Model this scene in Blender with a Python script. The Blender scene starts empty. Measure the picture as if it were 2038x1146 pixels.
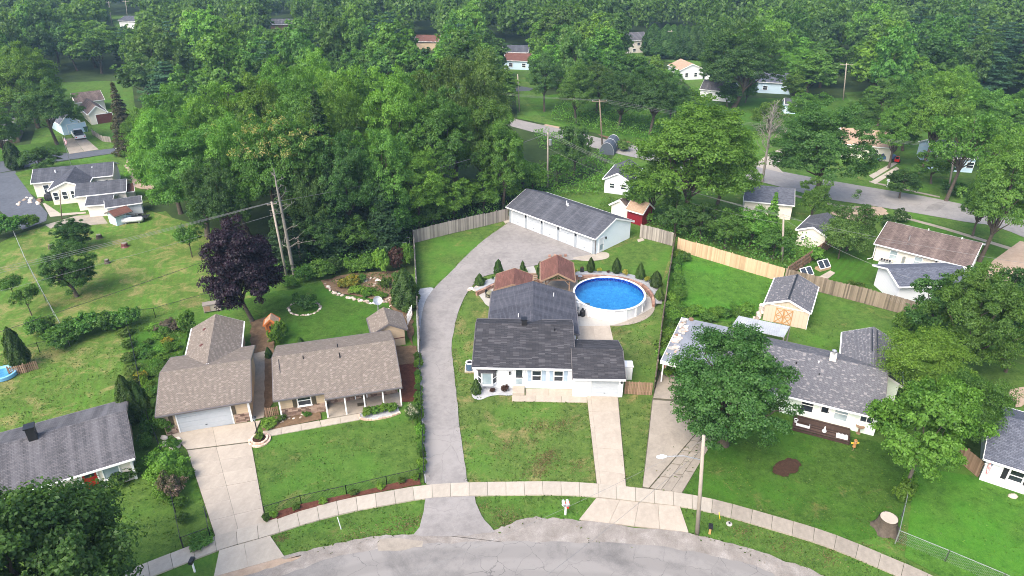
import bpy, math, random
import numpy as np
from mathutils import Vector, Matrix

# ------------------------------------------------------------------ camera, light
sc = bpy.context.scene
COL = sc.collection
random.seed(7)
RNG = np.random.default_rng(11)
R = math.radians
PI = math.pi

FPX, TILT, CAMH = 1359.0, R(28.0), 38.5            # focal length in photo pixels, tilt, height
SN, CS = math.sin(TILT), math.cos(TILT)
cam = bpy.data.cameras.new('camera')
cam.sensor_width = 36.0
cam.lens = 36.0 * FPX / 2038.0
cam.clip_start = 0.5
cam.clip_end = 4000
camo = bpy.data.objects.new('camera', cam)
COL.objects.link(camo)
camo.location = (0, 0, CAMH)
camo.rotation_euler = (R(90) - TILT, 0, 0)
sc.camera = camo

SUN_EL, SUN_AZ = 48.0, 216.0                       # azimuth clockwise from +Y: light comes from behind-left
w = bpy.data.worlds.new('World')
sc.world = w
w.use_nodes = True
nt = w.node_tree
bg = nt.nodes['Background']
sky = nt.nodes.new('ShaderNodeTexSky')
sky.sky_type = 'NISHITA'
sky.sun_disc = False
sky.sun_elevation = R(SUN_EL)
sky.sun_rotation = R(SUN_AZ)
sky.air_density = 1.0
sky.dust_density = 4.0
sky.ozone_density = 0.6
nt.links.new(sky.outputs[0], bg.inputs[0])
bg.inputs[1].default_value = 0.15
sl = bpy.data.lights.new('sun', 'SUN')
sl.energy = 1.3
sl.angle = R(40)
sl.color = (1.0, 0.97, 0.93)
so = bpy.data.objects.new('sun', sl)
COL.objects.link(so)
sdir = Vector((math.sin(R(SUN_AZ)) * math.cos(R(SUN_EL)), math.cos(R(SUN_AZ)) * math.cos(R(SUN_EL)), math.sin(R(SUN_EL))))
so.rotation_euler = sdir.to_track_quat('Z', 'Y').to_euler()
so.location = (-60, -40, 120)
sc.view_settings.view_transform = 'Standard'
sc.view_settings.look = 'None'
sc.view_settings.gamma = 1.0
sc.view_settings.use_curve_mapping = False
sc.view_settings.exposure = 1.5
sc.render.engine = 'CYCLES'
cy = sc.cycles
cy.max_bounces = 6
cy.diffuse_bounces = 4
cy.glossy_bounces = 2
cy.transmission_bounces = 4
cy.transparent_max_bounces = 8
cy.volume_bounces = 0
cy.use_denoising = True
cy.denoising_prefilter = 'NONE'
cy.filter_width = 1.0
cy.caustics_reflective = False
cy.caustics_refractive = False


# ------------------------------------------------------------------ photo pixel -> world
def P(x, y, z=0.0):
    u = (x - 1019.0) / FPX
    v = (y - 573.0) / FPX
    t = (CAMH - z) / (SN + v * CS)
    return Vector((u * t, (CS - v * SN) * t, z))


def proj(X, Y, Z):
    d = Y * CS + (CAMH - Z) * SN
    return 1019 + FPX * X / d, 573 + FPX * (-Y * SN + (CAMH - Z) * CS) / d, d


def height_to(p, row):
    lo, hi = 0.0, 60.0
    for _ in range(40):
        m = (lo + hi) / 2
        if proj(p.x, p.y, m)[1] > row:
            lo = m
        else:
            hi = m
    return lo


def spline(pts, n=6, closed=False):
    out = []
    m = len(pts)
    for i in range(m if closed else m - 1):
        if closed:
            a, b, c, d = (pts[(i + k - 1) % m] for k in range(4))
        else:
            a, b, c, d = pts[max(i - 1, 0)], pts[i], pts[i + 1], pts[min(i + 2, m - 1)]
        for j in range(n):
            t = j / n
            out.append(tuple(0.5 * ((2 * b[k]) + (-a[k] + c[k]) * t + (2 * a[k] - 5 * b[k] + 4 * c[k] - d[k]) * t * t
                                    + (-a[k] + 3 * b[k] - 3 * c[k] + d[k]) * t ** 3) for k in range(len(b))))
    if not closed:
        out.append(tuple(pts[-1]))
    return out


# ------------------------------------------------------------------ mesh building
class MB:
    def __init__(self):
        self.v, self.f, self.a = [], [], []

    def face(self, pts, a=None):
        i = len(self.v)
        self.v += [tuple(p) for p in pts]
        self.f.append(tuple(range(i, i + len(pts))))
        self.a.append(random.random() if a is None else a)

    def hexa(self, p, a=None):                      # 8 points: bottom ring then top ring
        i = len(self.v)
        self.v += [tuple(q) for q in p]
        a = random.random() if a is None else a
        for q in ((3, 2, 1, 0), (4, 5, 6, 7), (0, 1, 5, 4), (1, 2, 6, 5), (2, 3, 7, 6), (3, 0, 4, 7)):
            self.f.append(tuple(i + k for k in q))
            self.a.append(a)
        return self

    def box(self, x0, y0, z0, x1, y1, z1, a=None):
        return self.hexa([(x0, y0, z0), (x1, y0, z0), (x1, y1, z0), (x0, y1, z0),
                          (x0, y0, z1), (x1, y0, z1), (x1, y1, z1), (x0, y1, z1)], a)

    def wbox(self, face, u0, u1, z0, z1, n0, n1, a=None):   # a box on a wall face (ox, oy, dx, dy), n = outward
        ox, oy, dx, dy = face
        nx, ny = dy, -dx
        def q(u, n, z):
            return (ox + dx * u + nx * n, oy + dy * u + ny * n, z)
        return self.hexa([q(u0, n1, z0), q(u1, n1, z0), q(u1, n0, z0), q(u0, n0, z0),
                          q(u0, n1, z1), q(u1, n1, z1), q(u1, n0, z1), q(u0, n0, z1)], a)

    def beam(self, p0, p1, w, h=None, a=None):      # square bar between two points
        p0, p1 = Vector(p0), Vector(p1)
        h = w if h is None else h
        d = (p1 - p0).normalized()
        s = d.cross(Vector((0, 0, 1)))
        s = Vector((1, 0, 0)) if s.length < 1e-4 else s.normalized()
        t = s.cross(d).normalized()
        pts = []
        for c in (p0, p1):
            for q in ((-1, -1), (1, -1), (1, 1), (-1, 1)):
                pts.append(c + s * (q[0] * w / 2) + t * (q[1] * h / 2))
        return self.hexa(pts, a)

    def tube(self, pts, radii, n=8, cap=True, a=None):
        pts = [Vector(p) for p in pts]
        if not hasattr(radii, '__len__'):
            radii = [radii] * len(pts)
        base = len(self.v)
        a = random.random() if a is None else a
        ref = None
        for i, p in enumerate(pts):
            d = (pts[min(i + 1, len(pts) - 1)] - pts[max(i - 1, 0)]).normalized()
            if ref is None:
                ref = Vector((1, 0, 0)) if abs(d.x) < 0.8 else Vector((0, 1, 0))
            s = (ref - d * ref.dot(d)).normalized()
            t = d.cross(s)
            ref = s
            for k in range(n):
                an = 2 * PI * k / n
                q = p + (s * math.cos(an) + t * math.sin(an)) * radii[i]
                self.v.append(tuple(q))
        for i in range(len(pts) - 1):
            for k in range(n):
                b0, b1 = base + i * n + k, base + i * n + (k + 1) % n
                self.f.append((b0, b1, b1 + n, b0 + n))
                self.a.append(a)
        if cap:
            self.f.append(tuple(base + k for k in reversed(range(n))))
            self.f.append(tuple(base + (len(pts) - 1) * n + k for k in range(n)))
            self.a += [a, a]
        return self

    def lathe(self, cx, cy, prof, n=24, a=None, close=True):     # prof = [(r, z), ...]
        base = len(self.v)
        a = random.random() if a is None else a
        for r, z in prof:
            for k in range(n):
                an = 2 * PI * k / n
                self.v.append((cx + r * math.cos(an), cy + r * math.sin(an), z))
        for i in range(len(prof) - 1):
            for k in range(n):
                b0, b1 = base + i * n + k, base + i * n + (k + 1) % n
                self.f.append((b0, b1, b1 + n, b0 + n))
                self.a.append(a)
        if close:
            self.f.append(tuple(base + k for k in reversed(range(n))))
            self.f.append(tuple(base + (len(prof) - 1) * n + k for k in range(n)))
            self.a += [a, a]
        return self

    def prism(self, poly, z0, z1, a=None):          # poly: list of (x, y), extruded up
        n = len(poly)
        area = sum(poly[i][0] * poly[(i + 1) % n][1] - poly[(i + 1) % n][0] * poly[i][1] for i in range(n))
        if area < 0:
            poly = poly[::-1]
        i = len(self.v)
        a = random.random() if a is None else a
        self.v += [(p[0], p[1], z0) for p in poly] + [(p[0], p[1], z1) for p in poly]
        self.f.append(tuple(i + n + k for k in range(n)))
        self.f.append(tuple(i + k for k in reversed(range(n))))
        self.a += [a, a]
        for k in range(n):
            self.f.append((i + k, i + (k + 1) % n, i + n + (k + 1) % n, i + n + k))
            self.a.append(a)
        return self

    def mesh(self, name, mat=None, smooth=False):
        me = bpy.data.meshes.new(name)
        me.from_pydata(self.v, [], self.f)
        uv = me.uv_layers.new(name='uv')
        co = np.empty(len(self.v) * 3)
        me.vertices.foreach_get('co', co)
        co = co.reshape(-1, 3)
        nl = len(me.loops)
        li = np.empty(nl, dtype=np.int32)
        me.loops.foreach_get('vertex_index', li)
        out = np.empty((nl, 2))
        nr = np.empty(len(me.polygons) * 3)
        me.polygons.foreach_get('normal', nr)
        nr = nr.reshape(-1, 3)
        cnt = np.empty(len(me.polygons), dtype=np.int32)
        me.polygons.foreach_get('loop_total', cnt)
        fn = np.repeat(nr, cnt, axis=0)
        t = np.stack([-fn[:, 1], fn[:, 0], np.zeros(nl)], 1)
        ln = np.linalg.norm(t, axis=1)
        flat = ln < 1e-3
        t[flat] = (1, 0, 0)
        ln[flat] = 1
        t /= ln[:, None]
        b = np.cross(fn, t)
        p = co[li]
        out[:, 0] = (p * t).sum(1)
        out[:, 1] = (p * b).sum(1)
        uv.data.foreach_set('uv', out.ravel())
        at = me.attributes.new('v', 'FLOAT', 'FACE')
        at.data.foreach_set('value', np.array(self.a, dtype=np.float32))
        if mat:
            me.materials.append(mat)
        if smooth:
            me.polygons.foreach_set('use_smooth', np.ones(len(me.polygons), dtype=bool))
        me.update()
        return me

    def build(self, name, mat, parent=None, smooth=False):
        return link(name, self.mesh(name, mat, smooth), parent)


def link(name, me, parent=None, loc=None, rz=0.0):
    o = bpy.data.objects.new(name, me)
    COL.objects.link(o)
    if parent is not None:
        o.parent = parent
    if loc is not None:
        o.location = loc
    if rz:
        o.rotation_euler = (0, 0, rz)
    return o


def tag(o, label, cat, group=None):
    o['label'] = label
    o['category'] = cat
    if group:
        o['group'] = group
    return o


def thing(name, label, cat, loc=(0, 0, 0), rz=0.0, group=None):
    o = bpy.data.objects.new(name, None)
    o.empty_display_size = 0.3
    COL.objects.link(o)
    o.location = loc
    o.rotation_euler = (0, 0, rz)
    return tag(o, label, cat, group)


def struct(o):
    o['kind'] = 'structure'
    return o


def stuff(o):
    o['kind'] = 'stuff'
    return o


def copy_tree(o, parent=None):
    c = o.copy()
    COL.objects.link(c)
    c.parent = parent
    for ch in list(o.children):
        copy_tree(ch, c)
    return c


# ------------------------------------------------------------------ materials
def S(r, g, b):                                     # sRGB 0..255 -> linear
    return tuple(((c / 255) / 12.92 if c / 255 <= 0.04045 else ((c / 255 + 0.055) / 1.055) ** 2.4) for c in (r, g, b))


KA = 0.76                                           # surfaces of stone, tar and turf are darker than they photograph


def kd(c, k=KA):
    return tuple(x * k for x in c)


class N:
    """small node-tree helper"""
    def __init__(self, name, rough=0.8, spec=0.3, metal=0.0):
        self.m = bpy.data.materials.new(name)
        self.m.use_nodes = True
        self.t = self.m.node_tree
        self.p = self.t.nodes['Principled BSDF']
        self.p.inputs['Roughness'].default_value = rough
        self.p.inputs['Specular IOR Level'].default_value = spec
        self.p.inputs['Metallic'].default_value = metal
        self._tc = None

    def n(self, ty, **kw):
        o = self.t.nodes.new(ty)
        for k, v in kw.items():
            setattr(o, k, v)
        return o

    def l(self, a, b):
        self.t.links.new(a, b)

    def coord(self, kind='Object'):
        if self._tc is None:
            self._tc = self.n('ShaderNodeTexCoord')
        return self._tc.outputs[kind]

    def noise(self, scale, detail=4.0, rough=0.55, vec=None, dist=0.0):
        o = self.n('ShaderNodeTexNoise')
        o.inputs['Scale'].default_value = scale
        o.inputs['Detail'].default_value = detail
        o.inputs['Roughness'].default_value = rough
        o.inputs['Distortion'].default_value = dist
        self.l(vec if vec is not None else self.coord(), o.inputs['Vector'])
        return o.outputs['Fac']

    def ramp(self, fac, stops, interp='LINEAR'):
        o = self.n('ShaderNodeValToRGB')
        o.color_ramp.interpolation = interp
        e = o.color_ramp.elements
        while len(e) < len(stops):
            e.new(0.5)
        for k, (pos, c) in enumerate(stops):
            e[k].position = pos
            e[k].color = (*c, 1) if hasattr(c, '__len__') else (c, c, c, 1)
        self.l(fac, o.inputs[0])
        return o.outputs[0]

    def mix(self, fac, a, b, mode='MIX'):
        o = self.n('ShaderNodeMix', data_type='RGBA', blend_type=mode)
        for i, v in ((0, fac), (6, a), (7, b)):
            if isinstance(v, (int, float)):
                o.inputs[i].default_value = v if i == 0 else (v, v, v, 1)
            elif isinstance(v, tuple):
                o.inputs[i].default_value = (*v, 1)
            else:
                self.l(v, o.inputs[i])
        return o.outputs[2]

    def math(self, op, a, b=None, c=None):
        o = self.n('ShaderNodeMath', operation=op)
        for i, v in enumerate((a, b, c)):
            if v is None:
                continue
            if isinstance(v, (int, float)):
                o.inputs[i].default_value = v
            else:
                self.l(v, o.inputs[i])
        return o.outputs[0]

    def attr(self, name='v'):
        return self.n('ShaderNodeAttribute', attribute_name=name).outputs['Fac']

    def rand(self):
        return self.n('ShaderNodeObjectInfo').outputs['Random']

    def bump(self, h, strength=0.3, dist=0.02):
        o = self.n('ShaderNodeBump')
        o.inputs['Strength'].default_value = strength
        o.inputs['Distance'].default_value = dist
        self.l(h, o.inputs['Height'])
        self.l(o.outputs[0], self.p.inputs['Normal'])

    def col(self, c):
        if isinstance(c, tuple):
            self.p.inputs['Base Color'].default_value = (*c, 1)
        else:
            self.l(c, self.p.inputs['Base Color'])
        return self.m


def m_plain(name, c, rough=0.6, spec=0.4, metal=0.0, var=0.12, scale=3.0):
    g = N(name, rough, spec, metal)
    f = g.noise(scale, 5, 0.6)
    d = tuple(x * (1 - var) for x in c)
    u = tuple(min(0.95, x * (1 + var)) for x in c)
    return g.col(g.ramp(f, [(0.3, d), (0.7, u)]))


def m_lawn(name, dark, light, dry, dry_amt=0.5, stripes=None, weed=0.5):
    dark, light, dry = kd(dark, 0.74), kd(light, 0.74), kd(dry, 0.70)
    g = N(name, 0.95, 0.05)
    o = g.coord()
    big = g.noise(0.16, 4, 0.6)
    mid = g.noise(1.1, 6, 0.7)
    fine = g.noise(4.5, 6, 0.8, dist=0.5)
    tiny = g.noise(15.0, 4, 0.85)
    f = g.math('ADD', g.math('MULTIPLY', mid, 0.42), g.math('ADD', g.math('MULTIPLY', fine, 0.38), g.math('MULTIPLY', tiny, 0.30)))
    c = g.ramp(f, [(0.43, dark), (0.55, tuple((a + b) / 2 for a, b in zip(dark, light))), (0.68, light)])
    lush = tuple(min(1, a * k) for a, k in zip(light, (0.62, 1.0, 0.6)))
    c = g.mix(g.ramp(big, [(0.45, 0.0), (0.65, 0.55)]), c, lush)
    if stripes is not None:
        mp = g.n('ShaderNodeMapping')
        mp.inputs['Rotation'].default_value = (0, 0, stripes)
        g.l(o, mp.inputs[0])
        wv = g.n('ShaderNodeTexWave', wave_type='BANDS', bands_direction='X', wave_profile='SIN')
        wv.inputs['Scale'].default_value = 0.42
        wv.inputs['Distortion'].default_value = 1.6
        wv.inputs['Detail'].default_value = 2
        wv.inputs['Detail Scale'].default_value = 0.6
        g.l(mp.outputs[0], wv.inputs[0])
        c = g.mix(g.ramp(wv.outputs[1], [(0.3, 0.0), (0.75, 0.45)]), c, tuple(x * 0.6 for x in light))
    d = g.noise(0.34, 7, 0.72, dist=0.6)
    lo = 0.72 - 0.24 * dry_amt
    dm = g.ramp(d, [(lo, 0.0), (lo + 0.13, 0.85)])
    dm = g.math('MULTIPLY', dm, g.ramp(fine, [(0.3, 0.25), (0.6, 1.0)]))
    dd = g.ramp(fine, [(0.3, tuple(x * 0.75 for x in dry)), (0.7, dry)])
    c = g.mix(dm, c, dd)
    g.bump(g.math('ADD', fine, tiny), 0.9, 0.06)
    return g.col(c)


def m_asphalt(name, lo, hi, crack=0.4, patch=0.5, crackscale=0.5, rings=None):
    lo, hi = kd(lo), kd(hi)
    g = N(name, 0.92, 0.2)
    big = g.noise(0.22, 5, 0.65, dist=0.8)
    mid = g.noise(1.6, 6, 0.7)
    fine = g.noise(24, 3, 0.8)
    c = g.ramp(g.math('ADD', g.math('MULTIPLY', big, patch), g.math('ADD', g.math('MULTIPLY', mid, 0.7 - patch * 0.6), g.math('MULTIPLY', fine, 0.3))),
               [(0.36, lo), (0.66, hi)])
    if rings:                                           # wheel tracks worn round the turning circle
        mp = g.n('ShaderNodeMapping')
        mp.inputs['Location'].default_value = (-rings[0], -rings[1], 0)
        g.l(g.coord(), mp.inputs[0])
        wv = g.n('ShaderNodeTexWave', wave_type='RINGS', rings_direction='Z')
        wv.inputs['Scale'].default_value = 0.16
        wv.inputs['Distortion'].default_value = 5.0
        wv.inputs['Detail'].default_value = 3
        wv.inputs['Detail Scale'].default_value = 0.35
        g.l(mp.outputs[0], wv.inputs[0])
        c = g.mix(g.ramp(wv.outputs[1], [(0.35, 0.14), (0.75, 0.0)]), c, tuple(x * 0.62 for x in lo))
    if crack:
        vo = g.n('ShaderNodeTexVoronoi', feature='DISTANCE_TO_EDGE')
        vo.inputs['Scale'].default_value = crackscale
        wob = g.n('ShaderNodeVectorMath', operation='ADD')
        nn = g.n('ShaderNodeTexNoise')
        nn.inputs['Scale'].default_value = 0.8
        nn.inputs['Detail'].default_value = 5
        g.l(g.coord(), nn.inputs['Vector'])
        g.l(g.coord(), wob.inputs[0])
        g.l(nn.outputs['Color'], wob.inputs[1])
        g.l(wob.outputs[0], vo.inputs['Vector'])
        k = g.ramp(vo.outputs['Distance'], [(0.0, crack), (0.012, 0.0)])
        k = g.math('MULTIPLY', k, g.ramp(big, [(0.42, 0.0), (0.55, 1.0)]))
        c = g.mix(k, c, tuple(x * 0.45 for x in lo))
    g.bump(fine, 0.25, 0.01)
    return g.col(c)


def m_concrete(name, base, stain=0.35, rvar=0.16):
    base = kd(base, 0.80)
    g = N(name, 0.85, 0.25)
    b = g.noise(0.5, 6, 0.65, dist=0.7)
    m = g.noise(3.5, 6, 0.75)
    fi = g.noise(45, 2, 0.7)
    f = g.math('ADD', g.math('MULTIPLY', b, 0.5), g.math('ADD', g.math('MULTIPLY', m, 0.35), g.math('MULTIPLY', fi, 0.15)))
    c = g.ramp(f, [(0.33, tuple(x * (1 - stain) for x in base)), (0.58, base), (0.8, tuple(min(0.9, x * 1.1) for x in base))])
    rr = g.ramp(g.rand(), [(0, 1 - rvar), (1, 1.0)])
    c = g.mix(1.0, c, rr, 'MULTIPLY')
    g.bump(m, 0.12, 0.01)
    return g.col(c)


def m_shingle(name, c1, c2, c3=None, roww=0.30, rowh=0.15, stain=0.3, spotted=0.0, bump=0.5, streak=0.0):
    c1, c2, c3 = kd(c1), kd(c2), kd(c3) if c3 else None
    g = N(name, 0.93, 0.15)
    uv = g.coord('UV')
    br = g.n('ShaderNodeTexBrick', offset=0.5)
    br.inputs['Scale'].default_value = 1.0
    br.inputs['Brick Width'].default_value = roww
    br.inputs['Row Height'].default_value = rowh
    br.inputs['Mortar Size'].default_value = 0.012
    br.inputs['Mortar Smooth'].default_value = 0.3
    br.inputs['Bias'].default_value = 0.0
    br.inputs['Color1'].default_value = (*c1, 1)
    br.inputs['Color2'].default_value = (*c2, 1)
    br.inputs['Mortar'].default_value = (*tuple(x * 0.45 for x in c1), 1)
    g.l(uv, br.inputs['Vector'])
    c = br.outputs['Color']
    if c3 is not None:
        mp = g.n('ShaderNodeMapping')
        mp.inputs['Scale'].default_value = (1 / roww, 1 / rowh, 1)
        g.l(uv, mp.inputs[0])
        sn = g.n('ShaderNodeVectorMath', operation='FLOOR')
        g.l(mp.outputs[0], sn.inputs[0])
        wn = g.n('ShaderNodeTexWhiteNoise')
        g.l(sn.outputs[0], wn.inputs['Vector'])
        c = g.mix(g.ramp(wn.outputs['Value'], [(1 - spotted - 0.02, 0.0), (1 - spotted, 0.9)]), c, c3)
    st = g.noise(0.55, 6, 0.65, vec=uv, dist=0.5)
    c = g.mix(g.ramp(st, [(0.35, stain), (0.62, 0.0)]), c, tuple(x * 0.55 for x in c1))
    if streak:
        mp2 = g.n('ShaderNodeMapping')
        mp2.inputs['Scale'].default_value = (1.3, 0.08, 1)
        g.l(uv, mp2.inputs[0])
        s2 = g.noise(1.0, 5, 0.6, vec=mp2.outputs[0])
        c = g.mix(g.ramp(s2, [(0.45, 0.0), (0.7, streak)]), c, tuple(min(0.8, x * 1.9) for x in c2))
    gr = g.noise(60, 2, 0.8, vec=uv)
    c = g.mix(1.0, c, g.ramp(gr, [(0.3, 0.82), (0.7, 1.12)]), 'MULTIPLY')
    h = g.math('ADD', g.math('MULTIPLY', br.outputs['Fac'], -1.0), g.math('MULTIPLY', gr, 0.4))
    g.bump(h, bump, 0.02)
    return g.col(c)


def m_siding(name, base, pitch=0.14, vertical=False, dirt=0.12, rough=0.55):
    g = N(name, rough, 0.35)
    uv = g.coord('UV')
    sp = g.n('ShaderNodeSeparateXYZ')
    g.l(uv, sp.inputs[0])
    ax = sp.outputs[0 if vertical else 1]
    fr = g.math('FRACT', g.math('DIVIDE', ax, pitch))
    line = g.ramp(fr, [(0.0, 0.68), (0.12, 1.0), (1.0, 1.0)])
    n = g.noise(1.2, 5, 0.6)
    c = g.mix(g.ramp(n, [(0.45, 0.0), (0.75, dirt * 2)]), base, tuple(x * 0.75 for x in base))
    c = g.mix(1.0, c, line, 'MULTIPLY')
    g.bump(fr, 0.25, 0.015)
    return g.col(c)


def m_boards(name, lo, hi, rough=0.9, grain=0.4):    # colour varies board by board through the face attribute
    lo, hi = kd(lo, .85), kd(hi, .85)
    g = N(name, rough, 0.15)
    uv = g.coord('UV')
    mp = g.n('ShaderNodeMapping')
    mp.inputs['Scale'].default_value = (14, 1.2, 1)
    g.l(uv, mp.inputs[0])
    n = g.noise(1.0, 5, 0.7, vec=mp.outputs[0])
    b = g.noise(0.9, 4, 0.6)
    f = g.math('ADD', g.math('MULTIPLY', g.attr(), 0.55), g.math('ADD', g.math('MULTIPLY', n, grain), g.math('MULTIPLY', b, 0.3)))
    g.bump(n, 0.3, 0.005)
    return g.col(g.ramp(f, [(0.25, lo), (0.95, hi)]))


def m_attr(name, stops, rough=0.85, scale=4.0, amt=0.35, bump=0.3):
    g = N(name, rough, 0.2)
    n = g.noise(scale, 6, 0.7)
    f = g.math('ADD', g.math('MULTIPLY', g.attr(), 1 - amt), g.math('MULTIPLY', n, amt))
    g.bump(n, bump, 0.03)
    return g.col(g.ramp(f, stops))


def m_ground(name, stops, scale=2.0, rough=0.95, bump=0.6, fine=30.0, speck=None):
    stops = [(p_, kd(c_)) for p_, c_ in stops]
    g = N(name, rough, 0.1)
    n = g.noise(scale, 7, 0.7, dist=0.4)
    k = g.noise(fine, 3, 0.8)
    c = g.ramp(g.math('ADD', g.math('MULTIPLY', n, 0.62), g.math('MULTIPLY', k, 0.38)), stops)
    if speck:
        vo = g.n('ShaderNodeTexVoronoi')
        vo.inputs['Scale'].default_value = 9.0
        g.l(g.coord(), vo.inputs['Vector'])
        c = g.mix(g.ramp(vo.outputs['Distance'], [(0.18, 0.8), (0.34, 0.0)]), c, speck)
    g.bump(k, bump, 0.03)
    return g.col(c)


def m_leaf(name, dark, light, tip=None, trans=0.48, hue=0.012, tipmin=0.8):
    """foliage: diffuse + translucent, varied leaf by leaf and tree by tree"""
    m = bpy.data.materials.new(name)
    m.use_nodes = True
    g = N.__new__(N)
    g.m, g.t, g._tc = m, m.node_tree, None
    g.t.nodes.remove(g.t.nodes['Principled BSDF'])
    out = g.t.nodes['Material Output']
    v = g.attr()
    stops = [(0.0, dark), (tipmin if tip else 1.0, light)]
    if tip:
        stops.append((1.0, tip))
    c = g.ramp(v, stops)
    hs = g.n('ShaderNodeHueSaturation')
    g.l(g.ramp(g.rand(), [(0, 0.5 - hue), (1, 0.5 + hue)]), hs.inputs['Hue'])
    g.l(g.ramp(g.math('FRACT', g.math('MULTIPLY', g.rand(), 7.31)), [(0, 0.74), (1, 1.22)]), hs.inputs['Value'])
    g.l(c, hs.inputs['Color'])
    df = g.n('ShaderNodeBsdfDiffuse')
    tr = g.n('ShaderNodeBsdfTranslucent')
    gl = g.n('ShaderNodeBsdfGlossy')
    gl.inputs['Roughness'].default_value = 0.45
    gl.inputs['Color'].default_value = (0.6, 0.65, 0.6, 1)
    g.l(hs.outputs[0], df.inputs[0])
    g.l(g.mix(1.0, hs.outputs[0], (1.25, 1.2, 0.5), 'MULTIPLY'), tr.inputs[0])
    m1 = g.n('ShaderNodeMixShader')
    m1.inputs[0].default_value = trans
    g.l(df.outputs[0], m1.inputs[1])
    g.l(tr.outputs[0], m1.inputs[2])
    m2 = g.n('ShaderNodeMixShader')
    m2.inputs[0].default_value = 0.02
    g.l(m1.outputs[0], m2.inputs[1])
    g.l(gl.outputs[0], m2.inputs[2])
    g.l(m2.outputs[0], out.inputs['Surface'])
    return m


M = {}
M['lawn'] = m_lawn('lawn_grass', (0.036, 0.088, 0.016), (0.155, 0.250, 0.052), (0.33, 0.28, 0.11), 0.55)
M['lawn_dry'] = m_lawn('lawn_grass_dry', (0.044, 0.093, 0.019), (0.175, 0.248, 0.060), (0.40, 0.31, 0.14), 0.85)
M['lawn_lush'] = m_lawn('lawn_grass_lush', (0.034, 0.100, 0.014), (0.132, 0.288, 0.042), (0.26, 0.28, 0.08), 0.25)
M['lawn_stripe'] = m_lawn('lawn_grass_striped', (0.028, 0.075, 0.012), (0.10, 0.20, 0.03), (0.25, 0.22, 0.07), 0.15, stripes=R(40))
M['lawn_mown'] = m_lawn('lawn_grass_mown', (0.046, 0.105, 0.018), (0.175, 0.280, 0.054), (0.42, 0.35, 0.15), 0.95, stripes=R(-20))
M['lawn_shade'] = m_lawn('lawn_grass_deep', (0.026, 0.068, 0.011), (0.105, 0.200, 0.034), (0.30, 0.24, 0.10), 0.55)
M['wood_floor'] = m_ground('woodland_floor', [(0.3, (0.022, 0.036, 0.012)), (0.55, (0.05, 0.085, 0.024)), (0.75, (0.10, 0.105, 0.045))], 0.3)
M['asphalt_old'] = m_asphalt('asphalt_weathered', S(112, 108, 106), S(156, 151, 147), 0.3, 0.5, 0.35)
M['asphalt_street'] = m_asphalt('asphalt_street', S(88, 87, 87), S(146, 142, 138), 0.6, 0.75, 0.55, rings=(0.5, 2.0))
M['asphalt_dark'] = m_asphalt('asphalt_dark', S(72, 76, 84), S(100, 104, 112), 0.8, 0.4, 0.7)
M['road_far'] = m_asphalt('asphalt_far', S(120, 117, 116), S(154, 150, 146), 0.35, 0.5, 0.4)
M['concrete'] = m_concrete('concrete', S(190, 180, 165), 0.3)
M['concrete_warm'] = m_concrete('concrete_warm', S(188, 176, 160), 0.3, 0.08)
M['concrete_old'] = m_concrete('concrete_stained', S(170, 160, 146), 0.42, 0.16)
M['concrete_pale'] = m_concrete('concrete_pale', S(190, 186, 178), 0.24, 0.1)
M['gravel'] = m_ground('gravel_shoulder', [(0.34, S(120, 113, 106)), (0.48, S(144, 137, 130)), (0.57, S(158, 151, 144)), (0.70, S(192, 187, 181))], 0.8, fine=18)
M['sand'] = m_ground('sandy_dirt', [(0.3, S(150, 128, 108)), (0.6, S(186, 166, 146)), (0.8, S(205, 190, 172))], 1.2)
M['straw'] = m_ground('straw_grass', [(0.36, (0.10, 0.13, 0.035)), (0.5, (0.26, 0.20, 0.085)), (0.66, (0.42, 0.31, 0.15))], 1.6, fine=14)
M['white_stone'] = m_ground('white_gravel', [(0.25, S(140, 141, 144)), (0.55, S(186, 187, 189)), (0.8, S(214, 214, 214))], 3.0, fine=40)
M['mulch'] = m_ground('red_mulch', [(0.3, S(66, 40, 32)), (0.55, S(104, 66, 54)), (0.8, S(132, 94, 78))], 4.0, fine=22)
M['mulch_dark'] = m_ground('dark_mulch', [(0.3, S(46, 34, 27)), (0.55, S(76, 56, 45)), (0.8, S(108, 84, 68))], 4.0, fine=22)
M['dirt'] = m_ground('bare_earth', [(0.3, S(84, 68, 52)), (0.55, S(128, 106, 84)), (0.8, S(158, 136, 110))], 1.6)
M['shingle_main'] = m_shingle('shingle_charcoal', S(62, 62, 66), S(82, 81, 85), S(96, 94, 97), 0.6, 0.13, 0.3, 0.15)
M['shingle_wing'] = m_shingle('shingle_slate_grey', S(74, 76, 85), S(92, 93, 101), None, 0.9, 0.14, 0.3, streak=0.3)
M['shingle_5'] = m_shingle('shingle_dark_grey', S(80, 82, 90), S(100, 102, 109), None, 0.6, 0.14, 0.4, streak=0.3)
M['shingle_brown'] = m_shingle('shingle_taupe', S(136, 125, 115), S(148, 137, 126), S(156, 145, 134), 0.2, 0.11, 0.05, 0.12, 0.8)
M['shingle_mix'] = m_shingle('shingle_mixed_grey', S(112, 112, 117), S(130, 129, 133), S(156, 152, 151), 0.24, 0.12, 0.2, 0.10, 0.6)
M['shingle_blue'] = m_shingle('shingle_blue_grey', S(92, 96, 108), S(122, 126, 138), None, 0.32, 0.14, 0.2)
M['shingle_old'] = m_shingle('shingle_old_brown', S(102, 88, 84), S(132, 117, 110), None, 0.32, 0.14, 0.5, streak=0.3)
M['shingle_left'] = m_shingle('shingle_purple_grey', S(88, 87, 91), S(112, 110, 113), None, 0.3, 0.13, 0.3, streak=0.4)
M['shingle_red'] = m_shingle('shingle_red_brown', S(114, 80, 71), S(134, 94, 84), None, 0.9, 0.14, 0.2)
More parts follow.
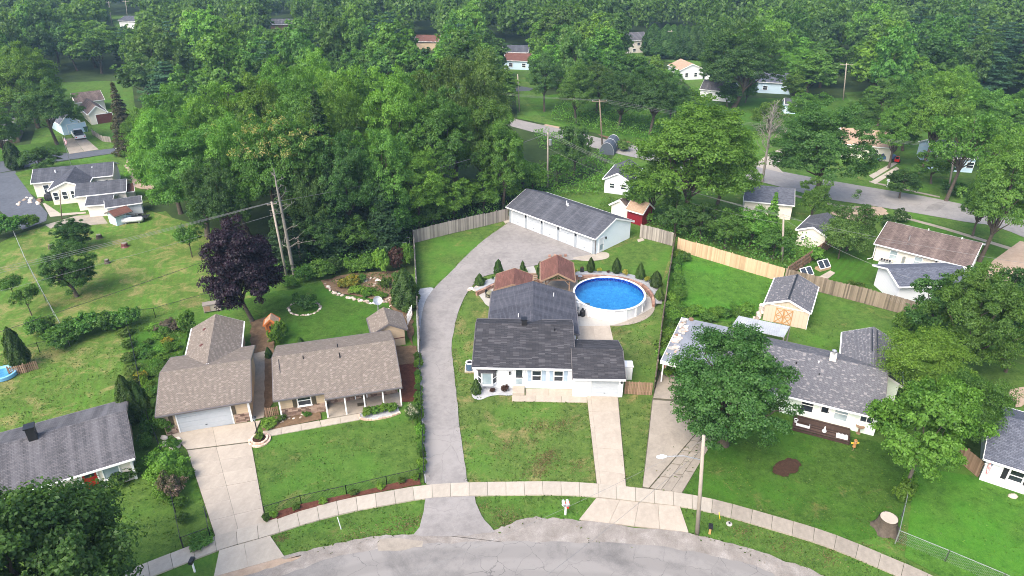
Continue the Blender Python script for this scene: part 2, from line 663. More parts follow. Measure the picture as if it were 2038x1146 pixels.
M['shingle_tan'] = m_shingle('shingle_tan', S(186, 156, 130), S(204, 176, 152), None, 0.3, 0.14, 0.15)
M['white'] = m_siding('white_vinyl_siding', (0.68, 0.69, 0.71), 0.15, False, 0.05)
M['white_panel'] = m_plain('white_paint', (0.64, 0.65, 0.66), 0.45, 0.4, 0, 0.03)
M['white_v'] = m_siding('white_steel_siding', (0.76, 0.81, 0.84), 0.24, True, 0.05)
M['cream'] = m_siding('cream_siding', S(214, 208, 196), 0.14, False, 0.1)
M['tan'] = m_siding('tan_panel_siding', S(186, 170, 150), 0.4, True, 0.08)
M['tan_h'] = m_siding('tan_siding', S(182, 162, 136), 0.2, False, 0.1)
M['beige'] = m_siding('beige_siding', S(214, 206, 194), 0.14, False, 0.1)
M['mint'] = m_siding('pale_green_siding', S(222, 232, 220), 0.16, False, 0.08)
M['grey_siding'] = m_siding('pale_grey_siding', S(206, 210, 218), 0.16, False, 0.1)
M['red_siding'] = m_siding('barn_red_siding', S(122, 24, 38), 0.3, True, 0.1)
M['sky_siding'] = m_siding('pale_blue_siding', S(190, 212, 226), 0.16, False, 0.08)
M['door_white'] = m_plain('off_white_door_paint', (0.40, 0.43, 0.46), 0.45, 0.4, 0, 0.04)
M['trim'] = m_plain('white_trim', (0.78, 0.78, 0.77), 0.4, 0.4, 0, 0.03)
M['gutter_dark'] = m_plain('grey_gutter', S(96, 92, 92), 0.4, 0.4)
M['red_door'] = m_plain('red_door_paint', S(150, 30, 24), 0.35, 0.5)
M['brown_door'] = m_plain('brown_door_paint', S(92, 50, 46), 0.5, 0.4)
M['dark_wood'] = m_boards('dark_stained_wood', S(48, 36, 32), S(92, 74, 66))
M['shutter'] = m_plain('blue_grey_shutter', S(150, 166, 182), 0.5)
M['shutter_dark'] = m_plain('black_shutter', S(34, 34, 40), 0.5)
M['shutter_brown'] = m_plain('brown_shutter', S(74, 66, 52), 0.6)
M['black'] = m_plain('black_plastic', (0.014, 0.014, 0.016), 0.45, 0.4)
M['metal_dark'] = m_plain('dark_metal', (0.03, 0.03, 0.035), 0.4, 0.5, 0.6)
M['steel'] = m_plain('galvanised_steel', (0.42, 0.43, 0.44), 0.45, 0.5, 0.7)
M['wire'] = m_plain('weathered_cable', (0.16, 0.16, 0.16), 0.6)
M['metal_roof'] = m_siding('corrugated_metal', S(158, 162, 166), 0.22, True, 0.4, 0.45)
M['membrane'] = m_ground('roof_membrane', [(0.3, S(112, 116, 124)), (0.6, S(150, 154, 162)), (0.8, S(176, 180, 188))], 0.8, 0.7, 0.15)
M['fence_grey'] = m_boards('fence_weathered_grey', S(104, 98, 92), S(172, 164, 154))
M['fence_tan'] = m_boards('fence_new_cedar', S(168, 142, 110), S(206, 181, 148))
M['fence_old'] = m_boards('fence_old_brown', S(88, 79, 68), S(152, 138, 120))
M['picket'] = m_boards('picket_brown', S(112, 88, 70), S(160, 134, 112))
M['playwood'] = m_boards('cedar_orange', S(150, 82, 40), S(206, 128, 74))
M['pallet'] = m_boards('deck_pine', S(196, 160, 120), S(232, 200, 160))
M['door_wood'] = m_boards('door_trim_pine', S(170, 124, 78), S(196, 152, 102))
M['pole'] = m_boards('utility_pole_wood', S(128, 118, 106), S(186, 176, 164))
M['pole_brown'] = m_boards('utility_pole_brown', S(104, 90, 76), S(150, 134, 116))
M['bark'] = m_ground('bark', [(0.3, (0.05, 0.04, 0.03)), (0.7, (0.17, 0.14, 0.11))], 5.0, fine=30)
M['bark_grey'] = m_ground('dead_wood', [(0.3, (0.16, 0.145, 0.12)), (0.7, (0.36, 0.34, 0.30))], 5.0, fine=30)
M['bark_pale'] = m_ground('pale_bark', [(0.3, (0.10, 0.085, 0.065)), (0.7, (0.24, 0.21, 0.17))], 5.0, fine=30)
M['stone'] = m_attr('field_stone', [(0.1, S(120, 108, 98)), (0.5, S(176, 162, 148)), (0.9, S(218, 208, 196))], 0.9, 5, 0.4)
M['stone_wall'] = m_attr('veneer_stone', [(0.1, S(84, 66, 58)), (0.5, S(134, 112, 98)), (0.9, S(176, 154, 138))], 0.9, 6, 0.35)
M['block'] = m_attr('retaining_block', [(0.1, S(112, 84, 72)), (0.5, S(146, 114, 100)), (0.9, S(172, 142, 126))], 0.9, 5, 0.4)
M['paver'] = m_attr('paver', [(0.1, S(170, 140, 122)), (0.9, S(222, 196, 178))], 0.9, 5, 0.4)
M['blue_plastic'] = m_plain('blue_plastic', S(120, 178, 216), 0.4)
M['red_paint'] = m_plain('red_paint', S(200, 36, 30), 0.4)
M['yellow'] = m_plain('yellow_plastic', S(224, 186, 60), 0.5)
M['canvas'] = m_plain('grey_canvas', S(70, 78, 88), 0.7)
M['car_white'] = m_plain('white_car_paint', (0.72, 0.72, 0.73), 0.25, 0.6, 0, 0.02)
M['car_blue'] = m_plain('blue_car_paint', S(96, 128, 168), 0.25, 0.6, 0.3, 0.02)
M['tyre'] = m_plain('tyre_rubber', (0.015, 0.015, 0.016), 0.8)
M['cushion'] = m_plain('olive_cushion', S(120, 118, 96), 0.9)

g = N('window_glass', 0.08, 0.6)
M['glass'] = g.col(g.ramp(g.noise(0.9, 3), [(0.35, (0.012, 0.016, 0.02)), (0.7, (0.045, 0.055, 0.07))]))
g = N('window_glass_pale', 0.12, 0.6)
M['glass_pale'] = g.col(g.ramp(g.noise(0.9, 3), [(0.35, (0.20, 0.26, 0.29)), (0.7, (0.36, 0.42, 0.44))]))


def m_flag():
    g = N('flag_cloth', 0.85, 0.1)
    uv = g.n('ShaderNodeUVMap', uv_map='flag').outputs[0]
    sp = g.n('ShaderNodeSeparateXYZ')
    g.l(uv, sp.inputs[0])
    st = g.math('GREATER_THAN', g.math('FRACT', g.math('MULTIPLY', sp.outputs[1], 6.5)), 0.5)
    c = g.mix(st, S(178, 34, 52), (0.75, 0.75, 0.75))
    can = g.math('MULTIPLY', g.math('LESS_THAN', sp.outputs[0], 0.4), g.math('GREATER_THAN', sp.outputs[1], 0.46))
    mp = g.n('ShaderNodeMapping')
    mp.inputs['Scale'].default_value = (28, 18, 1)
    g.l(uv, mp.inputs[0])
    vo = g.n('ShaderNodeTexVoronoi')
    vo.inputs['Scale'].default_value = 1.0
    vo.inputs['Randomness'].default_value = 0.0
    g.l(mp.outputs[0], vo.inputs['Vector'])
    star = g.ramp(vo.outputs['Distance'], [(0.2, 0.8), (0.3, 0.0)])
    c = g.mix(can, c, g.mix(star, S(40, 50, 100), (0.8, 0.8, 0.8)))
    return g.col(c)


M['flag'] = m_flag()


def m_water():
    g = N('pool_water', 0.05, 0.5)
    out = g.t.nodes['Material Output']
    tr = g.n('ShaderNodeBsdfTransparent')
    tr.inputs[0].default_value = (0.70, 0.93, 1.0, 1)
    gl = g.n('ShaderNodeBsdfGlossy')
    gl.inputs['Roughness'].default_value = 0.08
    fr = g.n('ShaderNodeFresnel')
    fr.inputs['IOR'].default_value = 1.33
    bp = g.n('ShaderNodeBump')
    bp.inputs['Strength'].default_value = 0.15
    bp.inputs['Distance'].default_value = 0.05
    g.l(g.noise(2.2, 4, 0.6), bp.inputs['Height'])
    g.l(bp.outputs[0], gl.inputs['Normal'])
    g.l(bp.outputs[0], fr.inputs['Normal'])
    mx = g.n('ShaderNodeMixShader')
    g.l(fr.outputs[0], mx.inputs[0])
    g.l(tr.outputs[0], mx.inputs[1])
    g.l(gl.outputs[0], mx.inputs[2])
    g.l(mx.outputs[0], out.inputs['Surface'])
    return g.m


M['water'] = m_water()


def m_liner():
    g = N('pool_liner', 0.6, 0.3)
    vo = g.n('ShaderNodeTexVoronoi')
    vo.inputs['Scale'].default_value = 7.0
    g.l(g.coord(), vo.inputs['Vector'])
    n = g.noise(2.2, 5, 0.7)
    c = g.ramp(g.math('ADD', g.math('MULTIPLY', vo.outputs['Distance'], 0.22), g.math('MULTIPLY', n, 0.8)),
               [(0.34, S(40, 118, 180)), (0.55, S(56, 142, 198)), (0.74, S(88, 166, 208))])
    return g.col(c)


M['liner'] = m_liner()
g = N('liner_border', 0.6, 0.3)
_v = g.n('ShaderNodeTexVoronoi')
_v.inputs['Scale'].default_value = 6.0
g.l(g.coord(), _v.inputs['Vector'])
M['liner_edge'] = g.col(g.ramp(_v.outputs['Distance'], [(0.2, S(10, 32, 120)), (0.5, S(24, 70, 170)), (0.8, S(60, 120, 200))]))

# foliage: (dark, light, tip)
LF = {}
LF['green'] = m_leaf('leaves_mid_green', (0.042, 0.118, 0.021), (0.145, 0.292, 0.050))
LF['bright'] = m_leaf('leaves_bright_green', (0.052, 0.140, 0.020), (0.192, 0.368, 0.054))
LF['lime'] = m_leaf('leaves_lime_green', (0.066, 0.160, 0.020), (0.225, 0.40, 0.058))
LF['dark'] = m_leaf('leaves_dark_green', (0.029, 0.082, 0.020), (0.098, 0.200, 0.044))
LF['blue'] = m_leaf('needles_blue_green', (0.028, 0.075, 0.042), (0.09, 0.19, 0.10))
LF['spruce'] = m_leaf('needles_dark', (0.018, 0.048, 0.018), (0.058, 0.118, 0.045))
LF['browny'] = m_leaf('needles_brownish', (0.045, 0.050, 0.030), (0.14, 0.135, 0.08))
LF['olive'] = m_leaf('leaves_olive', (0.046, 0.105, 0.022), (0.148, 0.258, 0.056))
LF['gold'] = m_leaf('leaves_gold_tipped', (0.036, 0.105, 0.018), (0.125, 0.27, 0.045), (0.42, 0.36, 0.14), tipmin=0.9)
LF['purple'] = m_leaf('leaves_purple', (0.011, 0.006, 0.013), (0.046, 0.025, 0.046), hue=0.01)
LF['arbor'] = m_leaf('arborvitae_scale', (0.026, 0.065, 0.013), (0.080, 0.150, 0.03), hue=0.015)
LF['arbor_light'] = m_leaf('arborvitae_light', (0.04, 0.09, 0.016), (0.12, 0.21, 0.04), hue=0.015)
LF['yellow'] = m_leaf('leaves_yellow', (0.20, 0.20, 0.03), (0.52, 0.50, 0.10))
LF['golden'] = m_leaf('flowers_golden', (0.10, 0.14, 0.02), (0.22, 0.26, 0.04), (0.75, 0.46, 0.02), tipmin=0.55)
LF['white_fl'] = m_leaf('flowers_white', (0.03, 0.075, 0.016), (0.09, 0.17, 0.035), (0.75, 0.72, 0.62), tipmin=0.72)
LF['pink_fl'] = m_leaf('flowers_pink', (0.05, 0.07, 0.03), (0.12, 0.14, 0.06), (0.52, 0.33, 0.34), tipmin=0.45)
LF['maroon'] = m_leaf('leaves_maroon', (0.035, 0.018, 0.016), (0.12, 0.06, 0.05), hue=0.01)
LF['grass'] = m_leaf('long_grass', (0.04, 0.085, 0.014), (0.13, 0.21, 0.04), (0.28, 0.25, 0.09), tipmin=0.9)
LF['straw'] = m_leaf('straw_blades', (0.12, 0.12, 0.04), (0.28, 0.225, 0.10))
LF['turf'] = m_leaf('turf_blades', (0.045, 0.100, 0.018), (0.125, 0.205, 0.042))
LF['turf_lush'] = m_leaf('turf_blades_lush', (0.040, 0.110, 0.015), (0.110, 0.245, 0.038))
LF['dry'] = m_leaf('dry_twigs', (0.09, 0.07, 0.05), (0.24, 0.20, 0.15))


# ------------------------------------------------------------------ ground, roads, paving
def resample(pts, step, jit):
    out = []
    n = len(pts)
    for i in range(n):
        a, b = Vector(pts[i]), Vector(pts[(i + 1) % n])
        k = max(1, int((b - a).length / step))
        for j in range(k):
            p = a.lerp(b, j / k)
            out.append((p.x + random.uniform(-jit, jit), p.y + random.uniform(-jit, jit)))
    return out


ZL = [0.004]


def sheet(name, px, mat, z=None, smooth=False, jit=0.0, parent=None, n=5, world=False):
    """a flat sheet of ground cover whose outline is given on the ground"""
    if z is None:
        z = ZL[0]
        ZL[0] += 0.004
    if smooth:
        px = spline(px, n, True)
    pts = px if world else [P(*q).xy[:] for q in px]
    if jit:
        pts = resample(pts, 0.6, jit)
    a = sum(pts[i][0] * pts[(i + 1) % len(pts)][1] - pts[(i + 1) % len(pts)][0] * pts[i][1] for i in range(len(pts)))
    if a < 0:
        pts = pts[::-1]
    b = MB()
    b.face([(p[0], p[1], z) for p in pts])
    o = b.build(name, mat, parent)
    if parent is None:
        struct(o)
    return o


b = MB()
b.face([(-900, -60, 0), (900, -60, 0), (900, 1500, 0), (-900, 1500, 0)])
struct(b.build('ground', M['wood_floor']))

# grass: the whole near neighbourhood, then the lots with their own turf on top
sheet('lawn', [(-700, 1400), (-300, 640), (130, 455), (330, 420), (470, 560), (640, 548), (824, 545), (824, 478), (1015, 435),
               (1040, 400), (1190, 350), (1230, 300), (1300, 296), (1480, 320), (1500, 252), (1560, 240), (2038, 235), (2700, 300), (2900, 1400)], M['lawn'])
sheet('lawn', [(826, 480), (1015, 437), (1272, 470), (1340, 490), (1300, 780), (1280, 972), (1180, 965), (1000, 960), (848, 965)], M['lawn_dry'])
sheet('lawn', [(826, 482), (1015, 438), (960, 478), (900, 545), (862, 575), (827, 577)], M['lawn'])
sheet('lawn', [(1130, 520), (1185, 507), (1270, 478), (1338, 490), (1318, 560), (1290, 556), (1143, 542)], M['lawn'])
sheet('lawn', [(-300, 640), (30, 468), (240, 400), (330, 430), (478, 470), (520, 590), (430, 610), (130, 655), (0, 720)], M['lawn_mown'])
sheet('lawn', [(-200, 760), (0, 690), (130, 690), (250, 655), (275, 770), (250, 850), (235, 810), (0, 870), (-200, 950)], M['lawn_mown'])
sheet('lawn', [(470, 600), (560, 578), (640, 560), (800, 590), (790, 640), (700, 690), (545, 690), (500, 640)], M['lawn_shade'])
sheet('lawn', [(500, 885), (830, 832), (838, 968), (700, 992), (528, 1042)], M['lawn'])
sheet('lawn', [(1347, 498), (1560, 562), (1530, 600), (1515, 640), (1450, 640), (1330, 640), (1322, 560)], M['lawn_lush'])
sheet('lawn', [(1560, 564), (1815, 632), (1790, 690), (1690, 670), (1670, 700), (1570, 665), (1640, 610)], M['lawn'])
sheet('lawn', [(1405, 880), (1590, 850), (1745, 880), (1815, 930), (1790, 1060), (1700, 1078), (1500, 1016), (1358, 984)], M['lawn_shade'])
sheet('lawn', [(1822, 930), (1950, 950), (2060, 985), (2300, 1060), (2200, 1300), (1870, 1146), (1800, 1110)], M['lawn_lush'])
sheet('lawn', [(1662, 480), (1740, 516), (1850, 575), (1790, 622), (1563, 556)], M['lawn_stripe'])
sheet('lawn', [(1760, 440), (1830, 435), (2040, 500), (1990, 515), (1900, 480)], M['lawn_stripe'])
sheet('lawn', [(100, 165), (262, 160), (280, 300), (230, 295), (140, 305), (60, 290)], M['lawn'])
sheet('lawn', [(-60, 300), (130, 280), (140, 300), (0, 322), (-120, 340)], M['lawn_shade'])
sheet('lawn', [(30, 345), (110, 325), (245, 303), (290, 350), (310, 400), (200, 420), (120, 425), (60, 385)], M['lawn'])
sheet('lawn', [(1025, 182), (1075, 180), (1110, 235), (1140, 258), (1030, 236)], M['lawn'])
sheet('lawn', [(1480, 262), (1570, 255), (1590, 285), (1500, 315)], M['lawn'])
sheet('lawn', [(1040, 195), (1180, 180), (1300, 178), (1480, 195), (1700, 195), (1700, 260), (1500, 250), (1490, 318), (1400, 308), (1260, 284), (1140, 255), (1080, 235)], M['lawn_shade'])
sheet('lawn', [(1345, 150), (1440, 160), (1440, 190), (1400, 195)], M['lawn'])
sheet('lawn', [(1680, 185), (1740, 180), (1760, 215), (1700, 220)], M['lawn'])
sheet('lawn', [(220, 30), (300, 35), (310, 60), (230, 58)], M['lawn'])
sheet('lawn', [(1000, 85), (1080, 95), (1080, 180), (1000, 165)], M['lawn'])
sheet('lawn', [(1230, 95), (1440, 110), (1440, 140), (1235, 110)], M['lawn'])

# the street in front, its gravel shoulder, and the aprons
STREET_Z = 0.10
sheet('gravel_shoulder', [(300, 1240), (430, 1160), (437, 1118), (520, 1112), (568, 1108), (640, 1090), (720, 1074), (780, 1066), (832, 1064), (850, 1058), (975, 1056),
                          (1010, 1046), (1050, 1031), (1100, 1033), (1152, 1037), (1262, 1050), (1370, 1062), (1430, 1078), (1500, 1096), (1580, 1124), (1650, 1152), (1760, 1230), (1700, 1700), (300, 1700)],
      M['gravel'], 0.09, True, 0.10)
sheet('street', [(470, 1200), (570, 1146), (660, 1112), (750, 1094), (850, 1084), (980, 1080), (1100, 1080), (1250, 1084), (1380, 1100), (1470, 1120), (1550, 1152), (1620, 1230), (1500, 1650), (560, 1650)],
      M['asphalt_street'], STREET_Z, True, 0.12)
sheet('broken_concrete', [(750, 1086), (756, 1076), (800, 1072), (842, 1080), (842, 1090), (790, 1098), (752, 1100)], M['concrete_old'], 0.105, False, 0.08)
sheet('dirt_patch', [(430, 1146), (452, 1108), (500, 1108), (560, 1114), (600, 1108), (560, 1126), (480, 1150), (440, 1170)], M['sand'], 0.096, True, 0.08)

# asphalt drive of the white house
DRIVE = [(848, 966), (843, 850), (839, 750), (837, 690), (838, 645), (846, 603), (864, 575), (898, 541), (932, 506), (966, 476), (1000, 452), (1014, 441)]
DRIVE_R = [(1183, 508), (1150, 517), (1112, 521), (1075, 527), (1040, 535), (1000, 543), (968, 549), (946, 563), (926, 590), (913, 620), (905, 650), (899, 690), (903, 735), (909, 790), (916, 860), (931, 965)]
sheet('driveway', spline(DRIVE, 5) + spline(DRIVE_R, 5), M['asphalt_old'], 0.075, False, 0.03)
sheet('driveway', [(846, 993), (944, 988), (952, 1015), (966, 1038), (985, 1060), (930, 1068), (840, 1070), (822, 1066), (836, 1050), (844, 1020)], M['asphalt_old'], 0.108, False, 0.04)
sheet('gravel_strip', spline([(827, 577), (863, 574), (846, 602), (838, 642), (837, 690), (839, 752), (843, 850), (848, 962)], 4) + [(845, 962), (839, 850), (834, 752), (831, 690), (829, 640)], M['white_stone'], 0.07)


def structure(name):
    o = bpy.data.objects.new(name, None)
    COL.objects.link(o)
    o['kind'] = 'structure'
    return o


def slab_grid(parent, quad, us, vs, mat, z0=0.0, z1=0.10, gap=0.011, name='slab'):
    """concrete slabs: quad = near-left, near-right, far-right, far-left (photo pixels on the ground)"""
    A, B_, C, D = (P(*q) for q in quad)
    def at(u, v):
        return A.lerp(B_, u).lerp(D.lerp(C, u), v)
    for i in range(len(us) - 1):
        for j in range(len(vs) - 1):
            p = [at(us[i], vs[j]), at(us[i + 1], vs[j]), at(us[i + 1], vs[j + 1]), at(us[i], vs[j + 1])]
            c = sum(p, Vector()) / 4
            q = [(x + (c - x).normalized() * gap - c) for x in p]
            b = MB()
            dz = random.uniform(-0.008, 0.008)
            b.hexa([(x.x, x.y, z0) for x in q] + [(x.x, x.y, z1 + dz) for x in q])
            link(name, b.mesh(name, mat), parent, (c.x, c.y, 0))


def lin(n):
    return [k / n for k in range(n + 1)]


# sidewalk: one slab after another along the curve
walk = structure('sidewalk')
CL = [(-60, 1290), (120, 1205), (240, 1158), (336, 1120), (437, 1081), (532, 1054), (610, 1029), (700, 1006), (770, 993), (848, 980), (935, 975), (1000, 974), (1100, 973), (1184, 977), (1270, 986),
      (1354, 996), (1425, 1010), (1525, 1038), (1640, 1073), (1740, 1113), (1830, 1152), (1960, 1215), (2100, 1290)]
cl = [P(*q) for q in spline(CL, 10)]
acc, run = [cl[0]], 0.0
for a, b_ in zip(cl, cl[1:]):
    L = (b_ - a).length
    while run + L >= 1.42:
        t = (1.42 - run) / L
        a = a.lerp(b_, t)
        acc.append(a)
        L = (b_ - a).length
        run = 0.0
    run += L
for i in range(len(acc) - 1):
    a, b_ = acc[i], acc[i + 1]
    da = (acc[i + 1] - acc[max(i - 1, 0)]).normalized()
    db = (acc[min(i + 2, len(acc) - 1)] - acc[i]).normalized()
    na, nb = Vector((-da.y, da.x, 0)), Vector((-db.y, db.x, 0))
    d = (b_ - a).normalized() * 0.012
    wv = 0.70
    ring = [a - na * wv + d, b_ - nb * wv - d, b_ + nb * wv - d, a + na * wv + d]
    c = sum(ring, Vector()) / 4
    z = 0.12 + random.uniform(-0.01, 0.01)
    mb = MB()
    mb.hexa([(q.x - c.x, q.y - c.y, 0) for q in ring] + [(q.x - c.x, q.y - c.y, z + random.uniform(-0.004, 0.004)) for q in ring])
    pxm = proj(c.x, c.y, 0)[0]
    mt = M['concrete'] if 845 < pxm < 1190 else M['concrete_old'] if pxm > 1400 else M['concrete']
    link('slab', mb.mesh('slab', mt), walk, (c.x, c.y, 0))

JT = m_ground('weedy_joint', [(0.35, (0.06, 0.06, 0.04)), (0.6, (0.14, 0.13, 0.09)), (0.8, (0.16, 0.14, 0.1))], 1.5)
drv = structure('driveway')
sheet('joint', [(338, 864), (520, 838), (500, 882), (530, 1044), (430, 1074), (372, 896)], JT, 0.06, parent=drv)
slab_grid(drv, [(372, 896), (500, 880), (519, 838), (340, 863)], [0, 0.46, 1], [0, 1], M['concrete_warm'])
slab_grid(drv, [(430, 1072), (529, 1043), (500, 882), (373, 898)], [0, 0.45, 1], [0, 0.17, 0.34, 0.5, 0.66, 0.82, 1.0], M['concrete_warm'])
apr = structure('driveway_apron')
slab_grid(apr, [(426, 1150), (567, 1110), (538, 1068), (437, 1097)], [0, 0.48, 1], [0, 1], M['concrete'], 0.0, 0.115)
drv = structure('driveway')
sheet('joint', [(1168, 789), (1230, 787), (1247, 974), (1187, 965)], JT, 0.06, parent=drv)
slab_grid(drv, [(1188, 964), (1246, 973), (1229, 787), (1168, 790)], [0, 0.13, 1], [0, 0.13, 0.37, 0.6, 0.8, 1.0], M['concrete_warm'])
apr = structure('driveway_apron')
slab_grid(apr, [(1152, 1036), (1370, 1061), (1353, 1010), (1187, 992)], [0, 0.28, 0.51, 0.74, 1], [0, 1], M['concrete_warm'], 0.0, 0.115, 0.015)
drv = structure('driveway')
sheet('joint', [(1312, 732), (1420, 780), (1425, 866), (1357, 984), (1278, 972), (1297, 800)], JT, 0.06, parent=drv)
for poly_ in ([(1316, 738), (1400, 770), (1400, 800), (1300, 793), (1307, 765)], [(1299, 797), (1400, 806), (1386, 862), (1291, 972), (1279, 970), (1290, 880)]):
    w_ = [P(*q) for q in poly_]
    c = sum(w_, Vector()) / len(w_)
    link('slab', MB().prism([(q.x - c.x, q.y - c.y) for q in w_], 0, 0.10).mesh('slab', M['concrete_old']), drv, (c.x, c.y, 0))
L_ = [((1293, 973), (1388, 862)), ((1315, 977), (1402, 864)), ((1335, 980), (1413, 866)), ((1356, 983), (1426, 868))]
for k in range(3):
    (a, b_), (c, d) = L_[k], L_[k + 1]
    off = 0.07 * k
    slab_grid(drv, [a, c, d, b_], [0, 1], [0, 0.2 + off, 0.42 + off, 0.66, 0.85, 1], M['concrete_old'], 0, 0.095, 0.045)

# paving round the white house
pat = structure('patio')
slab_grid(pat, [(1150, 703), (1226, 702), (1214, 649), (1146, 650)], [0, 0.5, 1], [0, 0.5, 1], M['concrete_warm'], 0, 0.08, 0.01)
por = structure('porch_paving')
slab_grid(por, [(1019, 799), (1168, 802), (1168, 789), (1019, 788)], [0, 0.32, 0.66, 1], [0, 1], M['concrete_warm'], 0, 0.08, 0.012)
slab_grid(por, [(1046, 788), (1139, 790), (1139, 775), (1046, 774)], [0, 0.5, 1], [0, 1], M['concrete_warm'], 0, 0.05, 0.012)
slab_grid(por, [(1020, 787), (1044, 788), (1044, 773), (1020, 772)], [0, 1], [0, 1], M['concrete_warm'], 0, 0.30, 0.012, 'step')
sheet('gravel_bed', [(944, 771), (1020, 772), (1019, 787), (990, 787), (972, 790), (957, 796), (944, 794), (939, 785)], M['white_stone'], 0.05, True, n=3)
sheet('garage_pad', spline([(1140, 514), (1180, 507), (1196, 502), (1211, 505), (1210, 514), (1190, 519), (1160, 520)], 4, True), M['concrete'], 0.085)
sheet('garage_pad', [(999, 438), (1012, 428), (1018, 440), (1006, 446)], M['concrete'], 0.085)
sheet('garage_pad', [(1268, 478), (1278, 474), (1283, 479), (1270, 483)], M['concrete'], 0.085)
sheet('patio', [(949, 583), (985, 566), (1000, 572), (985, 590), (975, 612), (966, 606), (960, 597)], M['concrete_pale'], 0.06)
sheet('patio', [(980, 568), (1078, 560), (1150, 552), (1150, 640), (970, 640)], M['concrete_old'], 0.055)
sheet('path', [(1046, 531), (1062, 529), (1069, 546), (1053, 546)], M['concrete_pale'], 0.055)
POOL = Vector((11.12, 68.65, 0))
ring_ = [(POOL.x + 5.25 * math.cos(a), POOL.y + 5.1 * math.sin(a)) for a in (2 * PI * k / 40 for k in range(40))]
sheet('pool_deck', ring_, M['concrete_old'], 0.06, world=True)
sheet('pool_deck', spline([(1140, 622), (1143, 655), (1180, 652), (1218, 648), (1255, 636), (1290, 618), (1318, 598), (1317, 585), (1306, 590)], 4) + [(1213, 600)], M['concrete_pale'], 0.065)

# brown house: front walk, side yard
wk = structure('front_walk')
slab_grid(wk, [(520, 872), (640, 850), (636, 838), (524, 858)], lin(3), [0, 1], M['concrete'], 0, 0.08, 0.012)
slab_grid(wk, [(640, 850), (716, 836), (716, 824), (637, 838)], lin(2), [0, 1], M['concrete'], 0, 0.08, 0.012)
sheet('side_yard', [(500, 640), (540, 630), (545, 690), (545, 800), (530, 830), (500, 835), (498, 700)], M['dirt'], None, False, 0.1)
sheet('side_yard', [(500, 706), (528, 700), (526, 832), (502, 838)], M['concrete_old'], None, False, 0.05)
sheet('side_yard', [(780, 690), (830, 690), (838, 800), (800, 800)], M['dirt'], None, False, 0.1)
sheet('mulch_bed', [(793, 728), (828, 724), (832, 800), (800, 802)], M['mulch'], None)
sheet('mulch_bed', [(527, 1027), (620, 1000), (720, 980), (790, 962), (834, 950), (838, 966), (760, 980), (690, 994), (600, 1019), (529, 1043)], M['mulch'], None, False, 0.04)
sheet('mulch_bed', [(545, 832), (636, 812), (640, 836), (524, 860), (520, 850)], M['dirt'], None)
sheet('mulch_bed', [(1537, 940), (1547, 922), (1572, 914), (1592, 922), (1588, 936), (1562, 950)], M['mulch_dark'], None, True, 0.12)
sheet('garden_soil', [(262, 650), (330, 640), (375, 660), (365, 715), (330, 740), (300, 830), (285, 820)], M['lawn_shade'], None, False, 0.15)
sheet('garden_soil', [(640, 560), (700, 545), (800, 540), (822, 560), (822, 690), (800, 640), (770, 600), (690, 588), (650, 575)], M['dirt'], None, False, 0.15)

# far-left drive and road, street on the right, lanes in the distance
sheet('driveway', [(0, 345), (30, 340), (60, 385), (95, 425), (92, 440), (45, 458), (0, 420), (-60, 380)], M['asphalt_dark'], 0.05)
sheet('road', [(-300, 352), (0, 322), (225, 293), (235, 304), (110, 322), (0, 344), (-300, 400)], M['asphalt_dark'], 0.045)
sheet('patio', [(85, 405), (160, 402), (172, 425), (100, 432)], M['concrete'], 0.05)
sheet('path', [(90, 448), (150, 430), (200, 425), (215, 445), (160, 450), (100, 455)], M['concrete_old'], 0.046)
drv = structure('driveway')
sheet('joint', [(125, 277), (168, 273), (197, 299), (138, 307)], JT, 0.03, parent=drv)
slab_grid(drv, [(138, 307), (197, 298), (168, 273), (125, 277)], [0, 0.5, 1], [0, 0.4, 1], M['concrete_old'], 0, 0.08, 0.06)
sheet('drive', [(205, 250), (222, 246), (270, 290), (230, 296)], M['concrete_pale'], 0.04, False, 0.3)
RD = spline([(985, 222), (1030, 238), (1140, 262), (1260, 290), (1400, 315), (1500, 331), (1620, 354), (1730, 373), (1880, 399), (2038, 438), (2300, 510)], 4)
RD2 = spline([(2250, 570), (2012, 462), (1915, 441), (1737, 410), (1645, 396), (1560, 374), (1490, 357), (1360, 332), (1250, 311), (1130, 281), (1030, 255), (985, 242)], 4)
sheet('street', RD + RD2, M['road_far'], 0.06)
sheet('street_patch', [(1848, 410), (1868, 402), (1886, 406), (1866, 420), (1840, 420)], M['asphalt_street'], 0.066)
sheet('sidewalk', spline([(1490, 362), (1560, 382), (1640, 402), (1720, 416)], 4) + spline([(1720, 420), (1640, 406), (1560, 386), (1490, 366)], 4), M['concrete_old'], 0.06)
sheet('sidewalk', spline([(1800, 432), (1880, 453), (1990, 486), (2100, 520)], 4) + spline([(2100, 527), (1990, 492), (1880, 458), (1800, 436)], 4), M['concrete_old'], 0.06)
sheet('sidewalk', spline([(1730, 360), (1790, 374), (1870, 391)], 4) + spline([(1870, 394), (1790, 377), (1730, 363)], 4), M['concrete_old'], 0.06)
sheet('driveway', [(1497, 330), (1525, 310), (1570, 284), (1582, 290), (1545, 330), (1560, 345)], M['concrete'], 0.064)
sheet('driveway', [(1729, 350), (1780, 322), (1786, 326), (1738, 356)], M['concrete'], 0.064)
sheet('driveway', [(1732, 362), (1784, 332), (1790, 337), (1742, 367)], M['concrete'], 0.064)
sheet('driveway', [(1950, 560), (1975, 520), (2030, 480), (2120, 500), (2060, 560)], M['sand'], 0.064)
sheet('driveway', [(1650, 425), (1690, 410), (1755, 412), (1770, 425), (1700, 440)], M['sand'], 0.050, False, 0.25)
sheet('lane', [(1020, 178), (1060, 165), (1070, 172), (1040, 188), (1020, 192)], M['asphalt_dark'], 0.06)
